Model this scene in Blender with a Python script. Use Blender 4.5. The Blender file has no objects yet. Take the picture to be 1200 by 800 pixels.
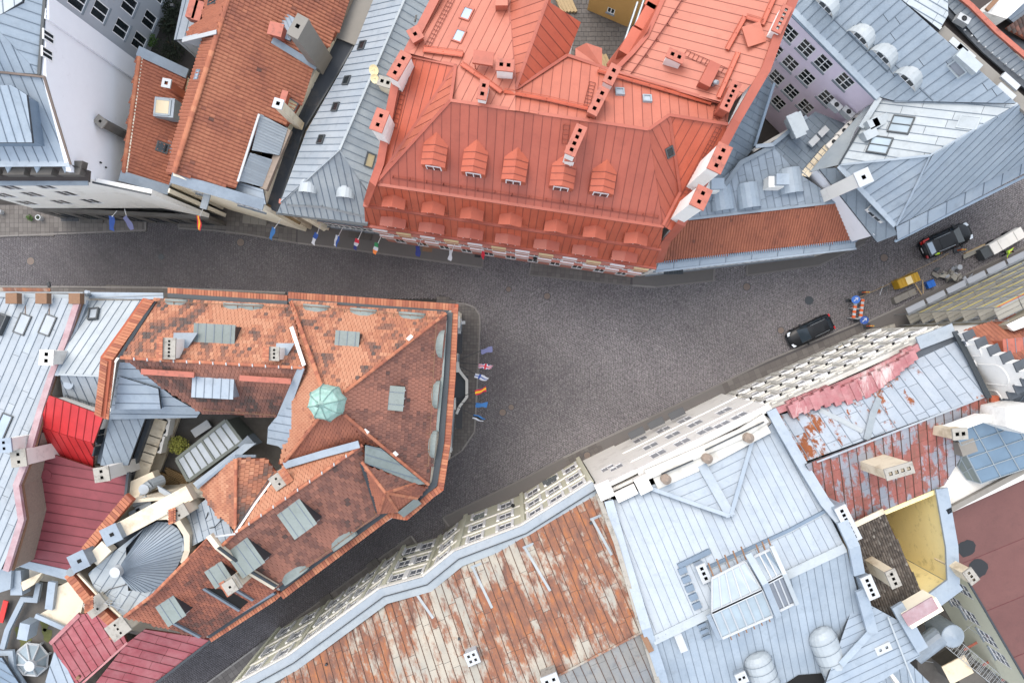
import bpy, bmesh, math, random
import numpy as np
from mathutils import Vector, Matrix, noise
random.seed(7)
SC = bpy.context.scene
COL = SC.collection
R = math.radians
# ------------------------------------------------------------------ camera, sky, sun, exposure
H = 70.0          # the drone hangs 70 m above the street
F = 861.0         # focal length in photograph pixels (1200 px wide)
cam = bpy.data.cameras.new('camera')
cam.sensor_width = 36.0
cam.lens = 36.0 * F / 1200.0
cam.clip_end = 2000.0
co = bpy.data.objects.new('camera', cam)
co.location = (0, 0, H)
COL.objects.link(co)
SC.camera = co
SC.render.resolution_x, SC.render.resolution_y = 1024, 682
SUN_EL, SUN_AZ = 62.0, 325.0      # azimuth clockwise from +Y (top of the picture)
w = bpy.data.worlds.new('World'); SC.world = w
w.use_nodes = True
nt = w.node_tree; nt.nodes.clear()
sk = nt.nodes.new('ShaderNodeTexSky'); sk.sky_type = 'NISHITA'; sk.sun_disc = False
sk.sun_elevation = R(SUN_EL); sk.sun_rotation = R(SUN_AZ)
sk.air_density = 1.0; sk.dust_density = 4.0; sk.ozone_density = 1.0
bg = nt.nodes.new('ShaderNodeBackground'); bg.inputs[1].default_value = 0.15
wo = nt.nodes.new('ShaderNodeOutputWorld')
cl = nt.nodes.new('ShaderNodeMix'); cl.data_type = 'RGBA'; cl.inputs[0].default_value = .6     # high thin overcast over the whole sky
cl.inputs[7].default_value = (5.6, 6.0, 6.5, 1)
nt.links.new(sk.outputs[0], cl.inputs[6]); nt.links.new(cl.outputs[2], bg.inputs[0]); nt.links.new(bg.outputs[0], wo.inputs[0])
sl = bpy.data.lights.new('sun', 'SUN'); sl.energy = 1.0; sl.angle = R(40); sl.color = (1.0, 0.94, 0.86)
so = bpy.data.objects.new('sun', sl); COL.objects.link(so)
az, el = R(SUN_AZ), R(SUN_EL)
sdir = Vector((math.sin(az) * math.cos(el), math.cos(az) * math.cos(el), math.sin(el)))
so.rotation_euler = sdir.to_track_quat('Z', 'Y').to_euler()
so.location = (0, 0, 90)
SC.view_settings.view_transform = 'Standard'; SC.view_settings.look = 'None'
SC.view_settings.exposure = 1.12; SC.view_settings.gamma = 1.0

# ------------------------------------------------------------------ materials
def lin(h):
    h = h.lstrip('#'); v = [int(h[i:i + 2], 16) / 255 for i in (0, 2, 4)]
    return tuple(c / 12.92 if c <= .04045 else ((c + .055) / 1.055) ** 2.4 for c in v) + (1,)
MATS = {}
KR = .66      # roofing, tile and paving albedo relative to how bright they photograph
def desat(c, k):
    g = c[0] * .3 + c[1] * .5 + c[2] * .2
    return tuple(x * (1 - k) + g * k for x in c[:3]) + (1,)
def dim(c, k=KR): return tuple(x * k for x in c[:3]) + (1,)
def newmat(name):
    m = bpy.data.materials.new(name); m.use_nodes = True
    t = m.node_tree; b = t.nodes['Principled BSDF']
    MATS[name] = m
    return m, t, b
def N(t, kind, **kw):
    n = t.nodes.new(kind)
    for k, v in kw.items(): setattr(n, k, v)
    return n
def noise_node(t, scale, detail=4, rough=.6, rot=0, stretch=(1, 1, 1)):
    g = N(t, 'ShaderNodeNewGeometry'); mp = N(t, 'ShaderNodeMapping')
    mp.inputs['Rotation'].default_value = (0, 0, rot); mp.inputs['Scale'].default_value = stretch
    # rotate first, then stretch
    mp2 = N(t, 'ShaderNodeMapping'); mp2.inputs['Rotation'].default_value = (0, 0, rot)
    mp.inputs['Rotation'].default_value = (0, 0, 0)
    t.links.new(g.outputs['Position'], mp2.inputs[0]); t.links.new(mp2.outputs[0], mp.inputs[0])
    n = N(t, 'ShaderNodeTexNoise'); n.inputs['Scale'].default_value = scale
    n.inputs['Detail'].default_value = detail; n.inputs['Roughness'].default_value = rough
    t.links.new(mp.outputs[0], n.inputs[0])
    return n.outputs[0]
def ramp(t, src, stops, interp='LINEAR'):
    r = N(t, 'ShaderNodeValToRGB'); r.color_ramp.interpolation = interp
    e = r.color_ramp.elements
    while len(e) < len(stops): e.new(0.5)
    for i, (p, c) in enumerate(stops): e[i].position = p; e[i].color = c
    t.links.new(src, r.inputs[0]); return r.outputs[0]
def mix(t, a, b, f, mode='MIX'):
    m = N(t, 'ShaderNodeMix', data_type='RGBA', blend_type=mode)
    for s, v in ((m.inputs[0], f), (m.inputs[6], a), (m.inputs[7], b)):
        if hasattr(v, 'is_output'): t.links.new(v, s)
        else: s.default_value = v
    return m.outputs[2]
def math_(t, op, a, b=0.0, c=0.0):
    m = N(t, 'ShaderNodeMath', operation=op)
    for s, v in zip(m.inputs, (a, b, c)):
        if hasattr(v, 'is_output'): t.links.new(v, s)
        else: s.default_value = v
    return m.outputs[0]
def grey(v): return (v, v, v, 1)
def bump(t, b, src, st=.2, d=.02):
    bn = N(t, 'ShaderNodeBump'); bn.inputs['Strength'].default_value = st; bn.inputs['Distance'].default_value = d
    t.links.new(src, bn.inputs['Height']); t.links.new(bn.outputs[0], b.inputs['Normal'])
def plain(name, col, rough=.7, var=.12, scale=1.5, metal=0.0, rnd=.0, dirt=None, dscale=.5, damt=.45):
    """painted / plastered surface: broad tone noise, fine grain, per object tone, optional stains"""
    m, t, b = newmat(name)
    c = lin(col) if isinstance(col, str) else col
    if name.split('_')[0] in ('asphalt', 'joint', 'bitumen', 'concrete', 'ground', 'cap', 'seam', 'deck', 'sheet', 'plank', 'gutter', 'netting', 'yellow', 'sill', 'frame'): c = dim(c)
    n1 = noise_node(t, scale, 5, .65)
    f = math_(t, 'MULTIPLY_ADD', n1, 2 * var, 1 - var)
    if rnd:
        oi = N(t, 'ShaderNodeObjectInfo')
        f = math_(t, 'MULTIPLY', f, math_(t, 'MULTIPLY_ADD', oi.outputs['Random'], 2 * rnd, 1 - rnd))
    out = mix(t, c, c, 0.0)
    vm = N(t, 'ShaderNodeVectorMath', operation='SCALE'); t.links.new(out, vm.inputs[0]); t.links.new(f, vm.inputs['Scale'])
    out = vm.outputs[0]
    if dirt:
        n2 = noise_node(t, dscale, 7, .7)
        k = ramp(t, n2, [(damt, grey(0)), (damt + .22, grey(.8))])
        out = mix(t, out, lin(dirt), k)
    t.links.new(out, b.inputs['Base Color'])
    b.inputs['Roughness'].default_value = rough; b.inputs['Metallic'].default_value = metal
    n3 = noise_node(t, 14, 3, .6); bump(t, b, n3, .15, .01)
    return m
def metal(name, col, col2=None, rnd=.07, rough=.48, rust=0.0, dirt=.12, rustcol=None, rot=0.0, edge=.05, met=.0, scale=.55, rsc=1.0, stain=.5):
    """sheet metal roofing: per sheet tone, broad weathering, rusty flaking where the paint has gone"""
    m, t, b = newmat(name)
    c = lin(col); c2 = lin(col2) if col2 else tuple(x * .82 for x in c[:3]) + (1,)
    if c[2] > c[0] * 1.05:      # cool zinc and painted steel: nearly neutral greys with a little blue
        def ds(k):
            g = (k[0] + k[1] + k[2]) / 3
            return tuple(v * .78 + g * .22 for v in k[:3]) + (1,)
        c, c2 = ds(c), ds(c2)
    c, c2 = dim(c), dim(c2)
    n1 = noise_node(t, scale, 6, .6)
    out = mix(t, c, c2, ramp(t, n1, [(.35, grey(0)), (.68, grey(1))]))
    oi = N(t, 'ShaderNodeObjectInfo')
    n4 = noise_node(t, 6, 5, .7)
    f = math_(t, 'MULTIPLY', math_(t, 'MULTIPLY_ADD', oi.outputs['Random'], 2 * rnd, 1 - rnd), math_(t, 'MULTIPLY_ADD', n4, dirt * 2, 1 - dirt))
    vm = N(t, 'ShaderNodeVectorMath', operation='SCALE'); t.links.new(out, vm.inputs[0]); t.links.new(f, vm.inputs['Scale'])
    out = vm.outputs[0]
    n5 = noise_node(t, 1.3, 9, .7)
    out = mix(t, out, tuple(x * .62 for x in c[:3]) + (1,), ramp(t, n5, [(.52, grey(0)), (.72, grey(stain))]))
    if rust:
        ns = noise_node(t, 1.1 * rsc, 11, .74, rot, (1, .26, 1))
        nb = noise_node(t, .16, 3, .5)
        s = math_(t, 'ADD', math_(t, 'MULTIPLY', ns, .75), math_(t, 'MULTIPLY', nb, .55))
        s = math_(t, 'ADD', s, math_(t, 'MULTIPLY_ADD', oi.outputs['Random'], .07, -.035))
        th = 1.0 - rust
        k = ramp(t, s, [(max(0, th - edge), grey(0)), (min(1, th + edge), grey(1))])
        nr = noise_node(t, 1.6, 9, .75, rot, (1, .22, 1))
        rc = ramp(t, nr, [(p_, dim(c_, .72)) for p_, c_ in rustcol] if rustcol else [(.34, dim(lin('#6b5148'), .8)), (.5, dim(lin('#8c604c'), .8)), (.64, dim(lin('#ad7048'), .75)), (.75, dim(lin('#d09a6c'), .75))])
        out = mix(t, out, rc, k)
        rr = math_(t, 'MULTIPLY_ADD', k, .9 - rough, rough)
        t.links.new(rr, b.inputs['Roughness'])
    else:
        b.inputs['Roughness'].default_value = rough
    b.inputs['Metallic'].default_value = met
    t.links.new(out, b.inputs['Base Color'])
    n3 = noise_node(t, 3.5, 4, .6); bump(t, b, n3, .18, .03)
    return m
def toned(name, stops, rough=.85, grain=.12):
    """colour per small piece from the mesh attribute 'tone'"""
    m, t, b = newmat(name)
    a = N(t, 'ShaderNodeAttribute'); a.attribute_name = 'tone'
    out = ramp(t, a.outputs['Fac'], [(p, dim(desat(lin(c), .14 if name[:4] == 'tile' else 0), .66)) for p, c in stops])
    n1 = noise_node(t, 9, 5, .7)
    f = math_(t, 'MULTIPLY_ADD', n1, 2 * grain, 1 - grain)
    vm = N(t, 'ShaderNodeVectorMath', operation='SCALE'); t.links.new(out, vm.inputs[0]); t.links.new(f, vm.inputs['Scale'])
    t.links.new(vm.outputs[0], b.inputs['Base Color'])
    b.inputs['Roughness'].default_value = rough
    n3 = noise_node(t, 30, 3, .6); bump(t, b, n3, .2, .01)
    return m
def glass(name, col, rough=.08, spec=.6):
    m, t, b = newmat(name)
    n1 = noise_node(t, .8, 3, .5)
    c = lin(col); c2 = tuple(x * .6 for x in c[:3]) + (1,)
    t.links.new(mix(t, c, c2, n1), b.inputs['Base Color'])
    b.inputs['Roughness'].default_value = rough
    b.inputs['Specular IOR Level'].default_value = spec
    return m

# ------------------------------------------------------------------ geometry helpers
ORG = {}
def P(px, py, z=0.0):
    s = (H - z) / F
    return Vector(((px - 600) * s, (400 - py) * s, z))
def W(p): return p if isinstance(p, Vector) else P(*p)
class MB:
    def __init__(s): s.v = []; s.f = []; s.m = []; s.t = []
    def add(s, vs, fs, mi=0, tone=.5):
        k = len(s.v); s.v += [tuple(x) for x in vs]
        for f in fs: s.f.append([k + i for i in f]); s.m.append(mi); s.t.append(tone)
    def obox(s, c, X, Y, Z, mi=0, tone=.5):
        vs = [c + X * a + Y * b + Z * d for d in (-1, 1) for b in (-1, 1) for a in (-1, 1)]
        s.add(vs, [(0, 2, 3, 1), (4, 5, 7, 6), (0, 1, 5, 4), (2, 6, 7, 3), (0, 4, 6, 2), (1, 3, 7, 5)], mi, tone)
    def box(s, c, sx, sy, sz, rz=0, mi=0, tone=.5):   # c = base centre
        X = Vector((math.cos(rz), math.sin(rz), 0)); Y = Vector((-X.y, X.x, 0))
        s.obox(Vector(c) + Vector((0, 0, sz / 2)), X * sx / 2, Y * sy / 2, Vector((0, 0, sz / 2)), mi, tone)
    def tube(s, a, b, r, n=6, mi=0, r2=None, caps=True, tone=.5):
        a, b = Vector(a), Vector(b); d = (b - a)
        if d.length < 1e-6: return
        d.normalize()
        q = Vector((0, 0, 1)) if abs(d.z) < .9 else Vector((1, 0, 0))
        X = d.cross(q).normalized(); Y = d.cross(X)
        r2 = r if r2 is None else r2
        vs = []
        for p, rr in ((a, r), (b, r2)):
            vs += [p + (X * math.cos(2 * math.pi * i / n) + Y * math.sin(2 * math.pi * i / n)) * rr for i in range(n)]
        fs = [(i, (i + 1) % n, n + (i + 1) % n, n + i) for i in range(n)]
        if caps: fs += [tuple(range(n))[::-1], tuple(range(n, 2 * n))]
        s.add(vs, fs, mi, tone)
    def prism(s, poly, off, mi=0, tone=.5):           # poly: 3D points, off: vector to the bottom
        n = len(poly); off = Vector(off)
        vs = list(poly) + [p + off for p in poly]
        s.add(vs, [tuple(range(n)), tuple(range(n, 2 * n))[::-1]] + [(i, n + i, n + (i + 1) % n, (i + 1) % n) for i in range(n)], mi, tone)
    def sweep(s, path, w, h, up=0.0, mi=0, side=0.0, closed=False, tone=.5):
        """rectangle w x h swept along a 3D path with mitred joints (side shifts it to the left)"""
        n = len(path); L = []
        for i in range(n):
            p = path[i]
            if closed: a, c = path[i - 1], path[(i + 1) % n]
            else: a, c = path[max(i - 1, 0)], path[min(i + 1, n - 1)]
            d1 = Vector((p.x - a.x, p.y - a.y)); d2 = Vector((c.x - p.x, c.y - p.y))
            if d1.length < 1e-6: d1 = d2
            if d2.length < 1e-6: d2 = d1
            d1.normalize(); d2.normalize()
            n1 = Vector((-d1.y, d1.x)); n2 = Vector((-d2.y, d2.x)); m = n1 + n2
            if m.length < .3: m = n1.copy()
            m.normalize(); m /= max(.5, m.dot(n1))
            m3 = Vector((m.x, m.y, 0))
            for o, z in ((-w / 2, 0), (w / 2, 0), (w / 2, h), (-w / 2, h)):
                L.append(p + m3 * (o + side) + Vector((0, 0, z + up)))
        fs = []
        for i in range(n if closed else n - 1):
            j = (i + 1) % n
            fs += [(i * 4 + k, i * 4 + (k + 1) % 4, j * 4 + (k + 1) % 4, j * 4 + k) for k in range(4)]
        if not closed: fs += [(3, 2, 1, 0), tuple(4 * (n - 1) + k for k in range(4))]
        s.add(L, fs, mi, tone)
    def build(s, name, mats, parent=None, tone=False, smooth=False, fix=True):
        if not s.f: return None
        o0 = ORG.get(parent.name, Vector((0, 0, 0))) if parent else Vector((0, 0, 0))
        me = bpy.data.meshes.new(name)
        me.from_pydata([(v[0] - o0.x, v[1] - o0.y, v[2] - o0.z) for v in s.v], [], s.f)
        if not isinstance(mats, (list, tuple)): mats = [mats]
        for m in mats: me.materials.append(MATS[m])
        if len(mats) > 1: me.polygons.foreach_set('material_index', s.m)
        if tone:
            a = me.attributes.new('tone', 'FLOAT', 'FACE'); a.data.foreach_set('value', s.t)
        if fix and len(s.f) < 6000:
            bm = bmesh.new(); bm.from_mesh(me); bmesh.ops.recalc_face_normals(bm, faces=bm.faces); bm.to_mesh(me); bm.free()
        if smooth: me.polygons.foreach_set('use_smooth', [True] * len(me.polygons))
        o = bpy.data.objects.new(name, me); COL.objects.link(o)
        if parent: o.parent = parent
        ORG[o.name] = o0
        return o
def tag(o, label=None, cat=None, group=None, kind=None):
    for k, v in (('label', label), ('category', cat), ('group', group), ('kind', kind)):
        if v: o[k] = v
    return o
def thing(name, label, cat, loc, group=None, rz=0):
    o = bpy.data.objects.new(name, None); o.empty_display_size = .5; COL.objects.link(o)
    loc = Vector(loc); o.location = loc; o.rotation_euler = (0, 0, rz)
    ORG[o.name] = loc.copy()
    return tag(o, label, cat, group)
def copy_tree(o, parent=None):
    c = o.copy(); COL.objects.link(c)
    if parent: c.parent = parent
    for ch in list(o.children): copy_tree(ch, c)
    return c
def inside(poly, x, y):
    r = False; n = len(poly); j = n - 1
    for i in range(n):
        xi, yi = poly[i]; xj, yj = poly[j]
        if (yi > y) != (yj > y) and x < (xj - xi) * (y - yi) / (yj - yi) + xi: r = not r
        j = i
    return r
def inside_np(poly, X, Y):
    r = np.zeros(X.shape, bool); n = len(poly); j = n - 1
    for i in range(n):
        xi, yi = poly[i]; xj, yj = poly[j]
        if yi != yj:
            c = ((yi > Y) != (yj > Y)) & (X < (xj - xi) * (Y - yi) / (yj - yi) + xi); r ^= c
        j = i
    return r
def clip(poly, n, d):      # keep n.p <= d
    out = []
    for i in range(len(poly)):
        a, b = poly[i], poly[(i + 1) % len(poly)]
        da, db = n[0] * a[0] + n[1] * a[1] - d, n[0] * b[0] + n[1] * b[1] - d
        if da <= 0: out.append(a)
        if (da < 0 < db) or (db < 0 < da):
            k = da / (da - db); out.append((a[0] + (b[0] - a[0]) * k, a[1] + (b[1] - a[1]) * k))
    return out
def area(p): return abs(sum(p[i][0] * p[(i + 1) % len(p)][1] - p[(i + 1) % len(p)][0] * p[i][1] for i in range(len(p)))) / 2
def spans(poly, o, d):     # intervals of the line o + t d inside poly
    ts = []
    for i in range(len(poly)):
        a, b = poly[i], poly[(i + 1) % len(poly)]
        ex, ey = b[0] - a[0], b[1] - a[1]; den = d[0] * ey - d[1] * ex
        if abs(den) < 1e-9: continue
        t = ((a[0] - o[0]) * ey - (a[1] - o[1]) * ex) / den
        u = ((a[0] - o[0]) * d[1] - (a[1] - o[1]) * d[0]) / den
        if 0 <= u < 1: ts.append(t)
    ts.sort(); return [(ts[i], ts[i + 1]) for i in range(0, len(ts) - 1, 2)]
class Face:
    """a roof plane z = a x + b y + c above a plan polygon"""
    def __init__(s, pts):
        k = [P(*p) for p in pts if len(p) == 3 and p[2] is not None]
        if len(k) == 1 or all(abs(q.z - k[0].z) < 1e-6 for q in k): s.a, s.b, s.c = 0., 0., k[0].z
        else:
            A = np.array([[q.x, q.y, 1] for q in k]); zz = np.array([q.z for q in k])
            s.a, s.b, s.c = [float(v) for v in np.linalg.lstsq(A, zz, rcond=None)[0]]
        s.poly = []
        for p in pts:
            q = P(*p) if (len(p) == 3 and p[2] is not None) else s.at(p[0], p[1])
            s.poly.append((q.x, q.y))
        s.n = Vector((-s.a, -s.b, 1)).normalized(); s.m = math.hypot(s.a, s.b)
        s.up = Vector((s.a, s.b, 0)).normalized() if s.m > 1e-6 else Vector((0, 1, 0))
    def z(s, x, y): return s.a * x + s.b * y + s.c
    def at(s, px, py):
        dx, dy = px - 600, 400 - py
        k = (H - s.c) / (F + s.a * dx + s.b * dy)
        return Vector((k * dx, k * dy, H - F * k))
    def p3(s, x, y, h=0.0): return Vector((x, y, s.z(x, y))) + s.n * h
    def frame(s, d):       # unit vectors along d (px vector) and across, both in the plane
        a = Vector((d[0], -d[1], 0)); a.z = s.a * a.x + s.b * a.y; a.normalize()
        return a, s.n.cross(a)
def wd(d):
    v = Vector((d[0], -d[1], 0)); return v.normalized()

def deck(b, f, mat, name='roof_deck', t=.2, h=0.0):
    m = MB(); m.prism([f.p3(x, y, h) for x, y in f.poly], (0, 0, -t)); return m.build(name, mat, b)
def seam_roof(b, pts, mat, d, sp=.6, joint=None, t=.03, seam='seam_dark', deckmat='deck_dark', name='roof_panel', rib=.045, ribh=.07, phase=.3):
    """standing seam sheets: every sheet its own part, the thin upstands one joined part"""
    f = Face(pts); deck(b, f, deckmat)
    D = wd(d); E = Vector((-D.y, D.x, 0)); poly = f.poly
    es = [E.x * x + E.y * y for x, y in poly]; lo, hi = min(es), max(es)
    k = lo - sp * phase; g = rib / 2; ribs = MB(); i = 0
    while k < hi:
        q = clip(clip(poly, (E.x, E.y), k + sp - g), (-E.x, -E.y), -(k + g))
        if len(q) >= 3 and area(q) > .02:
            pieces = [q]
            if joint:
                ds = [D.x * x + D.y * y for x, y in q]; l2, h2 = min(ds), max(ds)
                pieces = []; c = l2; nx = l2 + joint * random.uniform(.2, 1.0)
                while c < h2:
                    r = clip(clip(q, (D.x, D.y), min(nx, h2 + .01) - .012), (-D.x, -D.y), -(c + .012))
                    if len(r) >= 3 and area(r) > .01: pieces.append(r)
                    c = nx; nx += joint * random.uniform(.75, 1.25)
            for r in pieces:
                m = MB(); tt = t + random.uniform(-.006, .006)
                m.prism([f.p3(x, y, tt) for x, y in r], f.n * -(tt - .004)); m.build(name, mat, b)
        if k > lo + .05:
            for a, c in spans(poly, (E.x * k, E.y * k), (D.x, D.y)):
                if c - a < .15: continue
                A = f.p3(E.x * k + D.x * a, E.y * k + D.y * a, ribh / 2); B = f.p3(E.x * k + D.x * c, E.y * k + D.y * c, ribh / 2)
                X = (B - A) / 2; Y = f.n.cross(X).normalized() * rib / 2
                ribs.obox((A + B) / 2, X, Y, f.n * ribh / 2)
        k += sp; i += 1
    o = ribs.build('seam_upstands', seam, b)
    if o: tag(o, kind='stuff')
    return f
def tile_roof(b, pts, mat, kind='flat', w=.28, l=.34, down=None, deckmat='deck_tile', seed=0, dark=.25, base=.0, cl=.55, rnd=.25, name='clay_tiles', patches=()):
    """rows of clay tiles, each a small tilted slab; tone per tile"""
    f = Face(pts); deck(b, f, deckmat)
    D = wd(down) if down else -f.up
    E = Vector((-D.y, D.x, 0)); poly = f.poly
    es = [E.x * x + E.y * y for x, y in poly]; ds = [D.x * x + D.y * y for x, y in poly]
    lp = l / math.sqrt(1 + f.m * f.m) if f.m > .05 else l
    m = MB(); r = 0; dd = min(ds); PT = [([(f.at(*q).x, f.at(*q).y) for q in pl], tv) for pl, tv in patches]
    V = []; Fc = []; T = []
    while dd < max(ds):
        off = (w / 2 if (r % 2 and kind == 'flat') else 0) + random.uniform(-.012, .012)
        e = min(es) + off - w
        while e < max(es) + w:
            cx, cy = E.x * (e + w / 2) + D.x * (dd + lp / 2), E.y * (e + w / 2) + D.y * (dd + lp / 2)
            if inside(poly, cx, cy):
                nz = noise.noise(Vector((cx * cl, cy * cl, seed * 7.3))) + .5 * noise.noise(Vector((cx * cl * 3, cy * cl * 3, seed)))
                tone = base + dark * (.5 + nz) + random.uniform(-rnd, rnd) * .5
                if random.random() < .03: tone += random.choice((-.3, .3))
                for pl, tv in PT:
                    if inside(pl, cx, cy): tone = tv + random.uniform(-.08, .1)
                tone = min(1, max(0, tone))
                lift = random.uniform(-.008, .008); sk = random.uniform(-.006, .006)
                if kind == 'flat': prof = [(0, 0), (1, 0)]
                else: prof = [(0, .0), (.22, .055), (.5, .07), (.78, .02), (1, .0)]
                g = .012; k = len(V); npf = len(prof)
                for s_, hh in ((0, .012), (1, .05)):
                    for u, ph in prof:
                        x = E.x * (e + g + u * (w - 2 * g) + sk * s_) + D.x * (dd + s_ * lp * 1.04)
                        y = E.y * (e + g + u * (w - 2 * g) + sk * s_) + D.y * (dd + s_ * lp * 1.04)
                        V.append(f.p3(x, y, hh + ph + lift))
                for u, ph in prof:
                    x = E.x * (e + g + u * (w - 2 * g)) + D.x * (dd + lp * 1.04); y = E.y * (e + g + u * (w - 2 * g)) + D.y * (dd + lp * 1.04)
                    V.append(f.p3(x, y, .004))
                for q in range(npf - 1):
                    Fc.append((k + q, k + q + 1, k + npf + q + 1, k + npf + q)); T.append(tone)
                    Fc.append((k + npf + q, k + npf + q + 1, k + 2 * npf + q + 1, k + 2 * npf + q)); T.append(tone)
                Fc.append((k, k + npf, k + 2 * npf)); T.append(tone); Fc.append((k + npf - 1, k + 2 * npf - 1, k + 3 * npf - 1)); T.append(tone)
            e += w
        dd += lp; r += 1
    m.v = [tuple(v) for v in V]; m.f = [list(q) for q in Fc]; m.m = [0] * len(Fc); m.t = T
    o = m.build(name, mat, b, tone=True, fix=False)
    if o: tag(o, kind='stuff')
    return f
def caps(b, path, mat='tile_cap', r=.13, step=.38, up=.05, name='ridge_tiles', tone0=.35):
    """a run of half round ridge tiles, each lapping the next"""
    m = MB(); pts = [W(p) for p in path]
    for a, c in zip(pts, pts[1:]):
        L = (c - a).length; n = max(1, round(L / step)); d = (c - a) / n; u = d.normalized()
        X = Vector((-u.y, u.x, 0)).normalized(); Z = Vector((0, 0, 1))
        for i in range(n):
            tone = min(1, max(0, tone0 + random.uniform(-.3, .35)))
            vs = []
            for t_, rr in ((-.03, r * 1.12), (1.0, r * .92)):
                for k in range(6):
                    an = math.pi * k / 5
                    vs.append(a + d * (i + t_) + X * math.cos(an) * rr + Z * (math.sin(an) * rr * .8 + up))
            m.add(vs, [(k, k + 1, 7 + k, 6 + k) for k in range(5)] + [(0, 1, 2, 3, 4, 5), (11, 10, 9, 8, 7, 6)], 0, tone)
    o = m.build(name, mat, b, tone=True)
    return tag(o, kind='stuff')
def tile_ledge(b, path, wid, mat='tile_cap', name='coping_tiles', step=.24, up=.03, side=0, tone0=.35, slope=.12):
    """a ledge covered with a row of tiles laid across it"""
    m = MB(); pts = [W(p) for p in path]
    for a, c in zip(pts, pts[1:]):
        L = (c - a).length; n = max(1, round(L / step)); d = (c - a) / n; u = d.normalized()
        X = Vector((-u.y, u.x, 0)).normalized()
        for i in range(n):
            tone = min(1, max(0, tone0 + random.uniform(-.35, .35)))
            p = a + d * (i + .5) + X * side
            h = .03 + .02 * random.random()
            Y = X * wid / 2 + Vector((0, 0, slope * wid / 2))
            m.obox(p + Vector((0, 0, up + h)), d * .44, Y, Vector((0, 0, .03)), 0, tone)
    o = m.build(name, mat, b, tone=True)
    return tag(o, kind='stuff')
def sweep(b, path, w, h, mat, name, up=0, side=0):
    m = MB(); m.sweep([W(p) for p in path], w, h, up, 0, side); return m.build(name, mat, b)
def body(b, pts, mat, zb=-.1, inset=.12, skip=(), name='wall', drop=.12):
    """plain house walls under a roof outline; skip lists edges that get a facade of their own"""
    q = [W(p) for p in pts]; n = len(q)
    c = sum(q, Vector((0, 0, 0))) / n
    sgn = sum(q[i].x * q[(i + 1) % n].y - q[(i + 1) % n].x * q[i].y for i in range(n))
    k = 1 if sgn > 0 else -1
    ins = []
    for i in range(n):
        a, p, d = q[i - 1], q[i], q[(i + 1) % n]
        d1 = Vector((p.x - a.x, p.y - a.y)).normalized(); d2 = Vector((d.x - p.x, d.y - p.y)).normalized()
        n1 = Vector((-d1.y, d1.x)) * k; n2 = Vector((-d2.y, d2.x)) * k; m_ = n1 + n2
        if m_.length < .3: m_ = n1
        m_ = m_.normalized() / max(.5, m_.normalized().dot(n1))
        ins.append(Vector((p.x + m_.x * inset, p.y + m_.y * inset, p.z - drop)))
    for i in range(n):
        if i in skip: continue
        a, d = ins[i], ins[(i + 1) % n]
        nn = Vector((-(d - a).y, (d - a).x, 0)).normalized() * k * .25
        m = MB(); m.prism([Vector((a.x, a.y, zb)), Vector((d.x, d.y, zb)), d, a], nn); m.build(name, mat, b)
WCACHE = {}
def win_mesh(w, h, style, fm, pm):
    key = (round(w, 2), round(h, 2), style, fm, pm)
    if key in WCACHE: return WCACHE[key]
    m = MB(); t = .07
    V = Vector
    m.obox(V((0, 0, 0)), V((w / 2, 0, 0)), V((0, .05, 0)), V((0, 0, t / 2)))
    m.obox(V((0, 0, h)), V((w / 2, 0, 0)), V((0, .05, 0)), V((0, 0, t / 2)))
    for s in (-1, 1): m.obox(V((s * (w / 2 - t / 2), 0, h / 2)), V((t / 2, 0, 0)), V((0, .048, 0)), V((0, 0, h / 2 - t / 2)))
    if style >= 1: m.obox(V((0, 0, h / 2)), V((.04, 0, 0)), V((0, .045, 0)), V((0, 0, h / 2 - t / 2)))
    if style >= 2: m.obox(V((0, 0, h * .68)), V((w / 2 - t, 0, 0)), V((0, .04, 0)), V((0, 0, .035)))
    if style >= 3: m.obox(V((0, 0, h * .34)), V((w / 2 - t, 0, 0)), V((0, .038, 0)), V((0, 0, .03)))
    me1 = bpy.data.meshes.new('window'); me1.from_pydata(m.v, [], m.f); me1.materials.append(MATS[fm])
    p = MB(); p.obox(V((0, .0, h / 2)), V((w / 2 - .02, 0, 0)), V((0, .012, 0)), V((0, 0, h / 2 - .02)))
    me2 = bpy.data.meshes.new('pane'); me2.from_pydata(p.v, [], p.f); me2.materials.append(MATS[pm])
    s_ = MB(); s_.obox(V((0, 0, 0)), V((w / 2 + .08, 0, 0)), V((0, .09, 0)), V((0, 0, .03)))
    me3 = bpy.data.meshes.new('sill'); me3.from_pydata(s_.v, [], s_.f)
    WCACHE[key] = (me1, me2, me3); return WCACHE[key]
def window(b, p, out, w, h, style=2, fm='white_paint', pm='glass_dark', sill='sill_grey', rec=.05):
    """p bottom centre on the wall face, out = outward unit normal"""
    me1, me2, me3 = win_mesh(w, h, style, fm, pm)
    o0 = ORG[b.name]; q = p - out * rec - o0
    ang = math.atan2(out.y, out.x) - math.pi / 2
    f = bpy.data.objects.new('window', me1); COL.objects.link(f); f.parent = b; f.location = q; f.rotation_euler = (0, 0, ang + math.pi)
    g = bpy.data.objects.new('pane', me2); COL.objects.link(g); g.parent = f
    if sill:
        s = bpy.data.objects.new('sill', me3); COL.objects.link(s); s.parent = f
        s.location = (0, -rec - .05, -.05)
        if not me3.materials: me3.materials.append(MATS[sill])
    return f
def wall_frame(a, c, zt, inset=0):
    A, C = P(a[0], a[1], zt), P(c[0], c[1], zt)
    A.z = C.z = 0
    t = (C - A).normalized(); n = Vector((t.y, -t.x, 0))
    if n.dot(-(A + C) / 2) < 0: n = -n       # outward = towards the street side seen from above
    A -= n * inset; C -= n * inset
    return A, C, t, n
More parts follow.
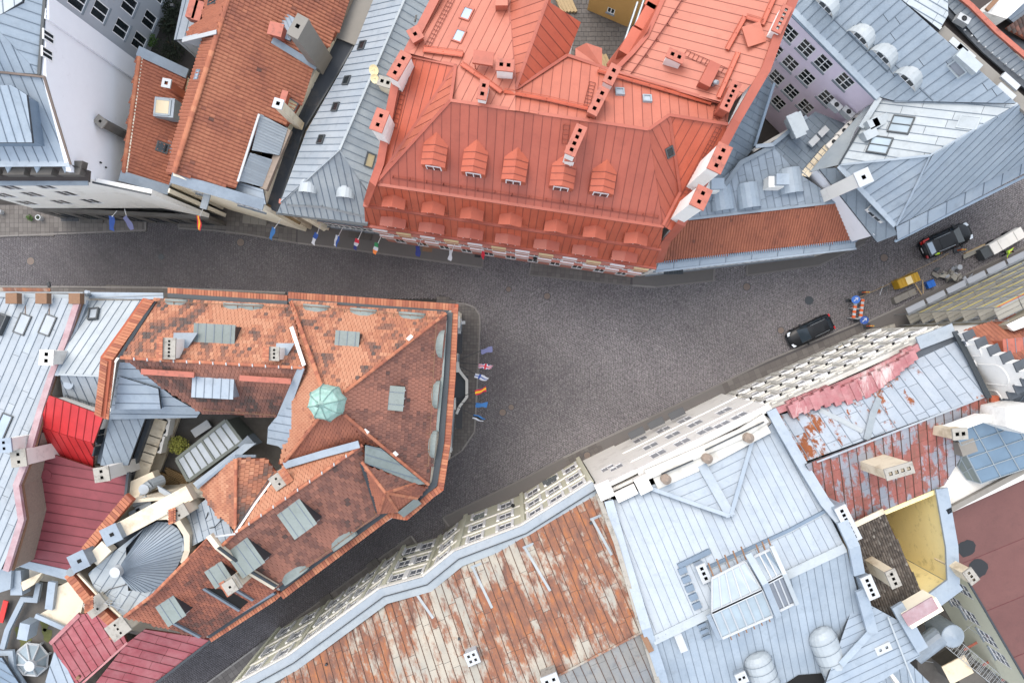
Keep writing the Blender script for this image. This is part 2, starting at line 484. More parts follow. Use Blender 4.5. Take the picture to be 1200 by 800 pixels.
def facade(b, a, c, zt, mat, zb=0.0, px=(), grid=None, w=1.0, h=1.6, style=2, inset=0.0, thick=.35, name='wall', fm='white_paint', pm='glass_dark', sill='sill_grey', flip=False, rec=.05):
    """wall with real openings. px: window centres as photo pixels; grid: (n, margin, [(z0,z1),...])"""
    A, C, t, n = wall_frame(a, c, zt, 0)
    if flip: n = -n
    A, C = A - n * inset, C - n * inset; L = (C - A).length
    ops = []
    for q in px:
        ww = q[2] if len(q) > 2 else w; hh = q[3] if len(q) > 3 else h
        D = Vector((q[0] - 600, 400 - q[1], 0)); s = A.dot(n) / D.dot(n)
        z = H - F * s; u = (D * s - A).dot(t)
        ops.append((u - ww / 2, u + ww / 2, z - hh / 2, z + hh / 2))
    if grid:
        nn, mg, rows = grid
        for i in range(nn):
            u = mg + (L - 2 * mg) * (i + .5) / nn
            for z0, z1 in rows: ops.append((u - w / 2, u + w / 2, z0, z1))
    ops = [o for o in ops if o[0] > .1 and o[1] < L - .1 and o[2] > zb + .05 and o[3] < zt - .05]
    us = sorted({0, L, *[o[0] for o in ops], *[o[1] for o in ops]}); zs = sorted({zb, zt, *[o[2] for o in ops], *[o[3] for o in ops]})
    m = MB()
    Z = Vector((0, 0, 1))
    for i in range(len(us) - 1):
        cuts = []; u = (us[i] + us[i + 1]) / 2
        mine = sorted([o for o in ops if o[0] < u < o[1]], key=lambda o: o[2])
        z0 = zb; segs = []
        for o in mine:
            if o[2] > z0: segs.append((z0, o[2]))
            z0 = max(z0, o[3])
        segs.append((z0, zt))
        for za, zc in segs:
            if zc - za < 1e-4: continue
            q = [A + t * us[i] + Z * za, A + t * us[i + 1] + Z * za, A + t * us[i + 1] + Z * zc, A + t * us[i] + Z * zc]
            m.prism(q, -n * thick)
    m.build(name, mat, b, fix=False)
    for o in ops:
        window(b, A + t * (o[0] + o[1]) / 2 + Z * o[2], n, o[1] - o[0], o[3] - o[2], style, fm, pm, sill, rec)
    return A, C, t, n, L
def grid_top(m, c, X, Y, lx, ly, z, holes, depth=.35, mi=0, hi=1):
    """flat top with square holes; c centre, holes = (u0,u1,v0,v1) from centre"""
    us = sorted({-lx / 2, lx / 2, *[k for o in holes for k in o[:2]]}); vs = sorted({-ly / 2, ly / 2, *[k for o in holes for k in o[2:]]})
    Zv = Vector((0, 0, z))
    for i in range(len(us) - 1):
        for j in range(len(vs) - 1):
            u, v = (us[i] + us[i + 1]) / 2, (vs[j] + vs[j + 1]) / 2
            if any(o[0] < u < o[1] and o[2] < v < o[3] for o in holes): continue
            m.add([c + X * a + Y * d + Zv for a, d in ((us[i], vs[j]), (us[i + 1], vs[j]), (us[i + 1], vs[j + 1]), (us[i], vs[j + 1]))], [(0, 1, 2, 3)], mi)
    for o in holes:
        q = [c + X * a + Y * d + Zv for a, d in ((o[0], o[2]), (o[1], o[2]), (o[1], o[3]), (o[0], o[3]))]
        lo = [p - Vector((0, 0, depth)) for p in q]
        m.add(q + lo, [(0, 1, 5, 4), (1, 2, 6, 5), (2, 3, 7, 6), (3, 0, 4, 7), (4, 5, 6, 7)], hi)
def chimney(b, f, base, top, lx, ly, d, mat='plaster_white', capm='cap_red', flues=(2, 1), z0=None, band=.14, over=.07, fl=.24, name='chimney', label=None, zt=None, offs=(0, 0)):
    """base / top: photo pixels of the foot centre and top centre; the stack is upright. f: roof Face or a height"""
    if isinstance(f, Face): B = f.at(*base)
    else: B = P(base[0], base[1], f)
    rt = math.hypot(top[0] - 600, top[1] - 400); rb = math.hypot(B.x, B.y)
    ztop = zt if zt is not None else H - F * rb / rt
    ztop = max(ztop, B.z + .5)
    X = wd(d); Y = Vector((-X.y, X.x, 0)); dn = 1.2
    m = MB(); c = Vector((B.x, B.y, 0))
    z0 = B.z - dn
    m.obox(c + Vector((0, 0, (z0 + ztop - band) / 2)), X * lx / 2, Y * ly / 2, Vector((0, 0, (ztop - band - z0) / 2)))
    o = m.build(name, mat, b)
    if label: o['label'] = label
    k = MB(); LX, LY = lx + 2 * over, ly + 2 * over
    q = [c + X * a * LX / 2 + Y * e * LY / 2 for a, e in ((-1, -1), (1, -1), (1, 1), (-1, 1))]
    up = [p + Vector((0, 0, ztop)) for p in q]; dnv = [p + Vector((0, 0, ztop - band)) for p in q]
    k.add(up + dnv, [(0, 1, 5, 4), (1, 2, 6, 5), (2, 3, 7, 6), (3, 0, 4, 7), (4, 5, 6, 7)])
    hs = []
    for i in range(flues[0]):
        for j in range(flues[1]):
            u = (i - (flues[0] - 1) / 2) * lx / flues[0] * .92; v = (j - (flues[1] - 1) / 2) * ly / flues[1] * .95
            a = min(fl, lx / flues[0] * .62) / 2; e = min(fl, ly / flues[1] * .62) / 2
            hs.append((u - a, u + a, v - e, v + e))
    grid_top(k, c, X, Y, LX, LY, ztop, hs)
    k.build('chimney_cap', [capm, 'soot'], o)
    return o
def dormer(b, f, px, prof, over=.12, wall='plaster_white', roofm='metal_red', win=(.7, .5), ribs=3, back=None, name='dormer', pm='glass_dark', uphill=None, seam='seam_dark', lift=0, fw=.06, setb=0.0, base=None):
    """a dormer whose profile [(v,h)..] runs level back into the slope. px = photo pixel of the foot of its front"""
    p0 = f.at(*px); U = uphill.normalized() if uphill is not None else f.up; Vv = Vector((-U.y, U.x, 0)); sl = f.a * U.x + f.b * U.y
    Z = Vector((0, 0, 1)); sl = max(sl, .12)
    z0 = lambda v: f.a * Vv.x * v + f.b * Vv.y * v
    o = MB(); n = len(prof)
    front = [p0 + Vv * v + Z * h for v, h in prof]
    low = [p0 + Vv * v - Z * .15 for v in (prof[-1][0], prof[0][0])]
    o.add(front + low, [tuple(range(n + 2))])
    # cheeks
    for v, h in (prof[0], prof[-1]):
        if h > .05:
            o.add([p0 + Vv * v - Z * .1, p0 + Vv * v + Z * h, p0 + Vv * v + U * (h / sl + .1) + Z * h], [(0, 1, 2)])
    ob = o.build(name, wall, b)
    r = MB(); t = .05
    for (v1, h1), (v2, h2) in zip(prof, prof[1:]):
        L1, L2 = max(h1, 0) / sl + .15, max(h2, 0) / sl + .15
        if back: L1, L2 = min(L1, back), min(L2, back)
        q = [p0 + Vv * v1 + Z * (h1 + t) - U * over, p0 + Vv * v2 + Z * (h2 + t) - U * over, p0 + Vv * v2 + Z * (h2 + t) + U * L2, p0 + Vv * v1 + Z * (h1 + t) + U * L1]
        r.prism(q, (0, 0, -t))
    r.build('dormer_roof', roofm, ob)
    if ribs:
        g = MB()
        for (v1, h1), (v2, h2) in zip(prof, prof[1:]):
            if abs(v2 - v1) < .12: continue
            for k in range(ribs):
                Lm = max(min(h1, h2), 0) / sl; u = Lm * (k + .7) / ribs - over * .5
                a = p0 + Vv * v1 + Z * (h1 + t + .015) + U * u; c = p0 + Vv * v2 + Z * (h2 + t + .015) + U * u
                if abs(h1 - h2) < .02:   # level top: ribs run up the slope
                    vv = v1 + (v2 - v1) * (k + .5) / ribs
                    a = p0 + Vv * vv + Z * (h1 + t + .015) - U * over; c = p0 + Vv * vv + Z * (h1 + t + .015) + U * Lm
                X = (c - a) / 2; Yv = X.cross(Z).normalized() * .02
                g.obox((a + c) / 2, X, Yv, Z * .02)
        o2 = g.build('seam_upstands', seam, ob)
        if o2: tag(o2, kind='stuff')
    if win:
        ww, wh = win; hb = (prof[0][1] if prof[0][1] > .3 else .0)
        wz = .12
        wm = MB(); wm.obox(p0 + Z * (wz + wh / 2) - U * .03, Vv * (ww / 2), U * .03, Z * (wh / 2)); wo_ = wm.build('window_frame', 'white_paint', ob)
        wm = MB()
        for s in (-1, 1): wm.obox(p0 + Z * (wz + wh / 2) - U * .06 + Vv * s * ww * .235, Vv * (ww * .2), U * .01, Z * (wh / 2 - fw))
        wm.build('pane', pm, ob)
    return ob
def skylight(b, f, px, w, l, d, frame='frame_dark', pm='glass_sky', h=.12, name='skylight', bars=0, fr=.09, label=None):
    c = f.at(*px); X, Y = f.frame(d); m = MB()
    for s in (-1, 1):
        m.obox(c + X * s * (l / 2 - fr / 2) + f.n * h / 2, X * fr / 2, Y * w / 2, f.n * h / 2)
        m.obox(c + Y * s * (w / 2 - fr / 2) + f.n * h / 2, X * (l / 2 - fr), Y * fr / 2, f.n * h / 2)
    for i in range(bars):
        m.obox(c + Y * w * ((i + 1) / (bars + 1) - .5) + f.n * (h * .5 + .01), X * (l / 2 - fr), Y * .025, f.n * h * .5)
    o = m.build(name, frame, b)
    g = MB(); g.obox(c + f.n * (h * .55), X * (l / 2 - fr * .9), Y * (w / 2 - fr * .9), f.n * .02); g.build('pane', pm, o)
    if label: o['label'] = label
    return o
def rail(b, f, path, h=.3, mat='metal_red', bars=2, name='snow_guard', post=1.2, r=.025):
    """low snow rail standing on the roof face along a pixel path"""
    m = MB()
    for a, c in zip(path, path[1:]):
        A, C = f.at(*a), f.at(*c); L = (C - A).length; n = max(1, round(L / post))
        for k in range(bars):
            up = f.n * (h * (k + 1) / bars)
            m.tube(A + up, C + up, r, 4)
        for i in range(n + 1):
            p = A.lerp(C, i / n); m.tube(p, p + f.n * h, r, 4); m.tube(p + f.up * .3, p + f.n * h, r * .8, 4)
    return m.build(name, mat, b)
def ladder(b, f, a, c, w=.4, mat='metal_red', name='roof_ladder', r=.02, step=.3, h=.12):
    m = MB(); A, C = f.at(*a) + f.n * h, f.at(*c) + f.n * h; d = (C - A); n = max(2, int(d.length / step)); Y = f.n.cross(d).normalized() * w / 2
    for s in (-1, 1): m.tube(A + Y * s, C + Y * s, r, 4)
    for i in range(n + 1): p = A.lerp(C, i / n); m.tube(p - Y, p + Y, r, 4)
    return m.build(name, mat, b)
def wire(pts, r, mat, name, parent=None, n=5):
    m = MB()
    for a, c in zip(pts, pts[1:]): m.tube(a, c, r, n)
    return m.build(name, mat, parent)
# ------------------------------------------------------------------ the materials of the town
metal('metal_red', '#c1654f', '#b65c48', rnd=.07, stain=.5, rough=.5, dirt=.05)
metal('metal_red_lit', '#cf7961', '#c57059', rnd=.06, stain=.5, rough=.5, dirt=.05)  # same red sheet; the light on the lit slopes is put into its colour
metal('metal_red_deep', '#d4694b', '#c85f44', rnd=.05, rough=.5, dirt=.05)  # same red sheet, toned by colour for slopes turned away from the light
metal('metal_bright_red', '#e0393b', '#c93033', rnd=.04, rough=.4, dirt=.05)
metal('metal_maroon', '#9a4a52', '#8a4048', rnd=.06, rough=.55, dirt=.06)
metal('metal_faded_red', '#a84f57', '#b77074', rnd=.1, rough=.6, dirt=.1, scale=.9)
metal('metal_blue', '#b0c1d0', '#a0b3c5', rnd=.06, rough=.45)
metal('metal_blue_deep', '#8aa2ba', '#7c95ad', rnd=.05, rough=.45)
metal('metal_pale', '#b0babf', '#9aa8b2', rnd=.06, rough=.5, dirt=.08)
metal('metal_silver', '#a9b7c3', '#b6c0c8', rnd=.07, rough=.5, dirt=.08)
metal('metal_white', '#c6d0d5', '#b8c4cb', rnd=.06, rough=.5, dirt=.08)
metal('metal_sky', '#a3b6c9', '#b1c1cf', rnd=.05, rough=.42, dirt=.06)
metal('metal_slate', '#8999a7', '#788998', rnd=.08, rough=.5, dirt=.12)
metal('metal_grey_dark', '#5a626b', '#4d555e', rnd=.05, rough=.6)
metal('metal_rusty', '#c2b9a8', '#a9a69c', rnd=.05, rough=.6, rust=.385, rot=R(-24), edge=.045)
metal('metal_rusty_blue', '#b4c0cd', '#a5b4c4', rnd=.07, rough=.5, rust=.285, rot=R(-24), edge=.02, rustcol=[(.3, lin('#6b4330')), (.55, lin('#96552f')), (.8, lin('#c48a5c'))])
metal('metal_flaking', '#9fa3b0', '#adb0bb', rnd=.14, rough=.6, rust=.37, rot=R(-24), edge=.03, rustcol=[(.25, lin('#7c6455')), (.45, lin('#9c6257')), (.6, lin('#b06a60')), (.8, lin('#9a7c60'))])
metal('metal_pink', '#b97276', '#c58e8e', rnd=.08, rough=.6, dirt=.2, scale=1.6, rust=.24, rustcol=[(.3, lin('#d4b4b0')), (.7, lin('#e6dcd8'))])
metal('metal_pink_pale', '#c9b0b4', '#b78f94', rnd=.1, rough=.6, dirt=.2, scale=1.2)
metal('metal_oxblood', '#7b504a', '#704641', rnd=.04, rough=.55, dirt=.1, scale=.25)
metal('metal_copper', '#7fa59b', '#98c6b8', rnd=.08, rough=.6, dirt=.15, scale=2)
metal('metal_verdigris', '#b5e0d2', '#86bfae', rnd=.08, rough=.6, dirt=.3, scale=3, stain=.95)
metal('metal_patina', '#87958f', '#929f9c', rnd=.09, rough=.55, dirt=.12)
metal('zinc', '#9fb0c0', '#8a9aaa', rnd=.06, rough=.4)
plain('seam_dark', '#7d8a97', rough=.6)
plain('seam_red', '#8e4638', rough=.6)
plain('seam_deepred', '#6b2f35', rough=.6)
plain('seam_rust', '#5a4034', rough=.8)
plain('seam_hotred', '#a82428', rough=.6)
plain('deck_dark', '#4a4f55', rough=.9)
plain('deck_tile', '#8a4a33', rough=.9)
plain('deck_tile_dark', '#4d3630', rough=.9)
plain('deck_red', '#7a3c30', rough=.9)
toned('tile_orange', [(0, '#c67a55'), (.35, '#b86c4b'), (.6, '#a05c44'), (.8, '#7d4f40'), (1, '#57443d')])
toned('tile_hotel', [(0, '#d6936c'), (.35, '#c98059'), (.55, '#b87252'), (.75, '#8e6351'), (1, '#655650')])
toned('tile_brown', [(0, '#b8755c'), (.35, '#a06854'), (.6, '#89594b'), (.8, '#6c4d44'), (1, '#51443f')])
toned('tile_rust', [(0, '#c0704e'), (.4, '#b06548'), (.7, '#955642'), (1, '#6b483d')])
toned('tile_moss', [(0, '#7f7468'), (.4, '#645a50'), (.7, '#4c443c'), (.9, '#8f877c'), (1, '#a69e92')])
toned('tile_cap', [(0, '#d98a5e'), (.4, '#c9744c'), (.7, '#ab5f44'), (1, '#7d4a3a')])
toned('cobble', [(0, '#5c585b'), (.3, '#757073'), (.55, '#8d8889'), (.72, '#999395'), (.85, '#a7a1a1'), (.95, '#b5b0ae'), (1, '#c1bcb9')], rough=.75, grain=.15)
toned('slab', [(0, '#6a6460'), (.5, '#817b76'), (1, '#98928b')], rough=.8)
toned('kerb', [(0, '#807b77'), (1, '#9d9893')], rough=.8)
plain('joint_sand', '#5d5959', rough=.95)
plain('ground_dark', '#45413f', rough=.95, var=.25, dirt='#2f302b', damt=.5)
plain('asphalt', '#787370', rough=.9, var=.1)
plain('concrete', '#97928a', rough=.9, var=.12, dirt='#6d675f', damt=.55)
plain('concrete_dark', '#6f6b66', rough=.9, var=.2, dirt='#4a4642')
plain('bitumen', '#4b5057', rough=.85, var=.1, dirt='#5d5955', damt=.5)
plain('bitumen_brown', '#4f4744', rough=.9, var=.12)
plain('plaster_white', '#e4e2dd', rough=.85, var=.06, dirt='#b3afa8', damt=.54)
plain('plaster_bluewhite', '#e6e7ec', rough=.85, var=.04, dirt='#adaab0', damt=.62)
plain('plaster_grey', '#a3a8af', rough=.85, var=.06)
plain('plaster_lilac', '#e3d6e6', rough=.85, var=.05, dirt='#a99cab', damt=.6)
plain('plaster_cream', '#f0e7d2', rough=.85, var=.05, dirt='#b8ab90', damt=.6)
plain('plaster_green', '#c9c8b4', rough=.85, var=.05)
plain('plaster_yellow', '#efdfa6', rough=.85, var=.08, dirt='#8d8053', dscale=.8, damt=.54)
plain('plaster_ochre', '#b78f55', rough=.85, var=.06)
plain('plaster_beige', '#cfc4b0', rough=.85, var=.08, dirt='#a38b6d', damt=.52)
plain('plaster_sand', '#d3c6ae', rough=.85, var=.08, dirt='#8f7a5c', damt=.5)
plain('plaster_pale', '#dad7d1', rough=.85, var=.05, dirt='#a39f98', damt=.58)
plain('stone_pale', '#c6c4bd', rough=.8, var=.1, dirt='#98948a', damt=.5)
plain('stone_pink', '#b87a6c', rough=.8, var=.06)
plain('stone_rubble', '#8a7c70', rough=.95, var=.3, scale=5)
plain('brick_wall', '#a3583f', rough=.9, var=.15, scale=6)
plain('cap_red', '#c4705c', rough=.6, var=.08, dirt='#5b3a33', dscale=2.2, damt=.52)
plain('cap_stone', '#b7b2a8', rough=.85, var=.12, dirt='#57524c', dscale=2.2, damt=.5)
plain('cap_white', '#cfd3d6', rough=.6, var=.06, dirt='#8a8a88', dscale=2.2, damt=.58)
plain('soot', '#141312', rough=1)  # black of sooty flues, also painted for shaded openings
plain('white_paint', '#e6e6e6', rough=.5, var=.03)
plain('cream_paint', '#d8c79a', rough=.6, var=.04)
plain('sill_grey', '#8f98a0', rough=.5, var=.05)
plain('frame_dark', '#53585b', rough=.5, var=.05)
plain('frame_pale', '#a9b4bb', rough=.5, var=.05)
plain('frame_steel', '#6f7670', rough=.5, var=.1)
plain('black_paint', '#1c1d1f', rough=.4)
plain('dark_metal', '#33363a', rough=.5)
plain('gutter_blue', '#9db1c4', rough=.4, var=.05)
plain('gutter_dark', '#394147', rough=.5, var=.1)
plain('pipe_grey', '#8b9297', rough=.4, var=.06)
plain('steel', '#a5abb0', rough=.35, metal=.6)
plain('rusty_iron', '#80624c', rough=.9, var=.25, scale=6)
plain('wood', '#a08a68', rough=.85, var=.15, scale=4)
plain('wood_dark', '#6e5a3c', rough=.85, var=.2, scale=4)
plain('plank_yellow', '#d8c24a', rough=.7, var=.1)
plain('plank_grey', '#a8a499', rough=.85, var=.12, rnd=.1)
plain('yellow_paint', '#d3a522', rough=.5, var=.06)
plain('orange_paint', '#cf5a20', rough=.5)
plain('red_paint', '#c02a25', rough=.5)
plain('blue_paint', '#1d62b8', rough=.5)
plain('sheet_white', '#b9bec6', rough=.6, var=.08)
plain('netting', '#b7ad98', rough=.9, var=.15, scale=5)
plain('hivis', '#b7e03a', rough=.7)
plain('denim', '#252b38', rough=.9)
plain('cloth_dark', '#1d1d20', rough=.9)
plain('cloth_olive', '#5a5a2c', rough=.9)
plain('skin', '#c08a6c', rough=.6)
plain('hair', '#2e2019', rough=.9)
plain('tyre', '#17171a', rough=.8)
plain('leaf_yellow', '#7f8038', rough=.8, var=.3, scale=6)
plain('leaf_green', '#3f5a25', rough=.8, var=.3, scale=6)
plain('leaf_dark', '#20281a', rough=.9, var=.3, scale=6)
plain('terracotta', '#9a5a40', rough=.85)
plain('moss', '#5d5f38', rough=.95, var=.3, scale=5)
plain('cloth_white', '#bfc0c6', rough=.8, var=.02)
plain('cloth_blue', '#2f4f94', rough=.8, var=.04)
plain('cloth_navy', '#27306e', rough=.8, var=.04)
plain('cloth_lilac', '#6e7094', rough=.8, var=.04)
plain('cloth_red', '#c4263a', rough=.8, var=.04)
plain('cloth_yellow', '#e2b32c', rough=.8, var=.04)
plain('cloth_green', '#2f7d50', rough=.8, var=.04)
plain('cloth_orange', '#dd7a3a', rough=.8, var=.04)
plain('cloth_black', '#191919', rough=.8, var=.04)
plain('cloth_skyblue', '#3a6ea6', rough=.8, var=.04)
glass('glass_dark', '#232a2e')
glass('glass_sky', '#a8b8c8', .12)
glass('glass_white', '#aab2b9', .15)
glass('glass_blue', '#6a8296', .08, .7)
glass('glass_lav', '#7d838d', .12)
glass('glass_pale', '#aeb2b8', .2)
glass('glass_conserv', '#a7b6bf', .1)
glass('glass_warm', '#b5a581', .2)
m, t, b = newmat('car_black'); b.inputs['Base Color'].default_value = (.008, .009, .011, 1); b.inputs['Roughness'].default_value = .35; b.inputs['Specular IOR Level'].default_value = .3; b.inputs['Coat Weight'].default_value = .08
m, t, b = newmat('car_glass'); b.inputs['Base Color'].default_value = (.02, .03, .04, 1); b.inputs['Roughness'].default_value = .08; b.inputs['Specular IOR Level'].default_value = .45
m, t, b = newmat('lamp_clear'); b.inputs['Base Color'].default_value = (.7, .75, .8, 1); b.inputs['Roughness'].default_value = .1
m, t, b = newmat('lamp_red'); b.inputs['Base Color'].default_value = (.45, .01, .01, 1); b.inputs['Roughness'].default_value = .2
m, t, b = newmat('rim'); b.inputs['Base Color'].default_value = (.4, .4, .42, 1); b.inputs['Metallic'].default_value = .8; b.inputs['Roughness'].default_value = .35

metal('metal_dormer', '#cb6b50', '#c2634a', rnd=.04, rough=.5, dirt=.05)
plain('lid_brown', '#6f625a', rough=.8, var=.15)
metal('metal_weathered', '#8f9498', '#a09c94', rnd=.1, rough=.65, dirt=.15, stain=.9, rust=.27)
# ------------------------------------------------------------------ ground, street, pavements
def struct(o): o['kind'] = 'structure'; return o
g = MB(); g.prism([Vector((-400, -400, -.12)), Vector((400, -400, -.12)), Vector((400, 400, -.12)), Vector((-400, 400, -.12))], (0, 0, -.5))
struct(g.build('ground', 'ground_dark'))
STREET = [(-60, 254), (170, 256), (330, 262), (430, 270), (560, 285), (640, 290), (760, 300), (850, 290), (1000, 270), (1060, 240), (1130, 215), (1260, 140),
          (1260, 330), (1100, 400), (1000, 430), (860, 490), (700, 560), (560, 640), (420, 725), (280, 830), (200, 860), (80, 860), (250, 725), (330, 670), (440, 600), (480, 570),
          (500, 540), (520, 350), (340, 350), (-60, 352)]
SP = [(P(x, y).x, P(x, y).y) for x, y in STREET]
g = MB(); g.prism([Vector((x, y, -.035)) for x, y in SP], (0, 0, -.07)); street = struct(g.build('street', 'joint_sand'))
SIDE = {}
def px2(poly): return [(P(x, y).x, P(x, y).y) for x, y in poly]
WALKS = [
    ('slabs', [(-60, 240), (-60, 277), (0, 277), (171, 270), (171, 240)], [(-60, 277), (0, 277), (171, 270), (171, 250)]),
    ('slabs', [(210, 240), (210, 267.5), (250, 270), (290, 275), (349, 285), (349, 250)], [(210, 250), (210, 267.5), (250, 270), (290, 275), (349, 285)]),
    ('asphalt', [(349, 250), (349, 285), (400, 291), (565, 313.5), (569, 280)], [(349, 285), (400, 291), (565, 313.5), (568, 290)]),
    ('slabs', [(624, 285), (620, 322.5), (741, 334.5), (741, 290)], [(624, 300), (620, 322.5), (741, 334.5)]),
    ('asphalt', [(741, 290), (741, 334.5), (768, 336.5), (836, 329), (838, 290)], [(741, 334.5), (768, 336.5), (836, 329), (838, 300)]),
    ('asphalt', [(875, 280), (875, 323), (960, 311), (1012, 286), (1030, 262), (960, 270)], [(875, 300), (875, 323), (960, 311), (1012, 286)]),
    ('slabs_fine', [(515, 345), (545, 356), (556, 360), (562, 369), (562.5, 382), (560, 440), (556, 506), (541, 528), (500, 550), (490, 400)], [(535, 355), (545, 356), (556, 360), (562, 369), (562.5, 382), (560, 440), (556, 506), (541, 528), (515, 545)]),
    ('slabs_dark', [(-60, 335), (190, 337), (335, 343), (335, 375), (-60, 375)], [(-60, 335), (190, 337), (335, 343)]),
    ('asphalt', [(519, 606), (620, 557), (660, 536), (690, 590), (535, 660)], [(534, 626), (519, 606), (620, 557), (660, 536)]),
    ('slabs', [(660, 536), (700, 517), (720, 560), (690, 590)], [(660, 536), (700, 517)]),
    ('asphalt', [(700, 517), (760, 489.5), (845, 449), (880, 500), (720, 560)], [(700, 517), (760, 489.5), (845, 449)]),
    ('slabs_big', [(845, 449), (900, 422), (955, 399), (1006, 378), (1060, 420), (880, 500)], [(845, 449), (900, 422), (955, 399), (1006, 378)]),
    ('slabs_dark', [(150, 868), (300, 758), (482, 627), (492, 642), (560, 700), (300, 868)], [(150, 868), (300, 758), (482, 627), (492, 642)]),
    ('asphalt', [(1016, 377), (1060, 357), (1260, 262), (1260, 400), (1060, 430)], [(1016, 377), (1060, 357), (1130, 322), (1260, 262)]),
]
kerb_me = {}
for style, poly, kerb in WALKS:
    q = px2(poly)
    m = MB(); m.prism([Vector((x, y, .10)) for x, y in q], (0, 0, -.18))
    pv = struct(m.build('pavement', 'asphalt' if style == 'asphalt' else 'joint_sand'))
    if style != 'asphalt':
        sw = {'slabs': .42, 'slabs_fine': .3, 'slabs_dark': .5, 'slabs_big': .55}[style]
        a, c = Vector(q[1] + (0,)), Vector(q[2] + (0,))
        if style == 'slabs_fine': a, c = Vector((0, 0, 0)), Vector((.03, 1, 0))
        d = (c - a).normalized(); e = Vector((-d.y, d.x, 0))
        us = [d.x * x + d.y * y for x, y in q]; vs = [e.x * x + e.y * y for x, y in q]
        s = MB(); i = 0
        u = min(us)
        while u < max(us):
            v = min(vs)
            while v < max(vs):
                cx, cy = d * (u + sw / 2) + e * (v + sw / 2), None
                if inside(q, cx.x, cx.y):
                    tone = min(1, max(0, random.gauss(.1 if style == 'slabs_dark' else .2, .12)))
                    h = .115 + random.uniform(-.004, .004)
                    cc = Vector((cx.x, cx.y, 0)); r_ = sw / 2 - .012
                    qq = [cc + d * a_ * r_ + e * b_ * r_ + Vector((0, 0, h)) for a_, b_ in ((-1, -1), (1, -1), (1, 1), (-1, 1))]
                    s.add(qq + [p - Vector((0, 0, .03)) for p in qq], [(0, 1, 2, 3), (0, 4, 5, 1), (1, 5, 6, 2), (2, 6, 7, 3), (3, 7, 4, 0)], 0, tone)
                v += sw
            u += sw
        tag(s.build('paving_slabs', 'slab', pv, tone=True, fix=False), kind='stuff')
    for a, c in zip(kerb, kerb[1:]):
        A, C = P(*a), P(*c); L = (C - A).length; n = max(1, round(L / .95)); d = (C - A) / n; u = d.normalized(); nn = Vector((-u.y, u.x, 0))
        l = round(d.length, 2)
        if l not in kerb_me:
            m = MB(); m.obox(Vector((0, 0, .02)), Vector((l / 2 - .012, 0, 0)), Vector((0, .075, 0)), Vector((0, 0, .11)))
            me = bpy.data.meshes.new('kerb_stone'); me.from_pydata(m.v, [], m.f); me.materials.append(MATS['kerb'])
            at = me.attributes.new('tone', 'FLOAT', 'FACE'); at.data.foreach_set('value', [random.random()] * 6); kerb_me[l] = me
        for i in range(n):
            p = A + d * (i + .5)
            if abs(p.x) > 52 or abs(p.y) > 36: continue
            o = bpy.data.objects.new('kerb_stone', kerb_me[l]); COL.objects.link(o); o.parent = pv
            o.location = p + Vector((0, 0, random.uniform(-.006, .006))); o.rotation_euler = (0, 0, math.atan2(u.y, u.x))
# cobbles: one joined mesh of about forty thousand setts
def cobbles():
    rs = np.random.RandomState(3)
    pw, pl = .165, .205
    X0, X1, Y0, Y1 = -50.5, 50.5, -35, 24
    nx, ny = int((X1 - X0) / pw), int((Y1 - Y0) / pl)
    I, J = np.meshgrid(np.arange(nx), np.arange(ny))
    U = X0 + I * pw; V = Y0 + (J + .5 * (I % 2)) * pl
    U = U + .35 * np.sin(V * .22 + 1) + .12 * np.sin(V * .8); V = V + .5 * np.sin(U * .13) + .1 * np.sin(U * .9)
    U = (U + rs.uniform(-.018, .018, U.shape)).ravel(); V = (V + rs.uniform(-.022, .022, V.shape)).ravel()
    k = inside_np(SP, U, V)
    for style, poly, kerb in WALKS: k &= ~inside_np(px2(poly), U, V)
    U, V = U[k], V[k]; n = len(U)
    a = pw / 2 * rs.uniform(.78, .93, n); b = pl / 2 * rs.uniform(.78, .93, n)
    h = rs.uniform(.0, .018, n); th = rs.uniform(-.12, .12, n) + .1 * np.sin(U * .1 + V * .07)
    c, s = np.cos(th), np.sin(th); vs = np.zeros((n, 8, 3), np.float32)
    for i, (x, y) in enumerate(((-1, -1), (1, -1), (1, 1), (-1, 1))):
        for o, sc, z in ((0, .78, h), (4, 1.0, h - .03)):
            lx, ly = x * a * sc, y * b * sc
            vs[:, i + o, 0] = U + lx * c - ly * s; vs[:, i + o, 1] = V + lx * s + ly * c; vs[:, i + o, 2] = z
    fs = np.array([[0, 1, 2, 3], [4, 5, 1, 0], [5, 6, 2, 1], [6, 7, 3, 2], [7, 4, 0, 3]])
    fi = (np.arange(n)[:, None, None] * 8 + fs[None]).reshape(-1, 4)
    me = bpy.data.meshes.new('cobblestones'); me.vertices.add(n * 8); me.vertices.foreach_set('co', vs.ravel())
    me.loops.add(fi.size); me.loops.foreach_set('vertex_index', fi.ravel()); me.polygons.add(len(fi))
    me.polygons.foreach_set('loop_start', np.arange(0, fi.size, 4)); me.polygons.foreach_set('loop_total', np.full(len(fi), 4))
    base = .46 + .07 * np.sin(U * .25 + 2 * np.sin(V * .3)) + .06 * np.sin(V * .5 + U * .15)
    base += .05 * np.sin(U * 1.7 + 1.5 * np.sin(V * .9)) * np.sin(V * 1.3 + U * .4); lit = np.clip((U + 14) / 24, 0, 1)              # shade of the left street put into the stone tone; square lighter, more mixed
    tn = np.clip(base - .22 * (1 - lit) + .12 * lit + rs.normal(0, .06 + .03 * lit, n), 0, 1)
    for (mx, my) in ((1.0, 0),): pass
    me.attributes.new('tone', 'FLOAT', 'FACE').data.foreach_set('value', np.repeat(tn, 5).astype(np.float32))
    me.materials.append(MATS['cobble']); me.update(); me.validate()
    o = bpy.data.objects.new('cobblestones', me); COL.objects.link(o); o['kind'] = 'stuff'; o.parent = street
    return n
print('cobbles', cobbles())
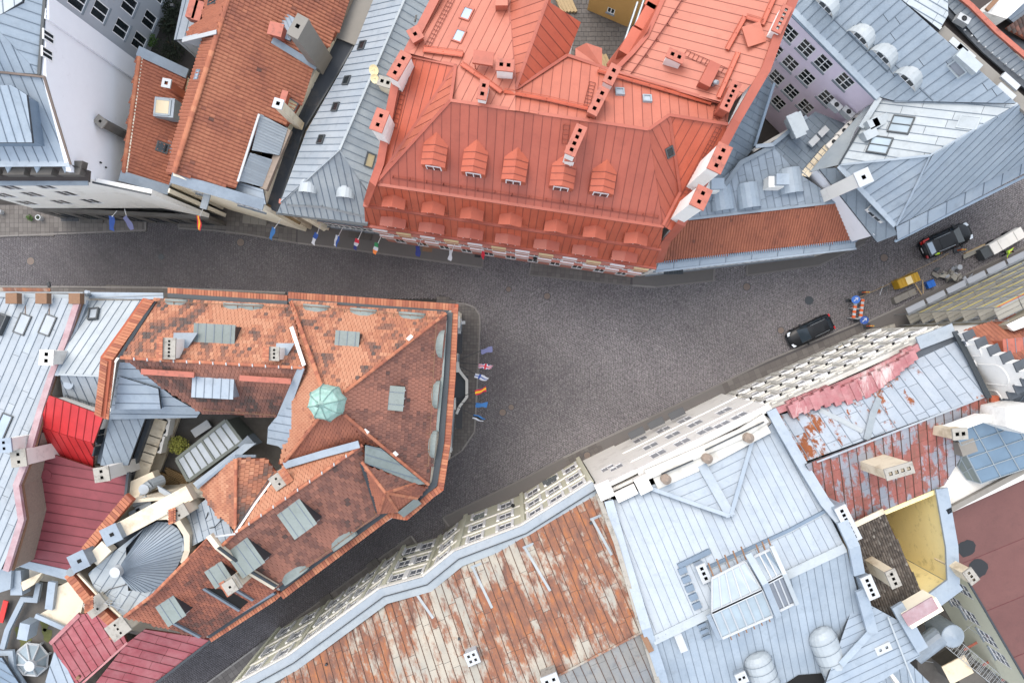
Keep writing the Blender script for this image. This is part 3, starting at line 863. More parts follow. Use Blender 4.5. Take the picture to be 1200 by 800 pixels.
# ------------------------------------------------------------------ north side of the street
_wf = wall_frame
def wall_frame(a, c, zt, inset=0):
    if not isinstance(a, Vector): return _wf(a, c, zt, inset)
    A, C = a.copy(), c.copy(); A.z = C.z = 0
    t = (C - A).normalized(); n = Vector((t.y, -t.x, 0))
    if n.dot(-(A + C) / 2) < 0: n = -n
    return A - n * inset, C - n * inset, t, n
def V3(x, y, z=0): return Vector((x, y, z))
# --- white house with blue metal roof, top left corner
b = thing('white_house', 'white rendered house under pale blue sheet metal roofs in the top left corner', 'house', P(20, 150))
seam_roof(b, [(-11, 25, 22.5), (26, 2, 21.6), (40, -60, None), (57, -60, None), (53, 0, 20.5), (46, 87, 20.5)], 'metal_blue', (1, .12), .68)
seam_roof(b, [(26, 2, 21.6), (-11, 25, 22.5), (-60, 55, None), (-60, -60, 19.6), (40, -60, None)], 'metal_white', (.4, 1), .7)
seam_roof(b, [(-11, 25, 22.5), (46, 87, 20.5), (-60, 80, 20.5), (-60, 55, None)], 'metal_blue', (.05, 1), .66)
f = seam_roof(b, [(-60, 81, 20.4), (0, 84, 20.4), (52, 90, 20.4), (82, 192, 17.8), (-60, 193, 17.8)], 'metal_sky', (.2, 1), .66)
seam_roof(b, [(-60, 100, 21.3), (14, 100, 21.3), (31, 111, 21.1), (38, 167, 19.9), (-60, 167, 19.9)], 'metal_blue', (.06, 1), .6, name='raised_roof_panel')
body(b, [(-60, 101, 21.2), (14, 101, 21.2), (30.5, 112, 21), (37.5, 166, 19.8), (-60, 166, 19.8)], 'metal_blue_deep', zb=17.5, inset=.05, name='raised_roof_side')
sweep(b, [(-60, 82, 20.4), (0, 85, 20.5), (52, 90.5, 20.5), (83, 193, 17.9)], .14, .1, 'lid_brown', 'roof_edge_strip', -.02)
sweep(b, [(57, -60, 20.6), (53, 0, 20.6), (46.5, 88, 20.6)], .2, .12, 'gutter_dark', 'roof_edge_strip')
sweep(b, [(-60, 192, 17.9), (82, 191, 17.9)], .5, .08, 'metal_sky', 'eave_flashing', -.03)
m = MB()
for x in (9, 43, 76): 
    m = MB(); q = [P(x - 5, 192, 17.75), P(x + 5, 192, 17.75), P(x, 203, 17.3)]; m.prism(q, (0, 0, -.12)); m.build('eave_scallop', 'metal_sky', b)
fm = Face([(-60, 193, 17.7), (83, 193, 17.7), (105, 200, None), (104, 213, 15.2), (-60, 213, 15.2)]); deck(b, fm, 'bitumen_brown', name='mansard_slope')
for x in (-10, 22, 54, 87):
    m = MB(); c = fm.at(x, 200); m.obox(c + V3(0, .1, .1), V3(.75, 0, 0), V3(.12, .5, 0), V3(0, 0, .35)); m.build('mansard_box', 'concrete_dark', b)
sweep(b, [(-60, 214.5, 15.2), (104, 214, 15.2)], .45, .12, 'metal_blue', 'cornice_flashing')
facade(b, V3(-43, 11.95), V3(-31.4, 11.95), 15.2, 'plaster_white', zb=4.1, px=[(12, 219.5), (-28, 219), (52, 218.5), (5, 229), (38, 228), (-32, 229), (-8, 238), (78, 227), (32, 238), (72, 237), (107, 236)], w=1.3, h=1.9, style=1, sill=None)
facade(b, V3(-31.4, 11.95), V3(-27.2, 11.1), 14.6, 'plaster_white', zb=4.1, px=[(105, 215.5), (130, 224.5), (150, 234), (112, 226)], w=1.3, h=1.8, style=1, sill=None, name='wing_wall')
sweep(b, [V3(-31.4, 11.9, 14.9), V3(-27.2, 11.05, 14.6)], .14, .14, 'gutter_dark', 'wing_cornice')
facade(b, V3(-43, 11.75), V3(-27.2, 10.95), 4.1, 'concrete_dark', grid=(7, .5, [(.3, 3.2)]), w=1.5, style=1, fm='dark_metal', sill=None, name='shopfront')
facade(b, V3(-31.4, 12.1), V3(-31.4, 26), 17.7, 'plaster_bluewhite', name='side_wall')
m = MB(); m.prism([V3(-31.4, 12.1, 17.7), V3(-31.4, 18, 20.5), V3(-31.4, 26, 20.5), V3(-31.4, 26, 17.7)], (-.3, 0, 0)); m.build('side_wall_top', 'plaster_bluewhite', b)
m = MB(); m.prism([V3(-31.38, 21.65, 0), V3(-31.38, 23.3, 0), V3(-31.38, 23.3, 20.55), V3(-31.38, 21.65, 20.55)], (.22, 0, 0)); m.build('wall_pilaster', 'plaster_bluewhite', b)
for px_ in ((57.5, 20), (55.5, 43), (54, 63)):
    s = 31.4 / (600 - px_[0]); window(b, V3(-31.4, (400 - px_[1]) * s, H - F * s - .6), V3(1, 0, 0), .7, 1.1, 1, rec=-.04, sill=None)
m = MB(); m.tube(V3(-31.3, 13.6, 14.0), V3(-31.3, 13.6, 14.15), .07, 8); m.tube(V3(-31.3, 13.4, 13.3), V3(-31.3, 13.4, 13.4), .07, 8); m.build('wall_vent', 'black_paint', b)
m = MB(); m.prism([V3(-43, 12.3, 0), V3(-31.7, 12.3, 0), V3(-31.7, 26, 0), V3(-43, 26, 0)], (0, 0, 15)); m.build('inner_walls', 'plaster_white', b)
chimney(b, 11.5, (145, 157), (119, 139), .75, .55, (.6, .5), 'concrete_dark', 'concrete', (1, 1), fl=.2, name='wall_flue')
# --- grey house behind
b = thing('grey_house', 'grey rendered house with white framed windows facing the small dark yard, top left', 'house', P(120, 20))
g0, g1 = V3(-31.4, 23.3), V3(-31.4 + 9.4, 23.3 + 22)
facade(b, g0, g1, 21.5, 'plaster_grey', px=[(91, 0), (117, 13.5), (142, 34), (151.5, 6), (175, 24), (163, 49), (128, -18), (186, -8)], w=1.25, h=1.75, style=1, pm='glass_dark')
m = MB(); m.prism([V3(-44, 24, 21.5), V3(-31.2, 24, 21.5), V3(-22.2, 45.4, 21.5), V3(-44, 45.4, 21.5)], (0, 0, -.4)); m.build('roof', 'metal_grey_dark', b)
m = MB(); m.box(V3(-26.5, 26.2, 12.5), .25, .2, .3); m.build('wall_lamp', 'dark_metal', b)
# yard
yd = MB(); yd.prism([V3(-34, 20, 7.4), V3(-22, 20, 7.4), V3(-19, 46, 7.4), V3(-34, 46, 7.4)], (0, 0, -7.4)); struct(yd.build('yard_terrace', 'ground_dark'))
rs = random.Random(5)
def leaf_clump(name, label, cat, c, r, hgt, mat, n=260, ls=.09, group=None):
    t = thing(name, label, cat, c, group)
    m = MB(); rr = random.Random(int(c.x * 100) & 1023)
    for i in range(n):
        u = Vector((rr.gauss(0, 1), rr.gauss(0, 1), rr.gauss(0, 1))).normalized() * (rr.random() ** .4)
        p = c + Vector((u.x * r * (1 + .25 * math.sin(3 * i)), u.y * r, hgt * .55 + u.z * hgt * .45))
        a = Vector((rr.gauss(0, 1), rr.gauss(0, 1), rr.gauss(0, .5))).normalized() * ls; d = a.cross(Vector((rr.gauss(0, 1), rr.gauss(0, 1), 1))).normalized() * ls * .6
        m.add([p - a, p + d, p + a, p - d], [(0, 1, 2, 3)])
    tag(m.build('leaves', mat, t, fix=False), kind='stuff')
    m = MB()
    for k in range(5): m.tube(c, c + Vector((rr.uniform(-r, r) * .6, rr.uniform(-r, r) * .6, hgt * .8)), .025, 5, r2=.01)
    m.build('stems', 'wood_dark', t); return t
for x, y, r, lb in ((205, 12, 1.0, 'bare dark shrub at the top end of the small yard'), (202, 34, .8, 'dark shrub in the middle of the small yard'), (205, 62, 1.2, 'widest dark shrub in the yard beside the tiled dormer')):
    leaf_clump('dark_shrub', lb, 'shrub', P(x, y, 7.4), r, 1.3, 'leaf_dark', 420, .11, 'shrubs in the small yard')
leaf_clump('green_bush', 'round green bush by the wall of the grey house', 'shrub', P(180, 51, 7.4), .6, 1.2, 'leaf_green', 360, .09)

# --- B2 low orange tiled house
b = thing('low_tiled_house', 'narrow orange tiled house between the tall white wall and the big tiled roof', 'house', P(180, 150))
f = tile_roof(b, [(161, 64, 13.2), (219, 87, 11.4), (207, 150, 11.4), (198, 218, 11.4), (142, 202, 13.2)], 'tile_rust', 'pan', .26, .34, (1, .34), seed=2, dark=.5, base=.05)
body(b, [(161, 64, 13.2), (219, 87, 11.4), (207, 150, 11.4), (198, 218, 11.4), (142, 202, 13.2)], 'plaster_cream', skip=(3,))
caps(b, [f.at(163.5, 67), f.at(145, 203)], r=.17)
sweep(b, [(162, 60, 13.3), (220, 87, 11.5)], .75, .14, 'zinc', 'roof_edge_flashing', -.02)
sweep(b, [(141, 206, 13.2), (198, 223, 11.5)], .8, .12, 'zinc', 'roof_edge_flashing', -.02)
facade(b, (143, 209), (198, 226), 11.6, 'plaster_cream', px=[(165, 222), (187, 230), (172, 232)], w=1.1, h=1.5)
chimney(b, f, (213, 111), (198, 93), .55, .55, (1, .2), 'brick_wall', 'cap_white', (1, 1), fl=.26)
skylight(b, f, (190, 173), .8, .9, (1, .3), pm='glass_dark', h=.16)
m = MB(); c = f.at(200, 131); X, Y = wd((1, .1)), wd((-.1, 1)); m.obox(c + V3(0, 0, .5), X * .78, Y * .75, V3(0, 0, .62)); o = m.build('light_shaft', 'zinc', b)
m = MB(); m.obox(c + V3(-.1, 0, 1.16), X * .5, Y * .5, V3(0, 0, .04)); m.build('pane', 'glass_warm', o)
m = MB(); [m.obox(c + V3(-.1, 0, 1.14) + X * .58 * s, X * .07, Y * .6, V3(0, 0, .06)) for s in (-1, 1)]; [m.obox(c + V3(-.1, 0, 1.14) + Y * .58 * s, X * .5, Y * .07, V3(0, 0, .06)) for s in (-1, 1)]; m.build('light_shaft_frame', 'frame_pale', o)
skylight(b, f, (200, 173), .25, 1.1, (.1, 1), frame='zinc', pm='zinc', h=.05, name='flashing_patch')

# --- B3 big tiled house
b = thing('big_tiled_house', 'largest orange pantiled roof with a massive grey chimney, upper left', 'house', P(270, 150))
Rz = 16.0
fe = tile_roof(b, [(277, -30, Rz), (204, 203, Rz), (275, 221, None), (307, 135, None), (338, 150, 12), (352, 122, None), (366, 82, None), (392, 40, 12), (420, -30, None)], 'tile_orange', 'pan', .27, .36, (.95, .3), seed=4, dark=.5, base=.08, cl=.25)
fw = tile_roof(b, [(277, -30, Rz), (204, 203, Rz), (197, 205, 14.9), (208, 150, None), (222, 95, None), (238, 45, None), (262, -30, 15)], 'tile_rust', 'pan', .27, .36, (-.95, -.3), seed=5)
caps(b, [(277, -30, Rz), (204, 203, Rz)], r=.2, step=.42)
body(b, [(200, 203, 14.8), (309, 238, 11.5), (338, 150, 11.5), (392, 40, 11.5), (420, -30, 11.5), (262, -30, 14.8)], 'plaster_cream', skip=(0,))
m = MB(); m.prism([P(201, 209, 12), P(309, 240, 12), P(309, 240, 12.2), P(203, 206, 15.8)], (0, .3, 0)); m.build('gable_wall', 'plaster_cream', b)
sweep(b, [(201.5, 208, 15.7), (309.5, 240.5, 12.3)], .85, .12, 'zinc', 'gable_flashing', .0)
facade(b, (200, 214), (309, 245), 12.0, 'plaster_cream', px=[(233, 226), (250, 236), (266, 232), (283, 240), (262, 242), (300, 245), (240, 240)], w=1.1, h=1.5)
m = MB(); m.tube(P(199.5, 216, 12), P(199.5, 216, 5), .09, 8); m.tube(P(199.5, 216, 12), P(203, 212, 12.6), .09, 8); m.build('downpipe', 'pipe_grey', b)
m = MB(); m.obox(P(241, 235, 10.6), wd((1, .28)) * .28, wd((-.28, 1)) * .7, V3(0, 0, .07)); m.build('flag_bracket', 'zinc', b)
fg = seam_roof(b, [(305, 134, 13.6), (337, 151, 12.4), (327, 182, None), (295, 176, 13.6)], 'metal_silver', (1, .35), .22, seam='pipe_grey', name='corrugated_panel', ribh=.1)
seam_roof(b, [(293, 179, 13.6), (319, 187, 12.4), (307, 219, None), (280, 212, 13.6)], 'metal_silver', (1, .35), .22, seam='pipe_grey', name='corrugated_panel', ribh=.1)
sweep(b, [(338, 152, 12.2), (309, 222, 12.2)], .55, .5, 'stone_rubble', 'rubble_parapet', -.3)
sweep(b, [(304, 134, 13.8), (279, 213, 13.8)], .16, .14, 'cap_white', 'panel_edge', -.05)
seam_roof(b, [(279, 213, 12.6), (308, 222, 12.6), (312, 240, 12.3), (274, 228, 12.6)], 'zinc', (1, .3), .5)
# north-west dormer wing
seam_roof(b, [(204, 47, 13.2), (219, -25, 13.2), (243, -25, 13.2), (236, 30, 13.2), (218, 46, 13.2)], 'zinc', (.25, -1), .6)
fd = tile_roof(b, [(217, 45, 14.2), (254, 38, 16.2), (272, -25, 16.2), (246, -25, 14.2), (238, 26, 14.6), (222, 33, 14.2)], 'tile_rust', 'pan', .27, .34, (-1, .2), seed=9)
m = MB(); m.prism([P(213, 48, 14.1), P(254, 38.5, 16.2), P(254, 38.5, 14.6), P(232, 55, 13.2)], (.1, .3, 0)); m.build('dormer_gable', 'plaster_grey', b)
sweep(b, [(214, 48, 14.3), (254, 38, 16.3)], .3, .1, 'cap_white', 'gable_flashing')
body(b, [(204, 47, 13.1), (219, -25, 13.1), (243, -25, 13.1), (254, 38, 13.1), (218, 47, 13.1)], 'plaster_grey', inset=.05)
for x, y, l in ((229, 10, 1.9), (235, 16, 1.5)):
    m = MB(); m.obox(P(x, y, 14.1), wd((.28, -1)) * l / 2, wd((1, .28)) * .34, V3(0, 0, .5)); m.build('roof_box', 'cap_red', b)
skylight(b, fd, (250, 1), .7, 1, (1, .1), pm='glass_dark')
skylight(b, fw, (232, 88), .6, .8, (.3, -1), frame='zinc', pm='glass_sky')
# chimneys of the big tiled house
m = MB(); c = fe.at(372, 66); X = wd((.55, .85)); Y = wd((-.85, .55))
chimney(b, fe, (374, 68), (350, 30), .85, 1.6, (1, .55), 'concrete', 'concrete', (1, 1), fl=.3, band=.5, over=.03, label='massive weathered grey chimney')
sweep(b, [fe.at(320, 48) + V3(0, 0, .1), fe.at(346, 64) + V3(0, 0, .1), fe.at(372, 80) + V3(0, 0, .1)], .5, .1, 'zinc', 'chimney_flashing')
seam_roof(b, [(331, 13, 13.9), (346, 22, 13.7), (340, 48, 13.8), (324, 42, 14.0)], 'zinc', (.4, 1), .3)
chimney(b, fe, (328, 41), (323, 34), .95, .85, (1, .25), 'metal_red', 'cap_red', (0, 0), label='short red painted chimney box')
chimney(b, fe, (346, 142), (325, 122), .6, .6, (1, .3), 'plaster_sand', 'cap_white', (1, 1), fl=.28)
chimney(b, fe, (336, 118), (333, 113), .35, .9, (1, .3), 'brick_wall', 'cap_red', (0, 0), name='red_stub')
skylight(b, fe, (341, 123), .8, .9, (.9, .5), pm='glass_warm')
# --- B4 flat valley roof
b = thing('flat_bitumen_roof', 'dark grey flat roof strip squeezed between the tiled roof and the pale metal roof', 'building', P(340, 180))
fp = Face([(386, 38, 10.4), (418, 54, 10.4), (388, 105, 10.4), (358, 152, 10.4), (331, 237, 10.4), (325, 249, 10.4), (306, 240, 10.4), (318, 195, 10.4), (334, 148, 10.4), (346, 118, 10.4), (360, 78, 10.4)])
deck(b, fp, 'bitumen', name='roof')
fq = Face([(400, -30, 10.9), (448, -30, 10.9), (418, 54, 10.9), (392, 43, 10.9), (380, 40, 10.9)]); deck(b, fq, 'concrete', name='upper_roof')
body(b, [(386, 38, 10.3), (418, 54, 10.3), (358, 152, 10.3), (325, 249, 10.3), (306, 240, 10.3), (360, 78, 10.3)], 'plaster_sand')
sweep(b, [(425, -30, 11), (391, 45, 11), (384, 40, 11)], .35, .5, 'stone_rubble', 'parapet')
for k in range(6):
    y0 = 120 + k * 20; m = MB(); x0 = 362 - k * 8.5
    m.prism([P(x0 - 14, y0, 10.41), P(x0 + 3, y0 + 6, 10.41), P(x0 + 2.6, y0 + 7, 10.41), P(x0 - 14.4, y0 + 1, 10.41)], (0, 0, -.01)); m.build('sheet_lap', 'dark_metal', b)
sweep(b, [(415, 55, 10.4), (386, 105, 10.4), (357, 152, 10.4), (330, 235, 10.4)], .12, .25, 'gutter_dark', 'upstand')
m = MB(); pts = [P(x, y, 10.5) for x, y in ((374, 92), (366, 100), (362, 118), (356, 135), (345, 158), (338, 175))]
wire([p for p in pts], .02, 'black_paint', 'cable', b)
sweep(b, [(312, 240, 10.5), (352, 262, 8)], .25, .3, 'wood_dark', 'gutter_board')
# --- B5 pale metal roof
b = thing('pale_metal_roof_house', 'house with long pale metal gable roof left of the great red roof', 'house', P(410, 150))
w5 = seam_roof(b, [(487, -30, 16), (398, 176, 16), (330, 238, 12.4), (358, 152, 12.6), (388, 104, 12.8), (418, 54, 13), (450, -30, 13)], 'metal_silver', (.97, .22), .55, joint=None)
e5 = seam_roof(b, [(487, -30, 16), (398, 176, 16), (436, 232, 13.6), (446, 190, None), (462, 112, None), (480, 66, None), (508, 6, 14.6), (522, -30, None)], 'metal_pale', (.95, .28), .55)
s5 = seam_roof(b, [(398, 176, 16), (330, 238, 12.4), (325, 249, 11.8), (430, 263, 11.8), (437, 235, 12.9)], 'metal_pale', (.05, 1), .52)
sweep(b, [(487, -30, 16.1), (398, 176, 16.1)], .16, .1, 'metal_pale', 'ridge_cap'); sweep(b, [(398, 176, 16.05), (330, 238, 12.45)], .1, .08, 'metal_pale', 'hip_cap'); sweep(b, [(398, 176, 16.05), (437, 235, 12.95)], .1, .08, 'metal_pale', 'hip_cap')
body(b, [(330, 238, 12.2), (325, 248, 11.6), (430, 262, 11.6), (440, 225, 12.6), (508, 6, 13), (522, -30, 13), (450, -30, 12.7), (418, 54, 12.7), (358, 152, 12.3)], 'plaster_cream', skip=(1,), inset=.5)
facade(b, (325, 249), (430, 263), 11.6, 'stone_pink', inset=.75, grid=(6, .4, [(1, 3.2), (4.6, 6.4), (8, 9.8)]), w=1.1)
sweep(b, [(324, 250, 11.6), (431, 264, 11.6)], .2, .14, 'gutter_dark', 'gutter')
for p in ((425, 54), (407, 95), (394, 126)): skylight(b, w5, p, .75, .8, (1, .25), pm='glass_dark', h=.16)
skylight(b, w5, (377, 164), .75, .8, (1, .25), pm='glass_dark', h=.16)
skylight(b, e5, (433, 188), .75, 1.1, (.3, -1), pm='glass_warm', h=.14)
arc = lambda r, n=9, hh=1.0: [(r * math.cos(math.pi * (1 - k / n)), r * hh * math.sin(math.pi * (1 - k / n))) for k in range(n + 1)]
for p in ((361, 225), (405, 231)):
    dormer(b, s5, p, arc(.72, 9, .95), over=.12, roofm='metal_white', wall='metal_pale', win=(.8, .4), ribs=0)
rail(b, s5, [(338, 239), (378, 241), (431, 253)], .3, 'steel', 3)
chimney(b, e5, (456, 106), (449, 97), .95, .6, (1, .3), 'plaster_sand', 'cap_stone', (2, 1), fl=.24)
for k, (x, y, r) in enumerate(((439, 82, .4), (440, 92, .35))):
    t = thing('satellite_dish', ('upper' if k == 0 else 'lower') + ' cream satellite dish on the ridge of the pale metal roof', 'satellite dish', P(x, y, 16.4), 'satellite dishes')
    m = MB(); c = P(x, y, 16.6); nrm = Vector((-.35, -.45, .8)).normalized(); X = nrm.orthogonal().normalized(); Y = nrm.cross(X)
    vs = [c]; 
    for q, (rr, hh) in enumerate(((.5, .03), (1, .12))): vs += [c + (X * math.cos(a * math.pi / 6) + Y * math.sin(a * math.pi / 6)) * r * rr + nrm * hh for a in range(12)]
    m.add(vs, [(0, 1 + i, 1 + (i + 1) % 12) for i in range(12)] + [(1 + i, 13 + i, 13 + (i + 1) % 12, 1 + (i + 1) % 12) for i in range(12)]); m.build('dish', 'cream_paint', t)
    m = MB(); m.tube(c - nrm * .02, c + V3(.15, 0, -1.6), .03, 5); m.tube(c, c + nrm * .45, .02, 5); m.build('bracket', 'steel', t)
m = MB(); c = w5.at(489, 20); m.tube(P(487, 24, 15.8), P(487, 24, 18), .04, 5); m.obox(P(487, 22, 17.6), V3(.05, .25, 0), V3(.06, 0, 0), V3(0, 0, .05)); m.build('antenna', 'black_paint', b)

# --- the red hotel roof
b = thing('red_roofed_building', 'great terracotta red sheet metal mansard roof filling the top centre', 'building', P(620, 150))
MR, SR = 'metal_red', 'seam_red'
Z1 = 22.5
kw = dict(seam=SR, deckmat='deck_red', rib=.035, ribh=.05)
n1 = seam_roof(b, [(524, -30, 20.6), (481, 66, 20.6), (534, 77, None), (528, 118, Z1), (604, 131, Z1), (604, 105, None), (598, 18, None), (604, -30, 20.6)], 'metal_red_lit', (-.42, .9), .62, **kw)
gw = seam_roof(b, [(652, -30, 23.6), (604, 105, 22.1), (598, 18, 21.2), (601, -30, 21.2)], 'metal_red_lit', (1, .03), .62, **kw)
ge = seam_roof(b, [(652, -30, 23.6), (645, 1, 23.4), (680, 28, 20.4), (665, 65, 20.4), (604, 105, 22.1)], 'metal_red_deep', (.9, .45), .62, **kw)
n2 = seam_roof(b, [(604, 105, 22.1), (665, 65, 20.4), (717, 83, 20.2), (690, 142, Z1), (604, 131, Z1)], 'metal_red_lit', (-.12, 1), .62, **kw)
n3 = seam_roof(b, [(690, 142, Z1), (717, 83, 20.4), (856, 124, 20.8), (852, 146, Z1 - .6), (784, 135, None), (760, 152, Z1)], 'metal_red_lit', (-.05, 1), .62, **kw)
n4 = seam_roof(b, [(790, -30, 19.6), (757, 42, 19.6), (740, 62, 19.6), (717, 83, 19.9), (856, 124, 21.8), (897, 82, None), (940, -30, 22.4)], 'metal_red_lit', (.92, .38), .62, **kw)
s1 = seam_roof(b, [(528, 118, Z1), (760, 152, Z1), (777, 264, 18.2), (441, 214, 18.2)], MR, (-.09, 1), .6, **kw)
h1 = seam_roof(b, [(534, 77, 21.6), (528, 118, Z1), (441, 214, 18.2)], 'metal_red_lit', (1, -.15), .6, **kw)
h2 = seam_roof(b, [(481, 66, 20.6), (534, 77, 21.6), (441, 214, 18.2), (447, 190, None), (458, 130, None)], 'metal_red_deep', (-.3, .95), .55, **kw)
h3 = seam_roof(b, [(760, 152, Z1), (784, 135, 22.3), (797, 225, 19.2), (777, 264, 18.2)], 'metal_red', (.62, .78), .6, **kw)
h4 = seam_roof(b, [(784, 135, 22.3), (853, 146, 21.8), (836, 185, None), (797, 262, None), (797, 225, 19.2)], 'metal_red_deep', (-.45, .9), .6, **kw)
h5 = seam_roof(b, [(797, 225, 19.2), (799, 262, 18), (785, 270, 17.7), (777, 264, 18.2)], 'metal_red_deep', (-.45, .9), .6, **kw)
# mansard tiers
ta = seam_roof(b, [(441, 215.5, 17.9), (777, 265.5, 17.9), (774, 291, 14.6), (427, 239, 14.6)], 'metal_red_deep', (-.15, 1), .55, **kw)
tb = seam_roof(b, [(427, 240.5, 14.3), (774, 292.5, 14.3), (768, 313, 11.3), (428, 263, 11.3)], 'metal_red_deep', (-.15, 1), .55, **kw)
for i, z in (((441, 777, 214.5, 264.5), 18.15), ((427, 774, 239.5, 291.5), 14.5), ((427, 768, 263, 313), 11.3)):
    sweep(b, [(i[0] - 1, i[2], z), (i[1] + 1, i[3], z)], .36, .16, 'metal_red', 'eave_cornice', -.06)
    sweep(b, [(i[0] - 1, i[2] + 2.4, z), (i[1] + 1, i[3] + 2.4, z)], .08, .1, 'seam_red', 'gutter_line', -.05)
caps_ = [((528, 118, Z1), (760, 152, Z1)), ((760, 152, Z1), (784, 135, 22.35)), ((784, 135, 22.35), (853, 146, 22)), ((534, 77, 21.65), (441, 214, 18.3)), ((528, 118, Z1), (534, 77, 21.65)), ((481, 66, 20.7), (534, 77, 21.65)), ((528, 118, Z1), (441, 214, 18.3)), ((652, -30, 23.65), (604, 105, 22.15)), ((604, 105, 22.15), (598, 18, 21.25)), ((604, 105, 22.15), (665, 65, 20.45)), ((784, 135, 22.35), (797, 225, 19.25)), ((797, 225, 19.25), (777, 264, 18.3)), ((717, 83, 20.4), (856, 124, 21.6)), ((665, 65, 20.5), (717, 83, 20.3))]
for a, c in caps_: sweep(b, [a, c], .2, .09, 'metal_red', 'ridge_cap', .0)
sweep(b, [(525, -30, 21), (509, 2, 21), (478, 62, 20.9), (464, 96, 20.5), (457, 132, 19.9), (446, 192, 18.8), (437, 216, 18.3), (429, 240, 14.9)], .55, .22, 'metal_red', 'parapet_coping', -.05)
sweep(b, [(943, -30, 22.9), (915, 32, 22.8), (897, 82, 22.5), (862, 142, 22.2), (834, 196, 21), (797, 264, 18.8), (780, 284, 15.5), (772, 308, 12)], .6, .22, 'metal_red', 'parapet_coping', -.05)
sweep(b, [(790, -30, 19.9), (758, 42, 19.9), (741, 62, 19.9), (719, 84, 20)], .3, .14, 'metal_red', 'parapet_coping', -.05)
body(b, [(429, 241, 14), (446, 192, 18.3), (457, 132, 19.3), (478, 62, 20.3), (509, 2, 20.3), (525, -30, 20.3), (604, -30, 20), (598, 18, 20), (640, 10, 20), (678, 28, 20), (665, 65, 20), (717, 83, 19.8), (757, 42, 16), (787, -30, 16), (943, -30, 22), (915, 32, 22), (862, 142, 21.6), (834, 196, 20.4), (797, 264, 18), (774, 290, 14)], 'plaster_white', inset=.1, skip=(19,))
facade(b, (428, 263), (768, 313), 11.2, 'stone_pink', inset=.15, grid=(11, .3, [(.4, 3.2), (5, 6.8), (8.3, 10)]), w=1.0, style=1, sill=None)
A_, C_, t_, n_ = wall_frame((428, 263), (768, 313), 11.2, .15)
for i in range(12):
    u = .6 + i * ((C_ - A_).length - 1.2) / 11
    for z, hh, mt in ((3.2, 1.6, 'white_paint'), (6.6, 1.6, 'cream_paint' if i % 2 else 'white_paint'), (9.5, 1.5, 'white_paint' if i % 3 else 'cream_paint')):
        m = MB(); m.obox(A_ + t_ * u + n_ * .06 + V3(0, 0, z + hh / 2), t_ * .62, n_ * .06, V3(0, 0, hh / 2)); m.build('facade_block', mt, b)
sweep(b, [A_ + n_ * .08 + V3(0, 0, 4.4), C_ + n_ * .08 + V3(0, 0, 4.4)], .2, .25, 'stone_pink', 'string_course')
sweep(b, [A_ + n_ * .08 + V3(0, 0, 7.6), C_ + n_ * .08 + V3(0, 0, 7.6)], .18, .2, 'stone_pink', 'string_course')
# inner mansard of the courtyard side
fi = Face([(789, -30, 19.5), (757, 42, 19.5), (740, 62, 19.5), (718, 83, 19.5), (711, 76, 16.2), (729, 52, 16.2), (746, 30, 16.2), (772, -30, 16.2)]); deck(b, fi, 'metal_red', name='mansard_slope')
sweep(b, [(772, -30, 16.2), (747, 30, 16.2), (730, 53, 16.2), (712, 77, 16.2)], .25, .15, 'metal_red', 'eave_cornice')
for x, y in ((768, 2), (757, 26), (739, 55)):
    m = MB(); c = P(x, y, 18.2); m.obox(c, wd((-.5, .87)) * .95, wd((.87, .5)) * .55, V3(0, 0, .85)); m.build('box_dormer', 'metal_red_deep', b)
def gable_prof(w, he, hr): return [(-w / 2, he), (0, hr), (w / 2, he)]
upS = s1.up
for x, y in ((511, 199), (557, 207), (603, 215.5), (658, 223), (704, 229.5)):
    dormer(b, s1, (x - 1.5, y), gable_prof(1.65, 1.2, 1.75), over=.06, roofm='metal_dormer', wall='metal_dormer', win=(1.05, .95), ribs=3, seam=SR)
for x in (465, 510, 554, 598, 650, 694, 741):
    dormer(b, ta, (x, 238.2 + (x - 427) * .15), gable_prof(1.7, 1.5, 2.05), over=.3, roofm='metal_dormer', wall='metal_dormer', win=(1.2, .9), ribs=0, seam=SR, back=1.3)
for x in (464, 508, 552, 595, 639, 683, 728):
    dormer(b, tb, (x, 261.6 + (x - 428) * .147), [(-1.0, 1.55), (0, 1.75), (1.0, 1.55)], over=.22, roofm='metal_red', wall='metal_red', win=(1.3, 1.1), ribs=0, back=1.2)
sk = [(547, 17), (538, 43)]
for p in sk: skylight(b, n1, p, .75, .95, (-.4, .9), frame='cap_red', pm='glass_sky', h=.15)
for p in ((726, 109), (758, 117)): skylight(b, n3, p, .6, .6, (0, 1), frame='frame_pale', pm='glass_white', h=.2)
skylight(b, h3, (784.5, 178), .6, .75, (.5, 1), frame='frame_dark', pm='glass_dark', h=.12)
cw = dict(mat='plaster_white', capm='cap_red')
cr = dict(mat='metal_red', capm='cap_red')
chimney(b, 20.6, (489, 48), (486, 40), .8, .7, (.5, .87), flues=(1, 1), **cr)
chimney(b, 20.0, (474, 92), (467, 77), 1.75, .7, (-.5, .87), flues=(3, 1), **cw)
chimney(b, 19.4, (453, 155), (446, 140), 1.35, .75, (-.35, .93), flues=(2, 1), **cw)
chimney(b, n1, (592, 87), (590, 76), 1.0, .65, (1, .1), flues=(2, 1), **cw)
chimney(b, n1, (567, 113), (566, 105), 1.15, .5, (-.2, 1), flues=(2, 1), **cw)
chimney(b, n2, (713, 98), (717, 87), 1.2, .6, (-.45, .9), flues=(2, 1), **cw)
chimney(b, n2, (698, 127), (701, 118), 1.75, .55, (-.45, .9), flues=(3, 1), **cr)
chimney(b, s1, (671, 176), (674, 164), 1.9, .6, (-.4, .92), flues=(4, 1), **cw)
chimney(b, s1, (667, 186), (669, 180), .9, .6, (-.1, 1), flues=(1, 1), **cw)
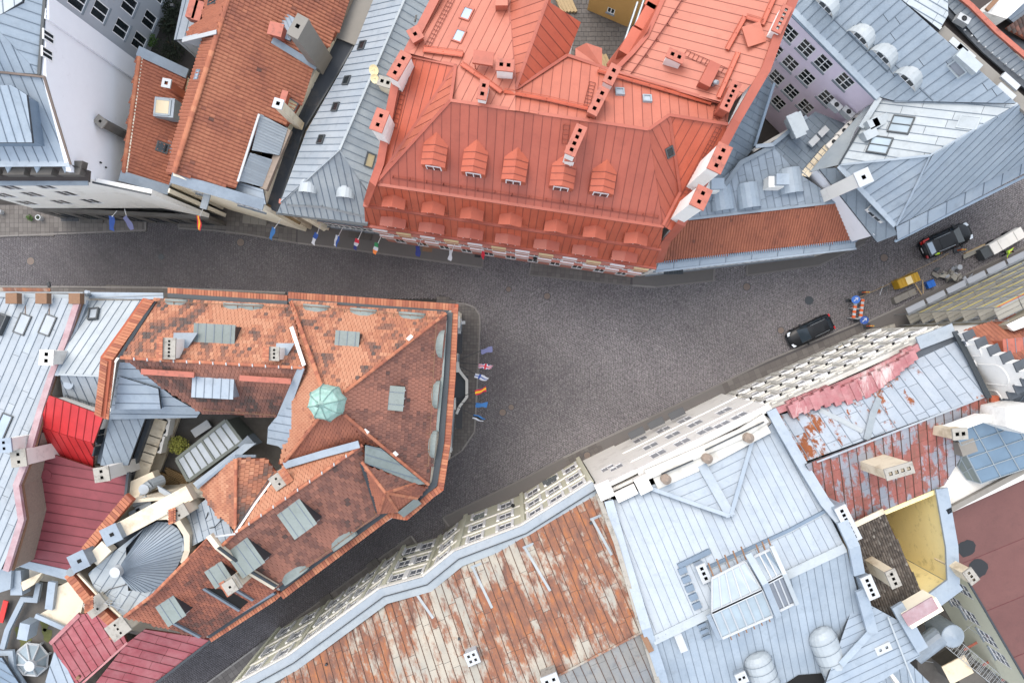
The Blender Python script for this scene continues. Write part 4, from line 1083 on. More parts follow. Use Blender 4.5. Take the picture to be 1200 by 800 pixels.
chimney(b, n4, (787, 74), (792, 65), 1.05, .55, (.9, .4), flues=(2, 1), **cw)
chimney(b, n4, (849, 121), (856, 112), 1.85, .55, (-.42, .9), flues=(5, 1), fl=.2, **cr)
chimney(b, 22.2, (909, 31), (915, 21), 1.7, .5, (-.42, .9), flues=(5, 1), fl=.2, **cw)
chimney(b, 20.5, (821, 205), (841, 182), 1.65, .8, (-.42, .9), flues=(3, 1), **cw)
chimney(b, 18.4, (797, 250), (819, 228), 1.25, .85, (-.42, .9), flues=(2, 1), **cw)
m = MB(); c = n4.at(828, 92); m.obox(c + V3(0, 0, .45), wd((-.45, .9)) * .8, wd((.9, .45)) * .38, V3(0, 0, .45)); m.build('roof_box', 'metal_red', b)
m = MB(); c = n4.at(835, 100); m.tube(c, c + V3(0, 0, .6), .12, 8); m.tube(c + V3(0, 0, .6), c + V3(.15, -.1, .75), .15, 8); m.build('vent_pipe', 'pipe_grey', b)
m = MB(); c = n4.at(883, 44); m.obox(c + n4.n * .35, wd((.3, .95)) * .68, wd((.95, -.3)) * .62, V3(0, 0, .07)); m.obox(c + n4.n * .15, wd((.3, .95)) * .5, wd((.95, -.3)) * .45, V3(0, 0, .2)); m.build('roof_hatch', 'metal_red_lit', b)
m = MB(); c = n1.at(567, 75)
for s in (-1, 1):
    for q in (-1, 1): m.tube(c + V3(.55 * s, .3 * q, 0), c + V3(.55 * s, .3 * q, .9), .04, 5)
m.obox(c + V3(0, 0, .95), V3(.65, -.1, 0), V3(.05, .42, 0), V3(0, 0, .12)); m.build('roof_platform', 'metal_red', b)
for x, y in ((588, 5),):
    m = MB(); m.obox(n1.at(x, y) + V3(0, 0, .5), V3(.4, 0, 0), V3(0, .5, 0), V3(0, 0, .4)); m.build('roof_box', 'metal_red_lit', b)
m = MB(); c = n2.at(686, 64); m.prism([c + V3(-.7, -.6, .3), c + V3(1.1, -1.0, .3), c + V3(1.1, .3, .3), c + V3(0, .5, .7), c + V3(-.7, .3, .3)], (0, 0, -.8)); m.build('roof_box', 'metal_red_lit', b)
# walkways, rails, ladders, snow guards
rk = dict(mat='seam_red')
def walkway(f, path, w=.3, name='roof_walkway'):
    m = MB()
    for a, c in zip(path, path[1:]):
        A, C = f.at(*a), f.at(*c); d = (C - A).normalized(); Y = f.n.cross(d)
        m.obox((A + C) / 2 + f.n * .22, (C - A) / 2, Y * w / 2, f.n * .02)
        n = max(1, round((C - A).length / 1.2))
        for s in (-1, 1): m.tube(A + f.n * .34 + Y * w / 2 * s, C + f.n * .34 + Y * w / 2 * s, .02, 4)
        for i in range(n + 1): 
            p = A.lerp(C, i / n); m.tube(p - Y * w / 2, p + Y * w / 2 + f.n * .1, .03, 4); m.tube(p, p + f.n * .3, .03, 4)
    return m.build(name, 'metal_red_deep', b)
walkway(n1, [(541, 77), (572, 98), (588, 110)]); walkway(n2, [(590, 110), (640, 119), (688, 130)]); walkway(n1, [(497, 60), (543, 66)], .4)
walkway(n3, [(700, 86), (760, 103), (832, 124)]); walkway(n4, [(873, 22), (852, 60)]); walkway(n4, [(865, 64), (842, 116)]); walkway(n4, [(909, -5), (893, 31)]); walkway(n4, [(874, 22), (894, 28)], .3)
ladder(b, n4, (803, 63), (852, 85), **rk); ladder(b, h2, (480, 78), (463, 150), **rk); ladder(b, n1, (530, 0), (499, 60), **rk); ladder(b, s1, (664, 146), (662, 168), **rk); ladder(b, h4, (842, 150), (802, 226), **rk)
ladder(b, n2, (694, 98), (686, 130), **rk); ladder(b, n3, (840, 128), (838, 144), **rk)
rail(b, n4, [(801, 0), (782, 30), (757, 66), (739, 90)], .3, 'seam_red', 2)
rail(b, s1, [(461, 207), (520, 216), (600, 228), (700, 243), (771, 254)], .3, 'seam_red', 2)
rail(b, ta, [(432, 235), (770, 287)], .25, 'metal_red', 1, post=2)

# --- courtyard behind the red roof
m = MB(); m.prism([P(x, y, 3) for x, y in ((600, -60), (840, -60), (780, 60), (700, 120), (640, 60))], (0, 0, -3)); yc = struct(m.build('courtyard_floor', 'joint_sand'))
rs = random.Random(11); m = MB()
for i in range(46):
    for j in range(40):
        x, y = -1 + i * .42 + (j % 2) * .2, 20 + j * .42
        m.box(V3(x + rs.uniform(-.02, .02), y, 2.98), .38, .38, .05 + rs.uniform(0, .015), rs.uniform(-.04, .04), 0, rs.random() * .2)
tag(m.build('paving_slabs', 'slab', yc, tone=True), kind='stuff')
b = thing('ochre_house', 'ochre yellow rendered house at the far end of the courtyard behind the red roof', 'house', P(725, 0, 3))
facade(b, P(688, 12, 3), P(735, 32, 3), 11, 'plaster_ochre', zb=3, px=[(716, 13)], w=.7, h=.9, style=1)
facade(b, P(735, 32, 3), P(770, 22, 3), 11, 'plaster_ochre', zb=3)
m = MB(); A = P(688, 12, 3); C = P(735, 32, 3); E = P(775, 20, 3)
m.prism([V3(A.x, A.y + .2, 11), V3(C.x, C.y + .1, 11), V3(E.x, E.y, 11), V3(E.x, E.y + 10, 12), V3(A.x, A.y + 12, 12)], (0, 0, -.2)); m.build('roof', 'metal_slate', b)
for k in range(4):
    m = MB(); m.tube(V3(8.5 + k * .5, 22.5 + k * .3, 11.1), V3(10.0 + k * .5, 27 + k * .2, 11.5), .09, 6); m.build('roof_pipe', 'steel', b)
for i, (x, y, lb) in enumerate(((662, 3, 'stack of boards in the courtyard beside the red gable'), (706, 76, 'wooden crate with a grey bin at the courtyard corner'))):
    t = thing('crate', lb, 'crate', P(x, y, 3), 'crates in the courtyard')
    for k in range(5): m = MB(); m.obox(P(x, y, 3.2) + V3(-.6 + k * .3, 0, 0), V3(.12, .05, 0), V3(-.4, .9, 0), V3(0, 0, .15)); m.build('board', 'wood', t)
# ------------------------------------------------------------------ north-east group
b = thing('lilac_house', 'pale lilac house with blue metal roof, four rows of windows over a dark yard', 'house', P(1040, 60))
r6 = seam_roof(b, [(945, -60, None), (930, 12, 15.6), (1030, 113, 15.6), (1048, 118, None), (1191, 121, None), (1056, 0, 20.3), (1000, -60, None)], 'metal_blue', (.77, -.66), .66, joint=3.2)
r6w = seam_roof(b, [(1030, 116, 15.3), (1048, 119, 15.9), (1191, 122.5, 20.3), (1090, 182, 18.5), (983, 193, 14.6), (1008, 150, 14.9)], 'metal_white', (1, .42), .66, joint=2.6)
c2 = seam_roof(b, [(1090, 183, 18.6), (1192, 123, 20.0), (1206, 132, 19.6), (1260, 150, None), (1260, 165, None), (1196, 192, 14.2), (1050, 265, 13.8)], 'metal_blue', (.58, -.85), .62)
c1 = seam_roof(b, [(1090, 183, 18.6), (983, 194, 14.6), (1049, 264, 13.8)], 'metal_sky', (.75, -.66), .66)
c3 = seam_roof(b, [(957, 200, 12.6), (983, 194.5, 14.4), (1049.5, 265, 13.6), (1047, 276, 12.6), (1031, 283, 12.4)], 'metal_slate', (.3, 1), .55)
c4 = seam_roof(b, [(1050, 266, 13.7), (1198, 192, 14.1), (1260, 150, 14.1), (1260, 172, 12.9), (1200, 203, 12.9), (1051, 281, 12.6)], 'metal_sky', (.5, .86), 1.6)
for a, c in (((1048, 118.5, 16), (1191, 122, 20.4)), ((1090, 182.5, 18.7), (1192, 122.5, 20.1)), ((1090, 182.5, 18.7), (983, 193.5, 14.7)), ((1090, 183, 18.7), (1050, 265, 13.9))): sweep(b, [a, c], .16, .08, 'metal_sky', 'ridge_cap')
sweep(b, [(983, 194, 14.7), (1049, 264, 13.9)], .5, .1, 'metal_sky', 'valley_flashing'); sweep(b, [(1008, 150, 15.1), (983, 193, 14.8)], .12, .1, 'gutter_dark', 'gutter')
sweep(b, [(1008, 150, 15.2), (1030, 115, 15.5)], .4, .16, 'metal_white', 'parapet_coping')
sweep(b, [(926, 8, 15.7), (1030, 114, 15.7)], .6, .1, 'metal_blue', 'eave_flashing', -.02, 0)
sweep(b, [(922, 12, 15.5), (1027, 117, 15.5)], .25, .14, 'metal_blue_deep', 'gutter')
for a, c in (((968, 14), (1040, 85)), ((1000, 30), (1093, 118))): sweep(b, [r6.at(*a), r6.at(*c)], .1, .1, 'seam_dark', 'roof_seam')
facade(b, (924, 12), (1029, 116), 15.3, 'plaster_lilac', inset=.05, w=1.25, h=1.75, style=3, px=[(925, 39.5), (944.5, 57), (964.5, 74.5), (989.5, 95.5), (1012.5, 114.5), (908, 58), (926, 74.5), (945, 91), (968.5, 115), (896, 76), (910, 91), (927, 107.5), (912, 120.5), (944, 125)])
sweep(b, [(1048, 283, 12.4), (1200, 207, 12.6), (1260, 175, 12.7)], .2, .14, 'metal_blue_deep', 'gutter')
facade(b, (1023, 277), (955, 201), 12.3, 'plaster_bluewhite', inset=.15)
facade(b, (1048, 281), (1260, 174), 12.5, 'plaster_bluewhite', inset=.8, flip=True, grid=(12, .6, [(1, 3.2), (5, 7), (8.6, 10.4)]), w=1.1)
body(b, [(1030, 283, 12.2), (1048, 281, 12.2), (1260, 174, 12.2), (1260, -60, 14), (1000, -60, 14), (1030, 113, 14.2), (985, 195, 12.2)], 'plaster_bluewhite', skip=(1,), inset=1.2)
for p in ((965, 11), (1006, 47), (1032, 69.5), (1060.5, 96)): dormer(b, r6, p, arc(1.05, 9, 1.0), over=.3, roofm='metal_white', wall='plaster_pale', win=(1.2, .55), ribs=0)
skylight(b, r6w, (1056, 147), 1.35, 1.5, (1, .42), frame='frame_dark', pm='glass_conserv', h=.2, bars=1, label='glazed roof light, upper'); skylight(b, r6w, (1031, 171), 1.35, 1.5, (1, .42), frame='frame_dark', pm='glass_conserv', h=.2, bars=1)
skylight(b, r6w, (1135, 144), 1.0, 1.3, (1, .42), frame='metal_white', pm='metal_white', h=.1, name='roof_hatch')
m = MB(); c = r6.at(1131, 74); m.obox(c + V3(0, 0, .25), wd((.75, .66)) * .9, wd((.66, -.75)) * .35, V3(0, 0, .25)); o = m.build('roof_hatch', 'metal_white', b)
skylight(b, r6, (1123, 79), 1.2, .7, (.75, -.66), frame='frame_pale', pm='glass_lav', h=.35)
chimney(b, 11.5, (973, 226), (1012, 207), 1.0, 1.0, (1, -.45), 'plaster_white', 'cap_white', (1, 1), fl=.3)
dormer(b, c3, (1022, 254), [(-.8, .7), (.8, .7)], wall='plaster_white', roofm='metal_slate', win=(1.2, .5), ribs=0)
m = MB(); c = P(1030, 150, 15.6)
for (x, y, s) in ((1030, 143, .6), (1021, 146, .4), (1018, 158, .5)): m = MB(); m.obox(P(x, y, 15.6), wd((1, -.5)) * s, wd((.5, 1)) * .35, V3(0, 0, .4)); m.build('roof_box', 'metal_white', b)
# --- low grey metal roofs with the tiled street slope
b = thing('grey_metal_house', 'low house with patched grey metal roofs and an orange tiled slope to the street', 'house', P(890, 240))
g1 = seam_roof(b, [(888, 80, 12), (908, 98, 12), (884, 172, 10.9), (868, 192, 10.8), (840, 234, 11), (812, 240, 12.2), (850, 160, 12.5)], 'metal_slate', (.95, .32), .55, joint=2.2)
g2 = seam_roof(b, [(806, 258, 10.8), (812, 240, 11.2), (868, 190, 11.6), (905, 172, 11.8), (936, 202, 11.6), (985, 237, 10.8)], 'zinc', (.28, 1), .6, joint=2.6)
g3 = seam_roof(b, [(903, 171, 11.6), (955, 131, 10.4), (1002, 150, 9.8), (950, 200, 11), (938, 204, 11.4)], 'metal_slate', (.72, .6), .62, joint=1.6)
sweep(b, [(885, 172, 12), (905, 170, 12.2), (945, 137, 11)], .3, .14, 'zinc', 'parapet_coping')
sweep(b, [(836, 236, 11.4), (868, 191, 11.9), (907, 171, 12)], .35, .12, 'metal_slate', 'valley_flashing'); sweep(b, [(907, 98, 12.2), (884, 172, 11.2)], .2, .14, 'metal_blue_deep', 'roof_edge_strip')
tl = tile_roof(b, [(806, 258, 10.8), (985, 237.5, 10.8), (1001, 281, 8.4), (772, 307, 8.4), (783, 281, None)], 'tile_rust', 'pan', .22, .3, (.06, 1), seed=12, dark=.3, base=.1, cl=.8)
sweep(b, [(806, 257, 10.9), (985, 236.5, 10.9)], .2, .1, 'tile_cap' if False else 'zinc', 'ridge_cap')
seam_roof(b, [(772, 307.5, 8.3), (1001, 281.5, 8.3), (1003, 291, 7.9), (768, 318, 7.9)], 'metal_blue', (.06, 1), 2.2, joint=None)
sweep(b, [(768, 318.5, 7.9), (1003, 291.5, 7.9)], .16, .12, 'metal_sky', 'gutter')
m = MB(); A, C = P(770, 308, 8.5), P(1001, 282, 8.5)
for i in range(90):
    p = A.lerp(C, (i + .5) / 90); m.obox(p + V3(0, -.05, 0), V3(.035, 0, 0), V3(0, .14, 0), V3(0, 0, .06))
tag(m.build('snow_teeth', 'metal_blue_deep', b), kind='stuff')
sweep(b, [(986, 238, 11.1), (990, 252, 10.4), (1003, 283, 8.7)], .3, .2, 'metal_blue_deep', 'verge_flashing')
body(b, [(770, 312, 7.9), (1002, 288, 7.9), (985, 236, 10.5), (1000, 151, 9.6), (955, 131, 10), (884, 172, 10.6), (908, 98, 11.6), (888, 80, 11.8), (812, 238, 10.8)], 'plaster_pale', skip=(0,))
facade(b, (768, 318), (1003, 291), 7.8, 'plaster_pale', inset=.3, grid=(12, .5, [(.6, 2.8), (4.4, 6.2)]), w=1.2)
for p, r in (((847, 246), .95), ((878, 243), .95), ((927, 226), 1.0)): dormer(b, g2, p, arc(r, 8, .8), over=.1, roofm='metal_blue', wall='zinc', win=None, ribs=0, uphill=wd((-.15, -1)), back=1.9)
for p, tp in (((829, 222), (834, 216)), ((903, 217), (909, 211))):
    m = MB(); c = g2.at(*p); m.obox(c + V3(0, 0, .6), V3(.6, 0, 0), V3(0, .42, 0), V3(0, 0, .7)); o = m.build('chimney', 'plaster_white', b); m = MB(); m.obox(c + V3(.35, .1, 1.5), V3(.5, 0, 0), V3(0, .42, 0), V3(0, 0, .25)); m.build('chimney_hood', 'metal_sky', o)
m = MB(); m.obox(P(933, 147, 13), wd((-.45, -1)) * .95, wd((1, -.45)) * .45, V3(0, 0, .1)); m.obox(P(933, 147, 12.2), wd((-.45, -1)) * .8, wd((1, -.45)) * .4, V3(0, 0, .8)); m.build('vent_hood', 'metal_white', b)
m = MB(); A, C = g3.at(946, 172), g3.at(966, 152)
for a, c in ((0, .45), (.55, 1)): m = MB(); p, q = A.lerp(C, a), A.lerp(C, c); m.obox((p + q) / 2 + V3(0, 0, .5), (q - p) / 2, (q - p).cross(V3(0, 0, 1)).normalized() * .25, V3(0, 0, .12)); m.build('duct_box', 'cap_white', b)
def ac_unit(name, label, c, d, w=.9, h=.8, dp=.35, fans=1, group=None, mat='cap_white'):
    t = thing(name, label, 'air conditioner', c, group); X = wd(d); Y = V3(-X.y, X.x)
    m = MB(); m.obox(c + V3(0, 0, h / 2), X * w / 2, Y * dp / 2, V3(0, 0, h / 2)); m.build('casing', mat, t)
    for k in range(fans):
        m = MB(); p = c + V3(0, 0, h + .01) + X * ((k + .5) / fans - .5) * w; r = min(dp, w / fans) * .4
        vs = [p + X * math.cos(a * math.pi / 7) * r + Y * math.sin(a * math.pi / 7) * r for a in range(14)] + [p + X * math.cos(a * math.pi / 7) * r * .82 + Y * math.sin(a * math.pi / 7) * r * .82 for a in range(14)]
        m.add(vs, [(i, (i + 1) % 14, 14 + (i + 1) % 14, 14 + i) for i in range(14)]); 
        for q in range(3): m.obox(p, (X * math.cos(q * 1.05) + Y * math.sin(q * 1.05)) * r, (Y * math.cos(q * 1.05) - X * math.sin(q * 1.05)) * .015, V3(0, 0, .012))
        m.build('fan_grille', 'dark_metal', t)
        m = MB(); m.tube(p - V3(0, 0, .008), p - V3(0, 0, .004), r * .98, 14); m.build('fan_well', 'soot', t)
    return t
for k, (x, y, lb) in enumerate(((976, 126, 'air conditioner on the lilac wall, nearest the row of windows'), (990, 134, 'air conditioner on the lilac wall, nearer the corner'))): ac_unit('air_conditioner', lb, P(x, y, 11.2), (.7, .65), 1.0, .7, .5, 1, 'air conditioners by the lilac wall')
for k, (x, y, lb) in enumerate(((986, 155, 'long beige unit in the roof gutter below the lilac wall, lower one'), (998, 143, 'beige unit in the roof gutter just under the lilac corner'), (974, 168, 'pale pink unit at the edge of the brown stained roof strip'))): ac_unit('air_conditioner', lb, P(x, y, 11), (.7, -.65), 1.3, .5, .45, 1, 'units in the roof gutter', 'plaster_pale')
seam_roof(bpy.data.objects['grey_metal_house'], [(936, 205, 11.3), (966, 170, 11.2), (973, 175, 11.2), (948, 208, 11.2)], 'plaster_sand', (.72, .6), .5, joint=1.0)
fx = Face([(952, 200, 12.9), (983, 194, 13.6), (1008, 150, 14.6), (1028, 118, 14.8), (1008, 130, 12.6), (975, 168, 12.2)]); deck(bpy.data.objects['lilac_house'], fx, 'metal_pale', name='side_roof')
# --- buildings in the far corner
b = thing('pale_tower_house', 'pale metal roof with flat brown gutter strip behind the lilac house roof, top right', 'building', P(1130, 40))
seam_roof(b, [(1057, 0, 20.4), (1020, -60, 20.4), (1108, -60, 20.4), (1111, 18, 20.4), (1101, 35, 20.4)], 'metal_white', (.85, .5), .5, joint=2.0)
fz = Face([(1111, 19, 17.2), (1101, 35.5, 17.2), (1191, 120, 17.2), (1260, 175, 17.2), (1260, 140, 17.2), (1150, 50, 17.2), (1105, 0, 17.2)]); deck(b, fz, 'bitumen_brown', name='flat_roof')
sweep(b, [(1100, 37, 19.6), (1135, 68, 19.6), (1193, 120, 19.6), (1250, 165, 19.6)], .8, .25, 'concrete', 'parapet')
seam_roof(b, [(1103, 2, 17.9), (1114, -10, 18.6), (1135, 6, 18.6), (1165, 36, 18.6), (1200, 68, 18.6), (1260, 110, 18.6), (1260, 140, 17.8), (1200, 93, 17.8), (1155, 56, 17.8), (1128, 28, 17.8)], 'metal_silver', (.7, -.6), .45)
sweep(b, [(1103, 3, 17.8), (1127, 29, 17.6), (1155, 58, 17.6), (1200, 97, 17.6), (1260, 145, 17.6)], .8, .15, 'metal_grey_dark', 'gutter_strip')
sweep(b, [(1110, -14, 18.8), (1137, 8, 18.8), (1167, 38, 18.8), (1202, 68, 18.8), (1260, 108, 18.8)], .35, .18, 'cap_red', 'parapet_coping')
body(b, [(1020, -60, 20), (1057, 0, 19.5), (1101, 36, 19), (1193, 121, 17), (1260, 172, 17), (1260, 112, 18), (1200, 70, 18), (1137, 8, 18), (1110, -14, 18)], 'plaster_pale')
for x, y in ((1122, 55), (1131, 62), (1178, 108), (1183, 96)): m = MB(); m.obox(P(x, y, 19.9), wd((.75, .66)) * .7, wd((-.66, .75)) * .22, V3(0, 0, .15)); m.build('roof_vent', 'cap_white', b)
for i in range(14):
    m = MB(); p = P(1130 + i * 8, 36 + i * 6.6, 17.9); m.box(p, .1, .1, .12); m.build('bracket', 'cap_white', b)
ac_unit('air_conditioner', 'white air conditioner on the edge of the brown flat roof strip, top right', P(1124, 26, 18.0), (.85, .5), .9, .6, .5, 1)
b = thing('brown_roofed_house', 'dark flat roofs, brown tiles and a pale gable in the extreme top right corner', 'house', P(1190, 30))
ff = Face([(1105, -60, 15), (1118, -20, 15), (1150, 20, 15), (1200, 66, 15), (1270, 115, 15), (1270, -60, 15)]); deck(b, ff, 'bitumen_brown', name='flat_roof')
body(b, [(1118, -20, 14.8), (1150, 20, 14.8), (1200, 66, 14.8), (1270, 115, 14.8), (1270, -60, 14.8)], 'plaster_pale')
m = MB(); m.prism([P(1152, 14, 17), P(1172, -6, 17), P(1215, -10, 17), (P(1180, 22, 17))], (0, 0, -2)); m.build('gable', 'plaster_pale', b)
sweep(b, [(1155, 13, 17.3), (1170, -3, 17.3)], .3, .2, 'rusty_iron', 'gable_coping')
seam_roof(b, [(1180, 20, 16.2), (1215, -12, 16.2), (1230, -2, 16), (1187, 27, 16)], 'zinc', (.8, -.6), .6)
tile_roof(b, [(1180, 32, 16.4), (1240, -10, 16.4), (1270, 40, 15.2), (1225, 60, 15.2)], 'tile_brown', 'pan', .3, .36, (.6, .8), seed=31, dark=.6, base=.3)
sweep(b, [(1156, 36, 15.3), (1180, 50, 15.3), (1206, 62, 15.3)], .9, .2, 'dark_metal', 'roof_gully')
# ------------------------------------------------------------------ corner building with the verdigris dome
b = thing('corner_building', 'orange tiled corner building with a small verdigris dome and flags facing the square', 'building', P(420, 460))
TH, TB, TC = 'tile_hotel', 'tile_brown', 'tile_cap'
AP = 22.5; EZ = 15.6
N_ = tile_roof(b, [(341, 353, EZ), (523, 367, EZ), (403, 459, 21.6), (388, 470, None), (377, 453, 21.6)], TH, 'flat', .27, .33, (.05, -1), seed=20, dark=.75, base=.08, cl=1.3, rnd=.4, patches=[([(403, 362), (445, 366), (437, 391), (394, 390)], .1), ([(400, 405), (422, 405), (425, 440), (396, 448)], .08)])
E_ = tile_roof(b, [(523, 367, EZ), (513, 480, None), (503, 568, EZ), (404, 485, 21.6), (392, 472, None), (403, 459, 21.6)], TB, 'flat', .27, .33, (1, .07), seed=21, dark=.3, base=.3, cl=.8, rnd=.35, patches=[([(478, 443), (512, 441), (510, 484), (478, 482)], .08), ([(400, 450), (460, 458), (460, 484), (400, 478)], .1)])
W_ = tile_roof(b, [(377, 453, 21.6), (388, 470, None), (375, 487, 21.4), (331, 542, 18), (342, 500, None), (344, 468, 18.2), (357, 430, 19.4), (347, 380, 18), (341, 353, 16)], TH, 'flat', .24, .3, (-1, .05), seed=22, dark=.2, base=.1, rnd=.2)
S_ = tile_roof(b, [(375, 487, 21.4), (388, 474, None), (404, 485, 21.4), (428, 520, None), (333, 543, 18)], 'tile_rust', 'flat', .24, .3, (-.1, 1), seed=23, dark=.4, base=.2)
SE_ = tile_roof(b, [(404, 485, 21.5), (503, 568, 16), (497, 567, None), (447, 524, 19), (428, 520, None)], 'tile_rust', 'flat', .27, .33, (.5, .9), seed=24, dark=.4, base=.2)
L1 = tile_roof(b, [(178, 351, EZ), (341, 358, EZ), (347, 380, None), (357, 431, 20), (142, 419, 20)], TH, 'flat', .27, .33, (.05, -1), seed=25, dark=.75, base=.08, cl=1.2, rnd=.4, patches=[([(255, 358), (300, 361), (296, 384), (245, 384)], .1)])
L2 = tile_roof(b, [(145, 420, 20), (357, 431, 20), (345, 460, None), (322, 489, 16.4), (236, 483, 16.4), (185, 450, None)], TB, 'flat', .27, .33, (.0, 1), seed=26, dark=.7, base=.1, cl=.4, rnd=.3)
A1 = tile_roof(b, [(425, 520, 20), (276, 624, 20), (256, 643, 20), (325, 689, 16), (442, 604, 16), (443, 598, None)], TB, 'flat', .34, .36, (.55, .83), seed=27, dark=.45, base=.25, cl=1.2, rnd=.35, patches=[([(358, 620), (378, 610), (402, 628), (383, 642)], .05), ([(302, 660), (322, 648), (350, 668), (332, 684)], .05)])
A2 = tile_roof(b, [(245, 630, 20), (256, 644, 20), (323, 691, 16), (240, 746, 15.6), (146, 722, 19.4), (180, 696, 20)], 'tile_rust', 'flat', .24, .3, (.55, .83), seed=28, dark=.6, base=.2, cl=.6, rnd=.4)
B1 = tile_roof(b, [(424, 521, 20), (331, 546, 18), (328, 556, 17.8), (276, 624, 20)], TH, 'flat', .27, .33, (-.6, -.8), seed=29, dark=.25, base=.05, rnd=.25)
C1 = tile_roof(b, [(277, 537, 18.6), (276, 622, 20), (257, 600, 17), (240, 582, 16.4), (232, 571, 16.4)], TH, 'flat', .27, .33, (-1, .1), seed=30, dark=.6, base=.05, cl=1)
C2 = tile_roof(b, [(277, 537, 18.6), (312, 537, 17.6), (326, 556, 17.6), (276, 624, 20)], TH, 'flat', .27, .33, (1, .0), seed=33, dark=.7, base=.15, cl=1)
C3 = tile_roof(b, [(333, 520, 17.2), (338, 535, 17.2), (332, 546, 17.2), (326, 543, 17.2)], TH, 'flat', .27, .33, (.2, 1), seed=34)
# small turret roof at the south-east corner
TP = (452, 577, 19.4)
T1 = tile_roof(b, [(427, 545, 20), TP, (443, 601, 16.2)], 'tile_rust', 'flat', .24, .3, (-.6, .8), seed=40, dark=.4, base=.1)
T2 = tile_roof(b, [(427, 545, 20), (489, 566, 16.6), TP], TB, 'flat', .27, .33, (.7, -.6), seed=41, dark=.5, base=.2)
T3 = tile_roof(b, [TP, (489, 566, 16.6), (500, 572, 16), (490, 584, 16)], 'tile_rust', 'flat', .24, .3, (.9, .1), seed=42, dark=.4, base=.2)
T4 = tile_roof(b, [TP, (490, 584, 16), (467, 600, 16)], 'tile_rust', 'flat', .24, .3, (.6, .8), seed=43, dark=.3, base=.15)
T5 = tile_roof(b, [TP, (467, 600, 16), (443, 601, 16.1)], 'tile_rust', 'flat', .24, .3, (.1, 1), seed=44, dark=.3, base=.1)
seam_roof(b, [(428, 521, 20.1), (446, 525, 19.4), (498, 567, 16.4), (489, 567, 16.6), (427, 542, 19.9)], 'metal_patina', (1, .5), .6)
sweep(b, [(424, 541, 20.1), (443, 600, 16.2)], .3, .08, 'gutter_dark', 'valley_flashing')
sweep(b, [(333, 545, 18.3), (380, 531, 19.4), (421, 520, 20.3)], .5, .1, 'metal_blue', 'valley_flashing')
fl = Face([(342, 470, 18.6), (357, 432, 20.2), (350, 428, 20.2), (324, 488, 16.8), (336, 486, 17)]); deck(b, fl, 'metal_blue', name='valley_flashing')
seam_roof(b, [(323, 490, 16.6), (343, 472, 18.2), (342, 534, 17.4), (327, 522, 16.4), (312, 520, 16), (315, 500, 16)], 'metal_sky', (1, .05), .6)
# hips and ridges
for p in ([(341, 353, 16), (377, 453, 21.8)], [(523, 367, 15.9), (404, 459, 21.7)], [(404, 486, 21.7), (503, 568, 16.2)], [(375, 488, 21.6), (332, 543, 18.2)], [(142, 419, 20.1), (357, 431, 20.1)],
          [(425, 521, 20.1), (276, 624, 20.1), (256, 643, 20.1)], [(245, 630, 20.1), (180, 696, 20.1), (146, 722, 19.5)], [(277, 537, 18.7), (276, 622, 20.1)],
          [(424, 541, 20.1), TP], [TP, (488, 566, 16.7)], [TP, (490, 584, 16.1)], [TP, (467, 600, 16.1)], [TP, (444, 601, 16.2)]):
    caps(b, p, TC, r=.11 if p[0] != (341, 353, 16) else .15)
for (a, c, w_) in (((342, 383, 18.3), (357, 428, 20.1), .25), ((478, 398, 18.2), (483, 393, 18), .25), ((427, 503, 20.5), (432, 507, 20.3), .22), ((462, 529, 18.7), (466, 533, 18.5), .22)):
    sweep(b, [a, c], w_, .12, 'plaster_white', 'mortar_patch', .05)
m = MB(); 
for k in range(26): pass
for (a, c, n) in (((150, 420, 20.2), (350, 431, 20.2), 13), ((413, 529, 20.2), (285, 618, 20.2), 9)):
    for k in range(n):
        p = W(a).lerp(W(c), (k + .5) / n); m = MB(); m.box(p, .07, .2, .1, .1); m.build('mortar_dab', 'cap_white', b)
# cornice ledges, gutters
OUT = [(172, 347, 15.2), (337, 355.5, 15.2)]
for path in ([(197, 341, 15), (337, 350, 15)], [(338, 346, 15), (533, 360, 15), (530, 440, 15), (524, 520, 15), (516, 572, 15), (506, 579, 15), (476, 605, 15), (458, 602, 15), (330, 698, 15)], [(327, 694, 15), (322, 699, 15), (246, 748, 15)]):
    tile_ledge(b, path, .5, TC, step=.23); sweep(b, path, .5, .3, 'brick_wall', 'cornice', -.28)
    if path[0][0] != 327: pass
sweep(b, [(197, 346, 15.1), (337, 355, 15.1)], .32, .1, 'gutter_dark', 'gutter', -.02); sweep(b, [(338, 352, 15.1), (526, 366, 15.1)], .3, .1, 'gutter_dark', 'gutter', -.02)
sweep(b, [(527, 366, 15.1), (523, 440, 15.1), (517, 518, 15.1), (509, 567, 15.1), (500, 574, 15.1), (474, 598, 15.1), (456, 596, 15.1), (328, 689, 15.1)], .45, .14, 'gutter_dark', 'gutter', -.02)
sweep(b, [(323, 692, 15.1), (244, 744, 15.1)], .45, .14, 'gutter_dark', 'gutter', -.02)
sweep(b, [(520, 375, 15.5), (516, 440, 15.5), (510, 505, 15.5)], .5, .14, 'metal_patina', 'gutter_apron', -.1)
rail(b, N_, [(346, 361), (500, 374)], .3, 'rusty_iron', 1); rail(b, L1, [(186, 356), (335, 364)], .3, 'rusty_iron', 1); rail(b, E_, [(508, 380), (503, 470), (499, 545)], .3, 'rusty_iron', 1); rail(b, A1, [(337, 677), (440, 600)], .3, 'rusty_iron', 1); rail(b, L2, [(240, 478), (322, 484)], .2, 'rusty_iron', 1)
sweep(b, [(167, 435, 19.5), (229, 439, 19.5)], .38, .12, 'cap_red', 'ridge_board', .1); sweep(b, [(282, 442.5, 19.5), (342, 446.5, 19.5)], .38, .12, 'cap_red', 'ridge_board', .1)
